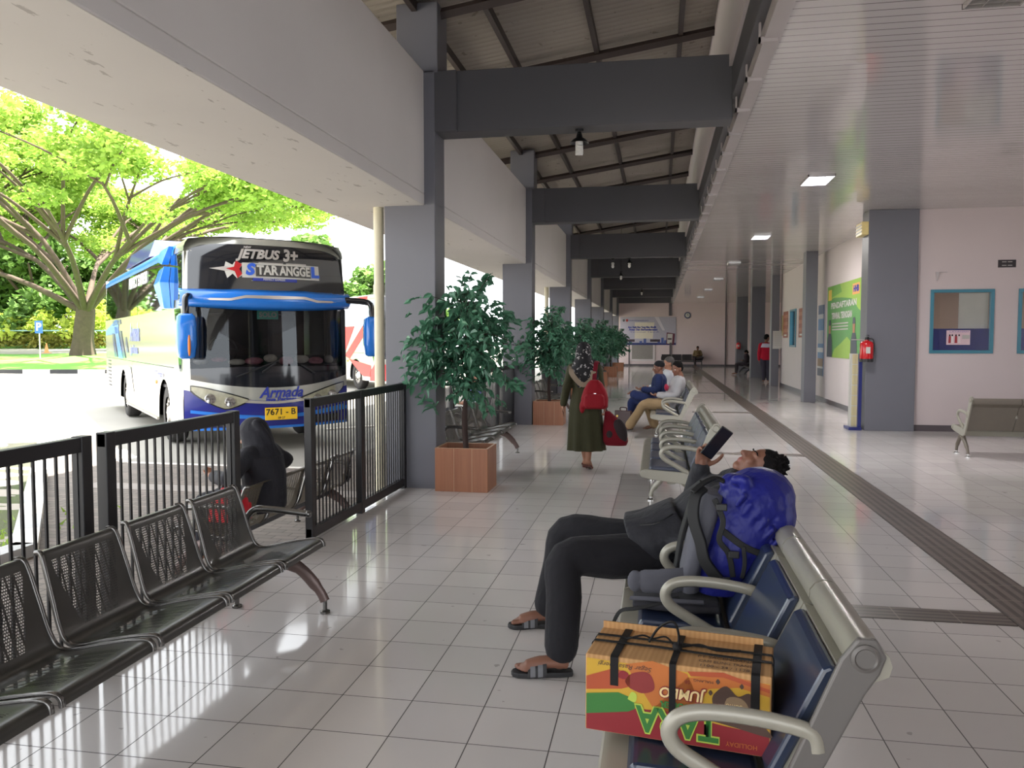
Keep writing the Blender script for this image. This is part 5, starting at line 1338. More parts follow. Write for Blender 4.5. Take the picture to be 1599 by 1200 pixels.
for hx, hy, tx, ty, hz in ((BX + 0.0, BYW + 0.11, BX - 0.02, BYW + 0.37, 0.012), (BX + 0.055, BYW - 0.165, BX + 0.07, BYW + 0.07, 0.0)):
    d = V((tx - hx, ty - hy, 0)); L = d.length; d.normalize(); x = V((d.y, -d.x, 0))
    out = [(0, 0), (0.05, 0.03), (0.5, 0.03), (0.75, 0.043), (0.95, 0.03), (1, 0), (0.95, -0.03), (0.75, -0.043), (0.5, -0.03), (0.05, -0.03)]
    lift = 0.06 if hz == 0.0 else 0.0
    mb = MB(); lo = [V((hx, hy, 0)) + d * a * L + x * b + V((0, 0, 0.004 + lift * max(0, 1 - a * 1.6))) for a, b in out]; hi = [p + V((0, 0, 0.018)) for p in lo]
    mb.loft([lo, hi]); s_ = mb.build('sandal', P('brown_sandal', (96, 50, 42), 0.6), wm, loc=-wm.location)
    MB().tube(arc([V((hx, hy, 0.02)) + d * 0.66 * L + x * 0.042, V((hx, hy, 0.062)) + d * 0.62 * L, V((hx, hy, 0.02)) + d * 0.66 * L - x * 0.042], 4), 0.012, 6).build('sandal_strap', s_.data.materials[0], s_, loc=(0, 0, 0))

# --- the woman in black seated outside with her back to the hall
WX, WY, WZ = -3.03, 5.70, GZ + 0.05
blk = cloth('black_hooded_jacket', (40, 40, 46), 0.14, 0.8, 0.45)
J = dict(side=(0, -1, 0), pel=(WX + 0.06, WY, WZ + 0.50), chest=(WX + 0.03, WY, WZ + 0.76), neck=(WX - 0.02, WY, WZ + 0.90), head=(WX - 0.06, WY + 0.01, WZ + 0.99), face=(-1, 0.1, -0.25), crown=(-0.2, 0, 1),
         shL=(WX + 0.0, WY - 0.17, WZ + 0.86), elL=(WX - 0.04, WY - 0.38, WZ + 0.72), wrL=(WX - 0.26, WY - 0.2, WZ + 0.70), shR=(WX, WY + 0.17, WZ + 0.86), elR=(WX + 0.03, WY + 0.38, WZ + 0.74), wrR=(WX - 0.20, WY + 0.26, WZ + 0.74),
         hipL=(WX + 0.0, WY - 0.1, WZ + 0.49), knL=(WX - 0.40, WY - 0.12, WZ + 0.48), anL=(WX - 0.42, WY - 0.12, WZ + 0.09), hipR=(WX, WY + 0.1, WZ + 0.49), knR=(WX - 0.40, WY + 0.12, WZ + 0.48), anR=(WX - 0.42, WY + 0.12, WZ + 0.09),
         hdL=((-0.7, 0.5, 0.1), (0, 0, 1), 1, 0.4), hdR=((-0.7, -0.5, 0.1), (0, 0, 1), -1, 0.4), toeL=(WX - 0.62, WY - 0.12, WZ + 0.03), heelL=(WX - 0.40, WY - 0.12, WZ + 0.03), toeR=(WX - 0.62, WY + 0.12, WZ + 0.03), heelR=(WX - 0.40, WY + 0.12, WZ + 0.03))
w2, q2, s2 = person('person', 'woman in a black hooded jacket sitting outside the fence gap, seen from behind', J, dict(base=(WX, WY, WZ), vox=0.009, k=0.97, skin='skin2', top=blk, bot=cloth('black_skirt', (34, 34, 40)), topname='jacket', hair=None, cl=0.022, eyes=False,
    top_extra=[('l', [ring(V((WX + 0.05, WY, WZ + 0.44)), sy, sx, 0.20, 0.14), ring(V((WX + 0.04, WY, WZ + 0.7)), sy, sx, 0.20, 0.15), ring(V((WX + 0.02, WY, WZ + 0.84)), sy, sx, 0.215, 0.14)], 0)]))
fuse([('e', (WX - 0.04, WY + 0.01, WZ + 1.02), (0.12, 0.108, 0.12), 0), ('l', [ring(V((WX - 0.03, WY, WZ + 1.04)), sy, sx, 0.106, 0.115), ring(V((WX - 0.0, WY, WZ + 0.93)), sy, sx, 0.115, 0.12), ring(V((WX + 0.02, WY + 0.02, WZ + 0.86)), sy, sx, 0.18, 0.13), ring(V((WX + 0.05, WY + 0.03, WZ + 0.74)), sy, sx, 0.15, 0.11)], 0),
      ('t', [(WX + 0.02, WY - 0.07, WZ + 1.1), (WX + 0.09, WY - 0.03, WZ + 0.97), (WX + 0.12, WY - 0.01, WZ + 0.86)], [0.03, 0.03, 0.02], 0)], 0.009, 'hood', [blk], 2, w2, w2.location)
rb = thing('red_bag', (WX - 0.02, WY - 0.40, WZ + 0.42), 0, 'red bag resting on the outdoor bench beside the woman in black', 'bag')
fuse([('e', (0, 0, 0.12), (0.14, 0.10, 0.13), 0), ('b', (-0.12, -0.09, 0.0, 0.12, 0.09, 0.12), 0)], 0.01, 'bag_body', [cloth('red_bag_cloth', (196, 36, 48), 0.1)], 4, rb)
MB().tube(arc([(-0.06, 0, 0.23), (-0.04, 0, 0.31), (0.04, 0, 0.31), (0.06, 0, 0.23)], 4), 0.008, 6).build('handle', M['black'], rb)

def seated(label, x, y, zf, top, bot, lean=0.0, **kw):
    """a person sitting on a bench that faces -x; lean > 0 leans back"""
    hz = zf + 0.50
    J = dict(side=(0, -1, 0), pel=(x, y, hz), chest=(x + 0.10 + lean, y, hz + 0.30), neck=(x + 0.13 + lean * 1.6, y, hz + 0.49), head=(x + 0.12 + lean * 1.7, y, hz + 0.61), face=(-1, -0.2, -0.1), crown=(0.1, 0, 1),
             shL=(x + 0.12 + lean * 1.4, y - 0.17, hz + 0.42), elL=(x + 0.06 + lean, y - 0.21, hz + 0.16), wrL=(x - 0.16, y - 0.08, hz + 0.16), shR=(x + 0.12 + lean * 1.4, y + 0.17, hz + 0.42), elR=(x + 0.06 + lean, y + 0.21, hz + 0.16), wrR=(x - 0.16, y + 0.08, hz + 0.16),
             hipL=(x - 0.02, y - 0.09, hz), knL=(x - 0.43, y - 0.12, hz - 0.01), anL=(x - 0.46, y - 0.12, zf + 0.09), hipR=(x - 0.02, y + 0.09, hz), knR=(x - 0.43, y + 0.12, hz - 0.01), anR=(x - 0.46, y + 0.12, zf + 0.09),
             hdL=((-0.8, 0.3, 0.0), (0, 0, 1), 1, 0.35), hdR=((-0.8, -0.3, 0.0), (0, 0, 1), -1, 0.35), heelL=(x - 0.43, y - 0.12, zf + 0.03), toeL=(x - 0.66, y - 0.14, zf + 0.02), heelR=(x - 0.43, y + 0.12, zf + 0.03), toeR=(x - 0.66, y + 0.14, zf + 0.02))
    J.update(kw.pop('J', {}))
    o = dict(base=(x - 0.2, y, zf), vox=0.009, top=top, bot=bot); o.update(kw)
    return person('person', label, J, o)
# khaki man: grey jacket, looking down to his left
kx, ky = 0.17, 13.95
kh, kq, ks = seated('man in a pale grey jacket and khaki trousers leaning back on the third bench', kx, ky, 0, [cloth('pale_grey_jacket', (164, 162, 164), 0.1, 0.8, 0.4), cloth('crimson_panel', (168, 44, 72), 0.1)], cloth('khaki_trousers', (152, 128, 96), 0.12, 0.85, 0.5), 0.05, skin='skin', vox=0.009, topname='jacket', cl=0.02, cuff=0.085,
    J=dict(face=(-0.75, -0.6, -0.25), head=(kx + 0.15, ky - 0.02, 1.12), knL=(kx - 0.40, ky - 0.10, 0.50), anL=(kx - 0.66, ky + 0.12, 0.10), heelL=(kx - 0.64, ky + 0.12, 0.03), toeL=(kx - 0.87, ky + 0.12, 0.02), knR=(kx - 0.36, ky + 0.14, 0.50), anR=(kx - 0.22, ky + 0.34, 0.10), heelR=(kx - 0.20, ky + 0.34, 0.03), toeR=(kx - 0.42, ky + 0.38, 0.02)),
    top_extra=[('e', (kx - 0.03, ky - 0.10, 0.80), (0.035, 0.10, 0.06), 1)])
nx, ny = -0.02, 14.58
nv = cloth('navy_tunic_cloth', (36, 46, 84), 0.14, 0.85, 0.4)
nm, nq, ns = seated('man in navy clothes and a black cap leaning forward with one leg crossed', nx, ny, 0, nv, cloth('navy_trousers', (40, 50, 92), 0.12, 0.85, 0.45), -0.06, topname='tunic', cl=0.026, hair=None, vox=0.009,
    J=dict(face=(-1, -0.1, -0.12), head=(nx + 0.03, ny, 1.11), neck=(nx + 0.06, ny, 1.0), knL=(nx - 0.38, ny - 0.16, 0.62), anL=(nx - 0.40, ny + 0.14, 0.64), heelL=(nx - 0.36, ny + 0.17, 0.62), toeL=(nx - 0.52, ny + 0.30, 0.60), upL=(-0.2, -0.2, 1), wrL=(nx - 0.24, ny - 0.08, 0.72), elL=(nx + 0.02, ny - 0.22, 0.72), wrR=(nx - 0.22, ny + 0.04, 0.72)))
fuse([('e', (nx + 0.045, ny, 1.165), (0.098, 0.088, 0.075), 0)], 0.008, 'cap', [cloth('black_cap', (28, 28, 32))], 2, nm, nm.location)
wx, wy = 0.02, 15.15
seated('man in a white shirt on the third bench, half hidden behind the man in khaki', wx, wy, 0.06, cloth('white_shirt_cloth', (204, 206, 212), 0.06), cloth('grey_trousers', (90, 96, 112)), 0.03, haircol=M['hair_grey'], skin='skin2', J=dict(face=(-1, -0.3, -0.15)))
ox, oy = -3.30, 13.9
seated('man in a pale blue shirt sitting outside the fence beyond the first potted tree', ox, oy, GZ, cloth('pale_blue_shirt', (136, 148, 206), 0.08), cloth('dark_trousers', (40, 42, 56)), 0.0, skin='skin2', sleeve=-0.2)
fx, fy = 2.36, 49.95
fm, fq, fs = person('person', 'man in an olive shirt sitting on the bench at the end wall', dict(side=(-1, 0, 0) if False else (1, 0, 0), pel=(fx, fy + 0.0, 0.50), chest=(fx, fy + 0.07, 0.80), neck=(fx, fy + 0.08, 0.99), head=(fx, fy + 0.06, 1.11), face=(-0.2, -1, -0.25), crown=(0, -0.1, 1),
    shL=(fx + 0.17, fy + 0.08, 0.92), elL=(fx + 0.24, fy, 0.68), wrL=(fx + 0.06, fy - 0.18, 0.68), shR=(fx - 0.17, fy + 0.08, 0.92), elR=(fx - 0.24, fy, 0.68), wrR=(fx - 0.06, fy - 0.18, 0.68),
    hipL=(fx + 0.09, fy, 0.50), knL=(fx + 0.28, fy - 0.32, 0.54), anL=(fx - 0.1, fy - 0.34, 0.50), hipR=(fx - 0.09, fy, 0.50), knR=(fx - 0.20, fy - 0.36, 0.50), anR=(fx - 0.16, fy - 0.40, 0.09), hdL=((-0.6, -0.4, 0), (0, 0, 1), 1, 0.4), hdR=((0.6, -0.4, 0), (0, 0, 1), -1, 0.4),
    heelL=(fx - 0.12, fy - 0.33, 0.48), toeL=(fx - 0.33, fy - 0.36, 0.46), heelR=(fx - 0.16, fy - 0.37, 0.03), toeR=(fx - 0.17, fy - 0.60, 0.02)), dict(base=(fx, fy - 0.2, 0), vox=0.012, top=cloth('olive_shirt', (106, 88, 60), 0.2), bot=cloth('dark_brown_trousers', (52, 44, 48))))
# standing man, back turned, red jacket with white shoulders
rx, ry = 4.02, 31.6
rd = cloth('red_jacket_cloth', (176, 26, 50), 0.1); wy_ = cloth('white_yoke_cloth', (206, 200, 216), 0.06)
k_ = 1.10
person('person', 'man in a red jacket with white shoulders standing by the far grey columns', dict(side=(-1, 0, 0), pel=(rx, ry, 0.93), chest=(rx, ry + 0.02, 1.28), neck=(rx, ry + 0.02, 1.52), head=(rx + 0.03, ry + 0.04, 1.69), face=(0.8, 0.6, -0.2), crown=(0, 0, 1),
    shL=(rx - 0.19, ry, 1.42), elL=(rx - 0.25, ry - 0.02, 1.12), wrL=(rx - 0.24, ry + 0.06, 0.86), shR=(rx + 0.19, ry, 1.42), elR=(rx + 0.24, ry + 0.1, 1.14), wrR=(rx + 0.14, ry + 0.3, 1.1),
    hipL=(rx - 0.09, ry, 0.90), knL=(rx - 0.08, ry + 0.02, 0.50), anL=(rx - 0.07, ry, 0.09), hipR=(rx + 0.09, ry, 0.90), knR=(rx + 0.10, ry + 0.03, 0.50), anR=(rx + 0.09, ry, 0.09), hdL=((0, 0.1, -1), (1, 0, 0), 1, 0.4), hdR=((0.1, 1, 0), (0, 0, 1), -1, 0.4),
    heelL=(rx - 0.07, ry - 0.05, 0.03), toeL=(rx - 0.10, ry + 0.20, 0.02), heelR=(rx + 0.09, ry - 0.05, 0.03), toeR=(rx + 0.14, ry + 0.20, 0.02)), dict(base=(rx, ry, 0), vox=0.011, k=k_, top=[rd, wy_], topname='jacket', cl=0.03, bot=cloth('dark_grey_trousers', (62, 58, 70)), top_extra=[('l', [ring(V((rx, ry + 0.02, 1.33)), V((-1, 0, 0)), V((0, 1, 0)), 0.245, 0.185), ring(V((rx, ry + 0.02, 1.47)), V((-1, 0, 0)), V((0, 1, 0)), 0.19, 0.15)], 1)]))
sx_, sy_ = 4.55, 38.9
seated('dark clothed figure slumped on the bench between the far right columns', 4.02, 38.3, 0, cloth('black_top', (44, 36, 42)), cloth('dark_grey_skirt', (58, 52, 58)), -0.1, skin='skin', vox=0.012, J=dict(head=(4.0, 38.3, 1.02), face=(-0.8, 0, -0.6)))
# ---------------------------------------------------------------- the strapped cardboard box on the foreground bench
def kraft():
    m, k, b = base_mat('corrugated_kraft_board'); v, x, y, z = k.obj()
    s = k.m('SINE', k.m('MULTIPLY', x, 420.0)); n = k.noise(k.vmul(v, 60, 2, 2), 1.0, 3)
    k.l.new(k.mix(n, k.mix(k.m('MULTIPLY_ADD', s, 0.5, 0.5), lin((176, 132, 84)), lin((198, 154, 104))), lin((160, 118, 72))), b.inputs['Base Color']); b.inputs['Roughness'].default_value = 0.8; return m
M['kraft'] = kraft()
BW_, BD_, BH_ = 0.53, 0.235, 0.232
bx = thing('cardboard_box', (-0.205, 2.345, 0.434), math.atan2(-0.08, 0.52), 'strapped cardboard box printed in red, yellow and green on the foreground bench', 'box')
box = MB().box(0, 0, 0, BW_, BD_, BH_)
box.build('carton', M['kraft'], bx, bevel=0.005)
MB().box(0.004, BD_ - 0.006, BH_, BW_ - 0.03, BD_ - 0.001, BH_ + 0.022).build('carton_flap', M['kraft'], bx)
inks = {n: P('print_' + n, c, 0.55, var=0.05) for n, c in dict(yellow=(186, 146, 38), orange=(176, 98, 38), deep_orange=(160, 68, 32), red=(126, 18, 28), green=(46, 108, 42), lime=(166, 184, 70), maroon=(126, 36, 34), brown=(72, 50, 40), tan=(136, 112, 84), cream=(222, 196, 140)).items()}
def inkshape(name, pts, ink, d=1, smooth=False):
    if smooth:
        q = [V((a, 0, b)) for a, b in pts]; q = arc(q + [q[0]], 4)[:-1]; pts = [(p.x, p.z) for p in q]
    mb = MB(); mb.add([(x, -0.0003 * d - 0.0006, z) for x, z in pts], [tuple(range(len(pts)))]); return mb.build(name, inks[ink], bx, fix=False)
H_ = BH_
inkshape('print_field', [(0.004, 0.004), (BW_ - 0.004, 0.004), (BW_ - 0.004, H_ - 0.02), (0.004, H_ - 0.012)], 'yellow', 1)
inkshape('print_sweep', [(0.20, 0.09), (0.30, 0.20), (0.42, 0.22), (0.526, 0.21), (0.526, 0.175), (0.44, 0.19), (0.36, 0.175), (0.31, 0.08)], 'orange', 2)
inkshape('print_sweep', [(0.12, 0.215), (0.20, 0.235), (0.30, 0.21), (0.34, 0.12), (0.30, 0.06), (0.20, 0.10)], 'orange', 2)
inkshape('print_sweep', [(0.30, 0.218), (0.40, 0.228), (0.526, 0.196), (0.526, 0.186), (0.40, 0.214), (0.31, 0.205)], 'deep_orange', 3)
inkshape('print_red', [(0.004, 0.004), (BW_ - 0.004, 0.004), (BW_ - 0.004, 0.066), (0.40, 0.075), (0.25, 0.092), (0.14, 0.086), (0.004, 0.052)], 'red', 4)
inkshape('print_stick', [(0.004, 0.124), (0.11, 0.140), (0.135, 0.150), (0.135, 0.185), (0.09, 0.20), (0.004, 0.165)], 'deep_orange', 5)
inkshape('print_stick', [(0.004, 0.050), (0.13, 0.074), (0.15, 0.085), (0.148, 0.115), (0.10, 0.128), (0.004, 0.112)], 'green', 6)
inkshape('print_fruit', [(0.135, 0.145), (0.17, 0.135), (0.205, 0.15), (0.20, 0.185), (0.18, 0.20), (0.14, 0.19), (0.12, 0.165)], 'maroon', 5, True)
inkshape('print_fruit', [(0.128, 0.112), (0.15, 0.105), (0.155, 0.128), (0.14, 0.135)], 'lime', 7, True)
inkshape('print_swirl', [(0.095, 0.175), (0.12, 0.17), (0.13, 0.188), (0.11, 0.195)], 'red', 7, True)
inkshape('print_chocolate', [(0.36, 0.085), (0.43, 0.075), (0.526, 0.06), (0.526, 0.075), (0.49, 0.115), (0.495, 0.155), (0.47, 0.178), (0.44, 0.165), (0.41, 0.19), (0.385, 0.175), (0.37, 0.15), (0.375, 0.11)], 'brown', 5, True)
inkshape('print_chocolate', [(0.40, 0.10), (0.44, 0.095), (0.47, 0.13), (0.45, 0.16), (0.41, 0.155)], 'tan', 6, True)
for a, c in ((0.385, 0.2), (0.45, 0.195), (0.495, 0.09), (0.365, 0.165)): inkshape('print_drop', [(a - .006, c), (a, c + .008), (a + .006, c), (a, c - .008)], 'brown', 6, True)
def boxtext(body, size, ink, x, z, d, flip=True, bold=0.0, width=None, shear=0.0):
    Mx = Matrix.Translation((x, -0.0003 * d - 0.0008, z)) @ Matrix.Rotation(R(90), 4, 'X') @ Matrix.Rotation(math.pi if flip else 0, 4, 'Z')
    return lettering('printed_word', body, size, inks[ink] if ink in inks else M[ink], bx, Mx, bold=bold, width=width, shear=shear)
boxtext('TARA', 0.105, 'lime', 0.272, 0.064, 8, bold=0.0075, width=0.245); boxtext('TARA', 0.105, 'green', 0.272, 0.064, 10, bold=0.003, width=0.238)
boxtext('SUPER', 0.026, 'green', 0.265, 0.113, 8, bold=0.0012, width=0.085); boxtext('JUMBO', 0.042, 'maroon', 0.285, 0.150, 8, bold=0.004, width=0.135, shear=0.15); boxtext('JUMBO', 0.042, 'cream', 0.285, 0.150, 10, bold=0.001, width=0.131, shear=0.15)
boxtext('HOLLIDAY', 0.019, 'orange', 0.452, 0.026, 8, width=0.085); boxtext('Segar Rasa Energi', 0.02, 'brown', 0.12, 0.208, 8, width=0.16, shear=0.3); boxtext('MALANG', 0.011, 'brown', 0.345, 0.196, 8, width=0.055); boxtext('SB', 0.015, 'maroon', 0.30, 0.188, 8); boxtext('Sumo', 0.02, 'cream', 0.43, 0.135, 9, width=0.045)
for i, s in enumerate(('PT SACENDANA', 'CAM BUNG TRANS', '1100 - 34 / 1128')):
    Mx = Matrix.Translation((0.40, 0.085 - 0.032 * i, BH_ + 0.0012)); lettering('handwriting', s, 0.026, inks['brown'], bx, Mx, width=0.16 - 0.012 * i)
tape = P('black_packing_strap', (22, 21, 22), 0.65, spec=0.25); st = MB()
def wrap_y(x, w):      # band round the box in the y-z plane, front and top
    return [(x, -0.002, 0.0), (x, -0.004, BH_ * 0.5), (x, -0.003, BH_ + 0.002), (x, 0.01, BH_ + 0.004), (x, BD_ - 0.01, BH_ + 0.004)]
MB().strap(wrap_y(0.258, 0), 0.019, 0.003, lambda i: ((0, -1, 0), (0, -1, 0), (0, -1, 1), (0, 0, 1), (0, 0, 1))[i]).build('packing_strap', tape, bx)
for x, dn in ((0.088, 0.085), (0.487, 0.10)):
    MB().strap([(x, -0.0025, BH_ - dn), (x, -0.003, BH_), (x, 0.006, BH_ + 0.003), (x, BD_, BH_ + 0.003)], 0.024, 0.002, lambda i: ((0, -1, 0), (0, -1, 1), (0, 0, 1), (0, 0, 1))[i]).build('black_tape', tape, bx)
for y0, y1 in ((0.105, 0.095), (0.155, 0.15)):
    MB().strap([(-0.003, y0, 0.02), (-0.003, y0, BH_ - 0.005), (0.004, y0, BH_ + 0.005), (0.2, y0, BH_ + 0.006), (0.36, y1, BH_ + 0.006), (BW_ - 0.002, y1, BH_ + 0.005), (BW_ + 0.003, y1, BH_ - 0.01), (BW_ + 0.003, y1, 0.05)], 0.011, 0.003, lambda i: ((-1, 0, 0), (-1, 0, 0), (-1, 0, 1), (0, 0, 1), (0, 0, 1), (1, 0, 1), (1, 0, 0), (1, 0, 0))[i]).build('packing_strap', tape, bx)
hd = MB(); hd.tube(arc([(0.258, 0.10, BH_), (0.262, 0.10, BH_ + 0.05), (0.245, 0.10, BH_ + 0.09), (0.20, 0.12, BH_ + 0.06), (0.17, 0.12, BH_ + 0.012)], 5), 0.004, 6)
hd.tube(arc([(0.25, 0.12, BH_ + 0.005), (0.22, 0.13, BH_ + 0.03), (0.18, 0.13, BH_ + 0.02), (0.15, 0.12, BH_ + 0.03), (0.10, 0.12, BH_ + 0.012)], 5), 0.003, 5)
hd.tube(arc([(0.27, 0.12, BH_ + 0.01), (0.32, 0.135, BH_ + 0.016), (0.37, 0.12, BH_ + 0.012), (0.44, 0.13, BH_ + 0.014)], 5), 0.004, 5).ball((0.257, 0.105, BH_ + 0.012), 0.015, 8, 6)
hd.build('string_handle', tape, bx, smooth=60)

# ---------------------------------------------------------------- backpack under a blue rain cover, and the dark bag below it
blu = cloth('blue_rain_cover_cloth', (24, 28, 108), 0.25, 0.45, 0.55, 6, 9); gpn = cloth('grey_pack_cloth', (84, 84, 92), 0.12, 0.8, 0.3); bkn = P('black_webbing', (15, 15, 17), 0.7, var=0.2)
bp = thing('backpack', (0.25, 3.62, 0.45), 0, 'large backpack under a bright blue rain cover leaning against the foreground bench', 'backpack')
bl = bp.location; Y0_ = 3.62
def bring(x0, z0, x1, z1, hw, p=2.6):
    a, b = V((x0, Y0_, z0)), V((x1, Y0_, z1)); d = (b - a); return ring(a.lerp(b, 0.5), V((0, 1, 0)), d.normalized(), hw, d.length / 2, 26, p)
cv = [('l', [bring(0.17, 0.50, 0.37, 0.495, 0.14), bring(0.175, 0.60, 0.42, 0.575, 0.165), bring(0.20, 0.72, 0.485, 0.68, 0.175), bring(0.24, 0.83, 0.53, 0.76, 0.165), bring(0.27, 0.90, 0.56, 0.83, 0.15)], 0),
      ('e', (0.425, 3.625, 0.885), (0.178, 0.172, 0.155), 0, Matrix.Rotation(R(-28), 4, 'Y')), ('e', (0.50, 3.62, 0.84), (0.10, 0.15, 0.12), 0), ('e', (0.33, 3.6, 0.97), (0.06, 0.07, 0.05), 0), ('t', [(0.33, 3.52, 1.0), (0.37, 3.50, 1.0), (0.37, 3.50, 0.95)], [0.022, 0.028, 0.02], 0)]
for i in range(7):
    a = -0.9 + i * 0.3; cv.append(('t', [(0.36 + 0.03 * i, 3.475 - 0.01, 0.945 - 0.035 * i), (0.33 + 0.028 * i, 3.465, 0.90 - 0.036 * i)], [0.014, 0.008], 0))
fuse(cv, 0.0075, 'rain_cover', [blu], 2, bp, bl)
fuse([('l', [bring(0.10, 0.50, 0.19, 0.50, 0.13, 3), bring(0.105, 0.60, 0.20, 0.60, 0.145, 3), bring(0.135, 0.74, 0.235, 0.72, 0.15, 3), bring(0.165, 0.86, 0.27, 0.84, 0.135, 3), bring(0.19, 0.945, 0.29, 0.92, 0.10, 3)], 0)], 0.0075, 'back_panel', [gpn], 2, bp, bl)
rel = lambda pts: [V(p) - bl for p in pts]
def strap_(pts, w, t, up, name='shoulder_strap', mat=None): return MB().strap(rel(arc(pts, 5)), w, t, up).build(name, mat or bkn, bp, smooth=40, bevel=0.004)
strap_([(0.20, 3.53, 0.965), (0.165, 3.50, 0.93), (0.155, 3.47, 0.84), (0.185, 3.445, 0.74), (0.205, 3.44, 0.66), (0.27, 3.44, 0.575)], 0.05, 0.018, (-0.5, -1, 0.1))
strap_([(0.20, 3.66, 0.962), (0.165, 3.67, 0.90), (0.135, 3.67, 0.80), (0.11, 3.67, 0.70), (0.09, 3.66, 0.57)], 0.05, 0.018, (-1, -0.2, 0.1))
strap_([(0.24, 3.455, 0.93), (0.275, 3.438, 0.84), (0.26, 3.43, 0.76), (0.30, 3.435, 0.70), (0.32, 3.44, 0.60)], 0.024, 0.006, (0, -1, 0.1), 'webbing_strap')
strap_([(0.27, 3.445, 0.80), (0.36, 3.44, 0.735), (0.45, 3.455, 0.70), (0.52, 3.50, 0.70)], 0.028, 0.006, (0, -1, 0.3), 'webbing_strap')
strap_([(0.36, 3.435, 0.735), (0.365, 3.43, 0.66), (0.355, 3.432, 0.60)], 0.018, 0.004, (0, -1, 0.1), 'webbing_strap')
strap_([(0.15, 3.48, 0.95), (0.20, 3.52, 0.985), (0.25, 3.56, 1.0), (0.29, 3.56, 0.985)], 0.026, 0.012, (0, -0.4, 1), 'carry_handle')
for p in ((0.268, 3.425, 0.90), (0.285, 3.428, 0.588), (0.30, 3.428, 0.57), (0.32, 3.428, 0.70)):
    MB().cbox(V(p) - bl, (0.045, 0.014, 0.03), 0).build('buckle', M['black'], bp, bevel=0.004)
MB().ball(V((0.285, 3.42, 0.578)) - bl, (0.016, 0.008, 0.012), 8, 6).build('buckle_clip', M['chrome'], bp, smooth=180)
fuse([('t', [(0.14, 3.52, 0.56), (0.04, 3.50, 0.55), (-0.06, 3.50, 0.545)], [0.055, 0.058, 0.052], 0, (1.0, 0.32, (0, 0, 1))), ('e', (-0.09, 3.50, 0.545), (0.035, 0.018, 0.05), 0)], 0.007, 'hip_belt', [gpn], 2, bp, bl)
strap_([(0.10, 3.45, 0.50), (0.02, 3.43, 0.475), (-0.08, 3.42, 0.45), (-0.15, 3.43, 0.43), (-0.185, 3.44, 0.36)], 0.016, 0.005, (0, -1, 0.4), 'webbing_strap')
db = thing('shoulder_bag', (0.1, 3.62, 0.43), 0, 'flat dark grey and black bag lying on the seat beneath the blue backpack', 'bag')
fuse([('l', [ring(V((-0.10, 3.62, 0.45)), V((0, 1, 0)), V((0, 0, 1)), 0.17, 0.018, 22, 3), ring(V((0.0, 3.62, 0.457)), V((0, 1, 0)), V((0, 0, 1)), 0.20, 0.027, 22, 3), ring(V((0.16, 3.62, 0.457)), V((0, 1, 0)), V((0, 0, 1)), 0.21, 0.03, 22, 3), ring(V((0.27, 3.62, 0.455)), V((0, 1, 0)), V((0, 0, 1)), 0.20, 0.025, 22, 3)], 0)], 0.0075, 'bag_body', [cloth('dark_grey_bag_cloth', (48, 47, 52), 0.15)], 2, db, db.location)
MB().strap([V(p) - db.location for p in arc([(-0.11, 3.47, 0.478), (-0.02, 3.44, 0.488), (0.08, 3.425, 0.49), (0.2, 3.43, 0.488)], 5)], 0.02, 0.006, (0, -0.5, 1)).build('bag_piping', gpn, db)

# ---------------------------------------------------------------- the walking woman's bags
redc = cloth('red_backpack_cloth', (140, 15, 30), 0.14, 0.7, 0.5)
rbp = thing('red_backpack', (-0.74, 9.70, 0.92), 0, 'small red backpack hanging from the walking woman\'s right shoulder', 'backpack'); L0 = rbp.location
def rb_(z, w, d, dx=0.0): return ring(V((-0.75 + dx, 9.68, z)), V((1, 0, 0)), V((0, 1, 0)), w, d, 22, 2.8)
fuse([('l', [rb_(0.77, 0.13, 0.07), rb_(0.80, 0.16, 0.09), rb_(0.90, 0.165, 0.095), rb_(1.0, 0.135, 0.08), rb_(1.08, 0.09, 0.06), rb_(1.12, 0.05, 0.04)], 0), ('l', [ring(V((-0.75, 9.60, z)), V((1, 0, 0)), V((0, 1, 0)), w, 0.04, 18, 3) for z, w in ((0.79, 0.10), (0.82, 0.125), (0.92, 0.12), (0.95, 0.09))], 0), ('e', (-0.90, 9.68, 0.79), (0.035, 0.05, 0.08), 0)], 0.0085, 'pack_body', [redc], 3, rbp, L0)
MB().strap([V(p) - L0 for p in arc([(-0.76, 9.71, 1.10), (-0.755, 9.745, 1.20), (-0.745, 9.81, 1.315), (-0.735, 9.90, 1.335), (-0.72, 9.99, 1.27)], 5)], 0.05, 0.012, lambda i: (0, -1, 0.9)).build('shoulder_strap', cloth('maroon_strap', (110, 20, 36), 0.1), rbp)
MB().tube([V(p) - L0 for p in arc([(-0.83, 9.62, 0.93), (-0.74, 9.595, 0.96), (-0.65, 9.62, 0.93)], 5)], 0.006, 6).build('zip', M['chrome'], rbp)
big = thing('carrier_bag', (-0.55, 9.86, 0.52), 0, 'bulky dark red and black bag carried low in the walking woman\'s right hand', 'bag'); L1 = big.location
dk = cloth('black_bag_panel', (50, 42, 44), 0.2)
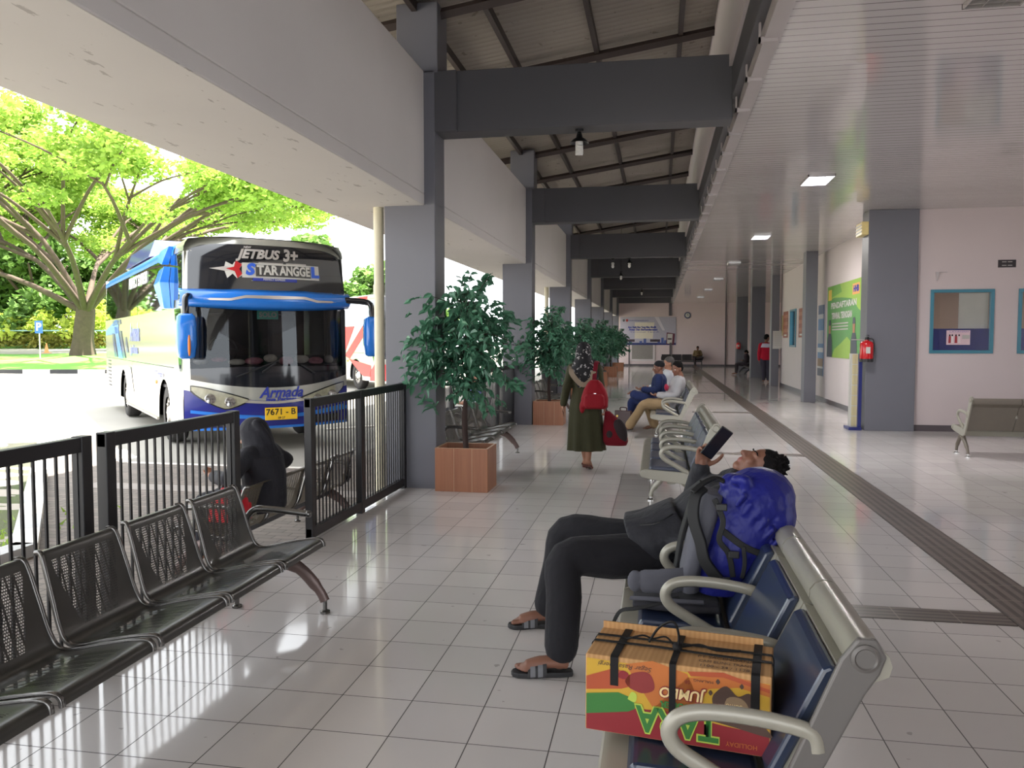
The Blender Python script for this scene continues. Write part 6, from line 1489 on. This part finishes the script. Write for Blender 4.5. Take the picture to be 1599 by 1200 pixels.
fuse([('l', [ring(V((-0.50, 9.86, 0.31)), V((1, 0, 0)), V((0, 1, 0)), 0.13, 0.09, 22, 2.8), ring(V((-0.505, 9.86, 0.36)), V((1, 0, 0)), V((0, 1, 0)), 0.155, 0.11, 22, 2.8), ring(V((-0.52, 9.86, 0.50)), V((1, 0, 0)), V((0, 1, 0)), 0.145, 0.10, 22, 2.6), ring(V((-0.565, 9.87, 0.64)), V((1, 0, 0)), V((0, 1, 0)), 0.085, 0.06, 22, 2.2), ring(V((-0.61, 9.88, 0.73)), V((1, 0, 0)), V((0, 1, 0)), 0.03, 0.03, 22, 2.2)], 0),
      ('e', (-0.44, 9.79, 0.50), (0.075, 0.05, 0.15), 1, Matrix.Rotation(R(-18), 4, 'Y')), ('e', (-0.57, 9.785, 0.45), (0.045, 0.04, 0.055), 1)], 0.0085, 'bag_body', [cloth('dark_red_bag_cloth', (108, 14, 28), 0.15), dk], 3, big, L1)
MB().tube([V(p) - L1 for p in arc([(-0.60, 9.87, 0.71), (-0.645, 9.885, 0.775), (-0.63, 9.90, 0.71)], 5)], 0.009, 6).build('handle', dk, big)
# briefcase on the floor by the third bench
bc = thing('briefcase', (-0.60, 14.45, 0.0), R(-20), 'dark brown briefcase standing on the floor by the khaki trousers', 'briefcase')
lth = P('dark_brown_leather', (60, 36, 36), 0.45, var=0.15)
MB().loft([[(-0.17, -0.055, 0), (0.17, -0.055, 0), (0.17, 0.055, 0), (-0.17, 0.055, 0)], [(-0.155, -0.05, 0.34), (0.155, -0.05, 0.34), (0.155, 0.03, 0.34), (-0.155, 0.03, 0.34)]]).build('case_body', lth, bc, bevel=0.012)
MB().tube(arc([(-0.06, -0.01, 0.34), (-0.055, -0.01, 0.39), (0.055, -0.01, 0.39), (0.06, -0.01, 0.34)], 4), 0.011, 6).build('handle', lth, bc)
MB().cbox((-0.10, -0.056, 0.24), (0.03, 0.012, 0.03)).build('clasp', P('brass_clasp', (196, 160, 84), 0.3, metal=0.8), bc)

# ---------------------------------------------------------------- lamps
M['bulb'] = P('cold_fluorescent_tube', (232, 230, 226), 0.3, var=0.02)
def pendant(x, y, z, label, spiral=True, cord=0.0, shade=True):
    t = thing('pendant_lamp', (x, y, z), 0, label, 'lamp', 'pendant lamps under the roof beams')
    if cord: MB().tube([(0, 0, 0), (0, 0, cord)], 0.005, 6).build('cord', M['black'], t)
    MB().lathe([(0.045, 0.0), (0.045, -0.02), (0.018, -0.025), (0.018, -0.04), (0.03, -0.05)], n=16).build('ceiling_rose', M['black'], t, smooth=50)
    if shade: MB().lathe([(0.022, -0.03), (0.03, -0.06), (0.035, -0.085), (0.07, -0.105), (0.10, -0.14), (0.098, -0.142), (0.066, -0.11), (0.0, -0.095)], n=24, caps=False).build('lamp_shade', M['black'], t, smooth=50)
    MB().lathe([(0.03, -0.11), (0.04, -0.13), (0.04, -0.165), (0.0, -0.165)], n=16).build('bulb_base', M['white_plastic'], t, smooth=50)
    if spiral:
        n = 90; MB().tube([(0.034 * math.cos(i * 0.42), 0.034 * math.sin(i * 0.42), -0.165 - 0.10 * i / n) for i in range(n)], 0.0085, 6).build('bulb', M['bulb'], t, smooth=60)
    else: MB().ball((0, 0, -0.21), (0.038, 0.038, 0.055), 12, 9).build('bulb', M['bulb'], t, smooth=180)
    return t
pendant(-0.83, 8.45, 3.79, 'pendant lamp with a black shade and spiral bulb under the nearest grey beam')
pendant(-0.78, 21.7, 3.79, 'pendant lamp with a broad white bulb hanging under the third grey beam', spiral=False)
pendant(-1.22, 21.75, 3.79, 'bare bulb hanging left of the lamp under the third grey beam', spiral=False, shade=False)
pendant(-1.2, 26.08, 3.80, 'pendant lamp hanging on a long cord beyond the third grey beam', spiral=False, cord=1.38)
pendant(-0.72, 34.9, 3.79, 'farthest pendant lamp under the fifth grey beam, near the end wall', spiral=False)
M['tube_light'] = P('lit_fluorescent_panel', (236, 242, 255), 0.4, var=0.0, emit=14.0)
M['tube_off'] = P('unlit_fluorescent_panel', (170, 168, 166), 0.4, var=0.0)
M['reflector'] = P('lamp_louver_metal', (196, 192, 190), 0.25, metal=0.7)
for i in range(7):
    y = 5.35 + 6.32 * i
    lab = ('ceiling light nearest the camera, cut by the top edge of the photo', 'first whole louvered ceiling light, brightest on the white ceiling', 'second louvered ceiling light glowing beyond the brightest one', 'third louvered ceiling light from the front', 'fourth louvered ceiling light from the front', 'fifth louvered ceiling light from the front', 'farthest louvered ceiling light')[i]
    t = thing('ceiling_light', (2.18, y + 0.33, ZC), 0, lab, 'ceiling light', 'louvered ceiling lights')
    a, b_ = 0.18, 0.33
    MB().box(-a, -b_, -0.035, -a + 0.012, b_, 0).box(a - 0.012, -b_, -0.035, a, b_, 0).box(-a, -b_, -0.035, a, -b_ + 0.012, 0).box(-a, b_ - 0.012, -0.035, a, b_, 0).build('light_frame', M['reflector'], t)
    MB().box(-a + 0.012, -b_ + 0.012, -0.008, a - 0.012, b_ - 0.012, -0.004).build('light_panel', M['tube_light'] if i in (1, 2) else M['tube_off'], t)
    lv = MB()
    for k in range(1, 8): lv.box(-a, -b_ + k * 0.0825 - 0.002, -0.033, a, -b_ + k * 0.0825 + 0.002, -0.008)
    for k in (-0.06, 0.06): lv.box(k - 0.003, -b_, -0.033, k + 0.003, b_, -0.008)
    lv.build('louver', M['reflector'], t)
    if i not in (1, 2): continue
    ld = bpy.data.lights.new('ceiling_lamp', 'AREA'); ld.shape = 'RECTANGLE'; ld.size = 0.32; ld.size_y = 0.6; ld.energy = CEIL_W; ld.color = (1.0, 0.965, 0.94)
    lo = bpy.data.objects.new('lamp_glow', ld); COL.objects.link(lo); lo.parent = t; lo.location = (0, 0, -0.04)
eb = thing('emergency_light', (3.50, 15.2, 3.44), 0, 'cream emergency light box fixed high on the big grey column', 'lamp')
cm_ = P('cream_lamp_cover', (224, 204, 140), 0.35)
MB().box(-0.02, -0.22, 0.0, 0.095, 0.22, 0.23).build('lamp_housing', cm_, eb, bevel=0.012)
for z in (0.06, 0.115, 0.17): MB().box(-0.03, -0.2, z - 0.012, -0.018, 0.2, z + 0.012).build('lamp_rib', M['decal_white'], eb, bevel=0.004)

# ---------------------------------------------------------------- fire extinguisher on its tiled stand
fs = thing('extinguisher_stand', (3.505, 15.22, 0), 0, 'blue post with cream tiled panel standing beside the big grey column', 'stand')
navy = P('navy_stand_paint', (34, 42, 110), 0.3)
MB().box(-0.16, -0.2, 0, 0.06, 0.2, 0.05).build('base', navy, fs, bevel=0.006); MB().box(0.0, -0.16, 0.05, 0.055, -0.08, 1.36).build('post', navy, fs)
ct = P('cream_glazed_tile', (206, 194, 152), 0.25, var=0.1); g0 = MB(); tl = MB()
g0.box(-0.105, -0.06, 0.05, -0.09, 0.12, 1.36); 
for r_ in range(7):
    for c_ in range(2): tl.box(-0.112, -0.055 + c_ * 0.088, 0.06 + r_ * 0.185, -0.104, 0.027 + c_ * 0.088, 0.235 + r_ * 0.185)
g0.box(-0.10, -0.07, 0.05, 0.0, -0.06, 1.36)
pnl = g0.build('tile_backing', M['decal_white'], fs)
for r_ in range(7):
    for c_ in range(2): MB().box(-0.092 + c_ * 0.047, -0.078, 0.065 + r_ * 0.185, -0.049 + c_ * 0.047, -0.07, 0.235 + r_ * 0.185).build('tile', ct, pnl)
MB().box(-0.13, -0.2, 1.60, 0.07, -0.12, 1.615).build('bracket', M['alu'], fs)
def extinguisher(loc, label, k=1.0):
    t = thing('fire_extinguisher', loc, 0, label, 'fire extinguisher')
    MB().lathe([(0.085 * k, 0), (0.09 * k, 0.01), (0.09 * k, 0.30), (0.075 * k, 0.345), (0.03 * k, 0.365), (0.03 * k, 0.38), (0, 0.38)], n=24).build('cylinder', P('extinguisher_red', (190, 24, 32), 0.25, coat=0.4), t, smooth=50)
    MB().lathe([(0.093 * k, -0.005), (0.093 * k, 0.05), (0.088 * k, 0.05)], n=24).build('foot_ring', M['black'], t, smooth=50)
    MB().cbox((0, -0.091 * k, 0.2), (0.07, 0.004, 0.11)).build('instruction_label', M['decal_white'], t)
    MB().lathe([(0.032, 0.38), (0.032, 0.42), (0.0, 0.42)], n=14).box(-0.015, -0.1, 0.42, 0.015, 0.03, 0.435).box(-0.015, -0.1, 0.45, 0.015, 0.02, 0.465).build('valve_handle', M['black'], t)
    MB().tube(arc([(0.03, 0, 0.40), (0.10, -0.02, 0.38), (0.115, -0.02, 0.25), (0.10, -0.03, 0.1)], 5), 0.011, 7).build('hose', M['black'], t, smooth=60)
    return t
extinguisher((3.60, 15.03 - 0.0, 1.225), 'red fire extinguisher hanging on the blue post by the big grey column', 1.25).location = (3.585, 14.90, 1.225)
extinguisher((4.12, 43.36, 1.1), 'small red fire extinguisher on the farthest grey column', 1.25)

# ---------------------------------------------------------------- posters, banners, clock on the walls
def panel(name, label, cat, o, ux, w, h, mat, group=None, th=0.006):
    """flat panel: o lower-left corner, ux unit vector along its width; local x along width, z up, -y out of the wall"""
    a = math.atan2(ux[1], ux[0]); t = thing(name, o, a, label, cat, group)
    MB().box(0, 0, 0, w, th, h).build('sheet', mat, t)
    return t
def shape(t, pts, mat, d=1, name='printed_shape'):
    mb = MB(); mb.add([(x, -0.0012 * d, z) for x, z in pts], [tuple(range(len(pts)))]); return mb.build(name, mat, t, fix=False)
def words(t, s, size, x, z, mat, d=3, width=None, bold=0.0):
    return lettering('printed_words', s, size, mat, t, Matrix.Translation((x, -0.0012 * d, z)) @ Matrix.Rotation(R(90), 4, 'X'), width=width, bold=bold)
gm = lambda n, c: P(n, c, 0.5, var=0.06)
G1, G2, G3 = gm('banner_green', (92, 146, 84)), gm('banner_lime', (146, 180, 78)), gm('banner_mid_green', (108, 160, 74))
gb = panel('green_banner', 'large green banner with two figures and white lettering on the right wall', 'banner', (4.208, 21.46, 1.18), (0, -1), 3.6, 1.75, G1)
shape(gb, [(0, 1.75), (3.6, 1.75), (3.6, 1.0), (3.2, 1.1), (2.6, 1.35), (1.6, 1.42), (0.8, 1.45), (0, 1.4)], G2, 1); shape(gb, [(0, 1.75), (1.4, 1.75), (1.6, 1.55), (0, 1.42)], G3, 2); shape(gb, [(0.9, 0.2), (1.6, 0.35), (2.2, 0.5), (2.55, 0.4), (2.6, 0.12), (2.4, 0), (0.6, 0)], G2, 1)
pinkp = gm('banner_badge_peach', (222, 160, 96)); yl = gm('banner_badge_yellow', (214, 186, 84)); wht = M['decal_white']; dkf = gm('figure_dark_uniform', (70, 76, 84)); skn = M['skin2']
shape(gb, [(2.65, 1.42), (3.3, 1.42), (3.3, 1.66), (2.65, 1.66)], pinkp, 3); words(gb, 'HHB', 0.18, 2.98, 1.54, M['decal_navy'], 5, width=0.5, bold=0.01)
shape(gb, [(0.12, 1.4), (0.5, 1.4), (0.5, 1.66), (0.12, 1.66)], yl, 3)
words(gb, 'PENDAFTARAN', 0.19, 1.75, 1.25, wht, 4, width=2.6, bold=0.008); words(gb, 'TERMINAL TEKNOGAN', 0.2, 1.6, 1.0, wht, 4, width=2.1, bold=0.01)
for r_ in range(3): shape(gb, [(0.6, 0.83 - r_ * 0.07), (2.3, 0.83 - r_ * 0.07), (2.3, 0.80 - r_ * 0.07), (0.6, 0.80 - r_ * 0.07)], M['decal_grey'], 3, 'text_line')
for x in (0.05, 2.55):
    shape(gb, [(x, 0.0), (x + 0.62, 0.0), (x + 0.58, 0.40), (x + 0.46, 0.58), (x + 0.16, 0.58), (x + 0.04, 0.40)], dkf, 5, 'printed_figure'); shape(gb, [(x + 0.22, 0.58), (x + 0.40, 0.58), (x + 0.42, 0.78), (x + 0.20, 0.78)], skn, 6, 'printed_figure'); shape(gb, [(x + 0.18, 0.78), (x + 0.44, 0.78), (x + 0.40, 0.92), (x + 0.22, 0.92)], dkf, 7, 'printed_figure')
sb = panel('slim_banner', 'tall slim blue poster beside the green banner', 'poster', (4.208, 22.62, 0.66), (0, -1), 0.75, 1.86, gm('slim_banner_blue', (84, 128, 178)))
for z0, z1, c in ((1.62, 1.86, (70, 88, 128)), (1.5, 1.62, (176, 180, 190)), (0.85, 1.2, (170, 176, 186)), (0.62, 0.74, (206, 208, 210)), (0.25, 0.46, (132, 100, 72)), (0.2, 0.25, (200, 200, 200)), (0.0, 0.2, (84, 88, 106))): shape(sb, [(0.02, z0), (0.73, z0), (0.73, z1), (0.02, z1)], gm('slim_banner_band', c), 2)
brn = gm('brown_poster', (142, 66, 48))
for (y, lab) in ((25.68, 'brown poster on the right wall, nearer side of the small window'), (28.72, 'brown poster on the right wall, far side of the small window')):
    bpz = panel('brown_poster', lab, 'poster', (4.208, y, 1.68), (0, -1), 0.95, 0.88, brn, 'brown posters by the small window')
    for i in range(12): 
        a, c = 0.1 + 0.25 * (i % 4), 0.18 + 0.24 * (i // 4); shape(bpz, [(a, c), (a + 0.1, c), (a + 0.12, c + 0.1), (a + 0.02, c + 0.12)], gm('poster_photo', (196, 140, 110)), 2)
    shape(bpz, [(0.2, 0.06), (0.75, 0.06), (0.75, 0.11), (0.2, 0.11)], wht, 2, 'text_line')
tb = panel('tan_board', 'tan notice board at the far end of the right wall', 'notice board', (4.208, 29.07, 1.75), (0, -1), 0.30, 0.7, gm('tan_board_sheet', (190, 168, 124)))
wp_ = panel('paper_notice', 'white paper notice fixed on the third grey column at the right', 'notice', (3.92, 29.09, 1.30), (1, 0), 0.36, 0.62, wht)
for i in range(7): shape(wp_, [(0.04, 0.55 - i * 0.07), (0.32, 0.55 - i * 0.07), (0.32, 0.54 - i * 0.07), (0.04, 0.54 - i * 0.07)], M['decal_grey'], 2, 'text_line')
po = panel('poster', 'small poster of people in red behind the first office window', 'poster', (4.94, 15.105, 1.52), (1, 0), 0.38, 0.25, gm('pale_pink_poster', (206, 178, 186)))
po.location.y = 15.108
for x, c in ((0.05, (150, 40, 50)), (0.09, (220, 210, 210)), (0.15, (150, 40, 50)), (0.2, (214, 200, 200))): shape(po, [(x - 0.02, 0.03), (x + 0.025, 0.03), (x + 0.02, 0.15), (x - 0.015, 0.15)], gm('poster_figure', c), 3, 'printed_figure'); shape(po, [(x - 0.01, 0.15), (x + 0.012, 0.15), (x + 0.012, 0.18), (x - 0.01, 0.18)], M['hair'], 4, 'printed_figure')
shape(po, [(0.25, 0.1), (0.37, 0.1), (0.37, 0.17), (0.25, 0.17)], M['decal_grey'], 3); words(po, 'LAYANAN', 0.03, 0.2, 0.225, M['decal_navy'], 3, width=0.3)
vt = thing('vent_block', (5.72, 15.09, 2.845), 0, 'dark decorative vent block high on the wall above the office windows', 'vent')
MB().box(0, 0, 0, 0.28, 0.012, 0.13).build('vent_frame', P('dark_vent', (46, 38, 42), 0.6), vt)
for x in (0.06, 0.15): 
    for z in (0.035, 0.095): MB().box(x, -0.003, z - 0.006, x + 0.07, 0.0, z + 0.006).build('vent_slot', M['decal_grey'], vt)
hk = thing('wall_hook', (4.755, 15.06, 2.62), 0, 'small metal bracket left on the wall above the first office window', 'bracket')
MB().loft([[(-0.006, 0.03, 0), (0.006, 0.03, 0), (0.006, 0.04, 0), (-0.006, 0.04, 0)], [(-0.025, 0.0, 0.16), (0.025, 0.0, 0.16), (0.025, 0.04, 0.16), (-0.025, 0.04, 0.16)]]).box(-0.02, 0.0, 0.155, 0.16, 0.04, 0.16).build('bracket', M['alu'], hk)
MB().box(5.15, 15.18, 1.80, 5.62, 15.20, 2.42).build('x', M['curtain']).name = 'white_board'
tag(bpy.data.objects['white_board'], 'white board seen through the first office window', 'board')
bpy.data.objects['white_board'].location = (0, 0, 0)
# end wall
eb_ = panel('event_banner', 'wide blue grey banner with a phone picture on the end wall', 'banner', (-2.35, 50.47, 1.30), (1, 0), 3.42, 1.74, gm('event_banner_sheet', (176, 172, 186)))
shape(eb_, [(0, 0), (3.42, 0), (3.42, 0.14), (0, 0.14)], gm('banner_navy', (50, 58, 110)), 2)
for x, h in ((0.3, 0.4), (0.55, 0.3), (1.2, 0.25), (1.45, 0.4), (2.3, 0.35), (2.52, 0.45), (2.7, 0.3)): shape(eb_, [(x, 0.1), (x + 0.16, 0.1), (x + 0.16, h), (x, h)], gm('banner_skyline', (76, 92, 150)), 3)
shape(eb_, [(0.9, 0.4), (2.0, 0.4), (2.1, 1.4), (0.9, 1.4)], gm('banner_glow', (214, 204, 186)), 1); shape(eb_, [(2.1, 1.74), (2.35, 1.74), (2.75, 0.9), (2.6, 0.9)], gm('banner_streak', (206, 200, 208)), 2)
words(eb_, 'Ayo Naik Bus Yang Mau Mudik', 0.16, 1.35, 1.10, M['decal_navy'], 4, width=1.75, bold=0.008); words(eb_, 'Aman Dan Berkeselamatan', 0.16, 1.42, 0.95, M['decal_navy'], 4, width=1.75, bold=0.008)
words(eb_, 'Kementerian Perhubungan Republik Indonesia', 0.08, 1.1, 1.52, M['decal_navy'], 4, width=1.3); words(eb_, 'Terminal Tipe A', 0.08, 1.5, 0.80, M['decal_navy'], 4, width=1.8)
for x in (0.3, 1.85): shape(eb_, [(x, 0.2), (x + 0.6, 0.2), (x + 0.6, 0.35), (x, 0.35)], gm('banner_label', (66, 54, 62)), 5)
for x, c in ((0.22, (84, 90, 96)), (0.42, (178, 60, 54))): shape(eb_, [(x - 0.07, 1.5), (x, 1.43), (x + 0.07, 1.5), (x + 0.06, 1.6), (x - 0.06, 1.6)], gm('banner_emblem', c), 4)
shape(eb_, [(2.82, 0.06), (3.3, 0.02), (3.36, 0.7), (2.86, 0.78)], gm('banner_phone', (96, 40, 58)), 5); shape(eb_, [(2.88, 0.1), (3.18, 0.08), (3.22, 0.68), (2.90, 0.70)], wht, 6); shape(eb_, [(2.92, 0.33), (3.16, 0.33), (3.16, 0.42), (2.92, 0.42)], gm('banner_phone_bar', (60, 30, 50)), 7)
ck = thing('wall_clock', (1.75, 50.44, 3.13), 0, 'round blue rimmed clock on the end wall', 'clock')
def disc(r0, r1, y0, y1, n=28):
    return MB().loft([[(r0 * math.cos(2 * math.pi * j / n), y0, r0 * math.sin(2 * math.pi * j / n)) for j in range(n)], [(r1 * math.cos(2 * math.pi * j / n), y1, r1 * math.sin(2 * math.pi * j / n)) for j in range(n)]])
disc(0.2, 0.19, 0.05, 0.0).build('clock_rim', P('clock_blue_rim', (52, 62, 104), 0.35), ck, smooth=40); disc(0.135, 0.135, 0.0, -0.005).build('clock_face', wht, ck)
MB().box(-0.008, -0.012, 0, 0.008, -0.008, 0.11).build('clock_hand', M['black'], ck); MB().box(-0.008, -0.012, -0.008, 0.07, -0.008, 0.008).build('clock_hand', M['black'], ck)
hb = MB().box(-1.75, 50.46, 0.30, -1.62, 50.5, 1.30).box(-1.62, 50.46, 0.30, -0.2, 50.5, 0.42).box(-0.32, 50.46, 0.42, -0.2, 50.5, 1.30); struct('window_4', hb, M['wall_white'])
struct('window_5', MB().box(-1.62, 50.47, 0.42, -0.32, 50.5, 1.30), P('frosted_pane', (138, 132, 128), 0.4))
struct('door_1', MB().box(-1.82, 50.45, 0.0, -1.75, 50.5, 1.3).box(0.68, 50.45, 0.0, 0.82, 50.5, 1.45).box(0.62, 50.42, 3.1, 0.78, 50.5, 4.3), M['base'])
struct('trim_5', MB().box(0.7, 50.4, 4.02, 4.4, 50.5, 4.06).box(4.0, 50.4, 0, 4.06, 50.5, 4.02), M['base'])
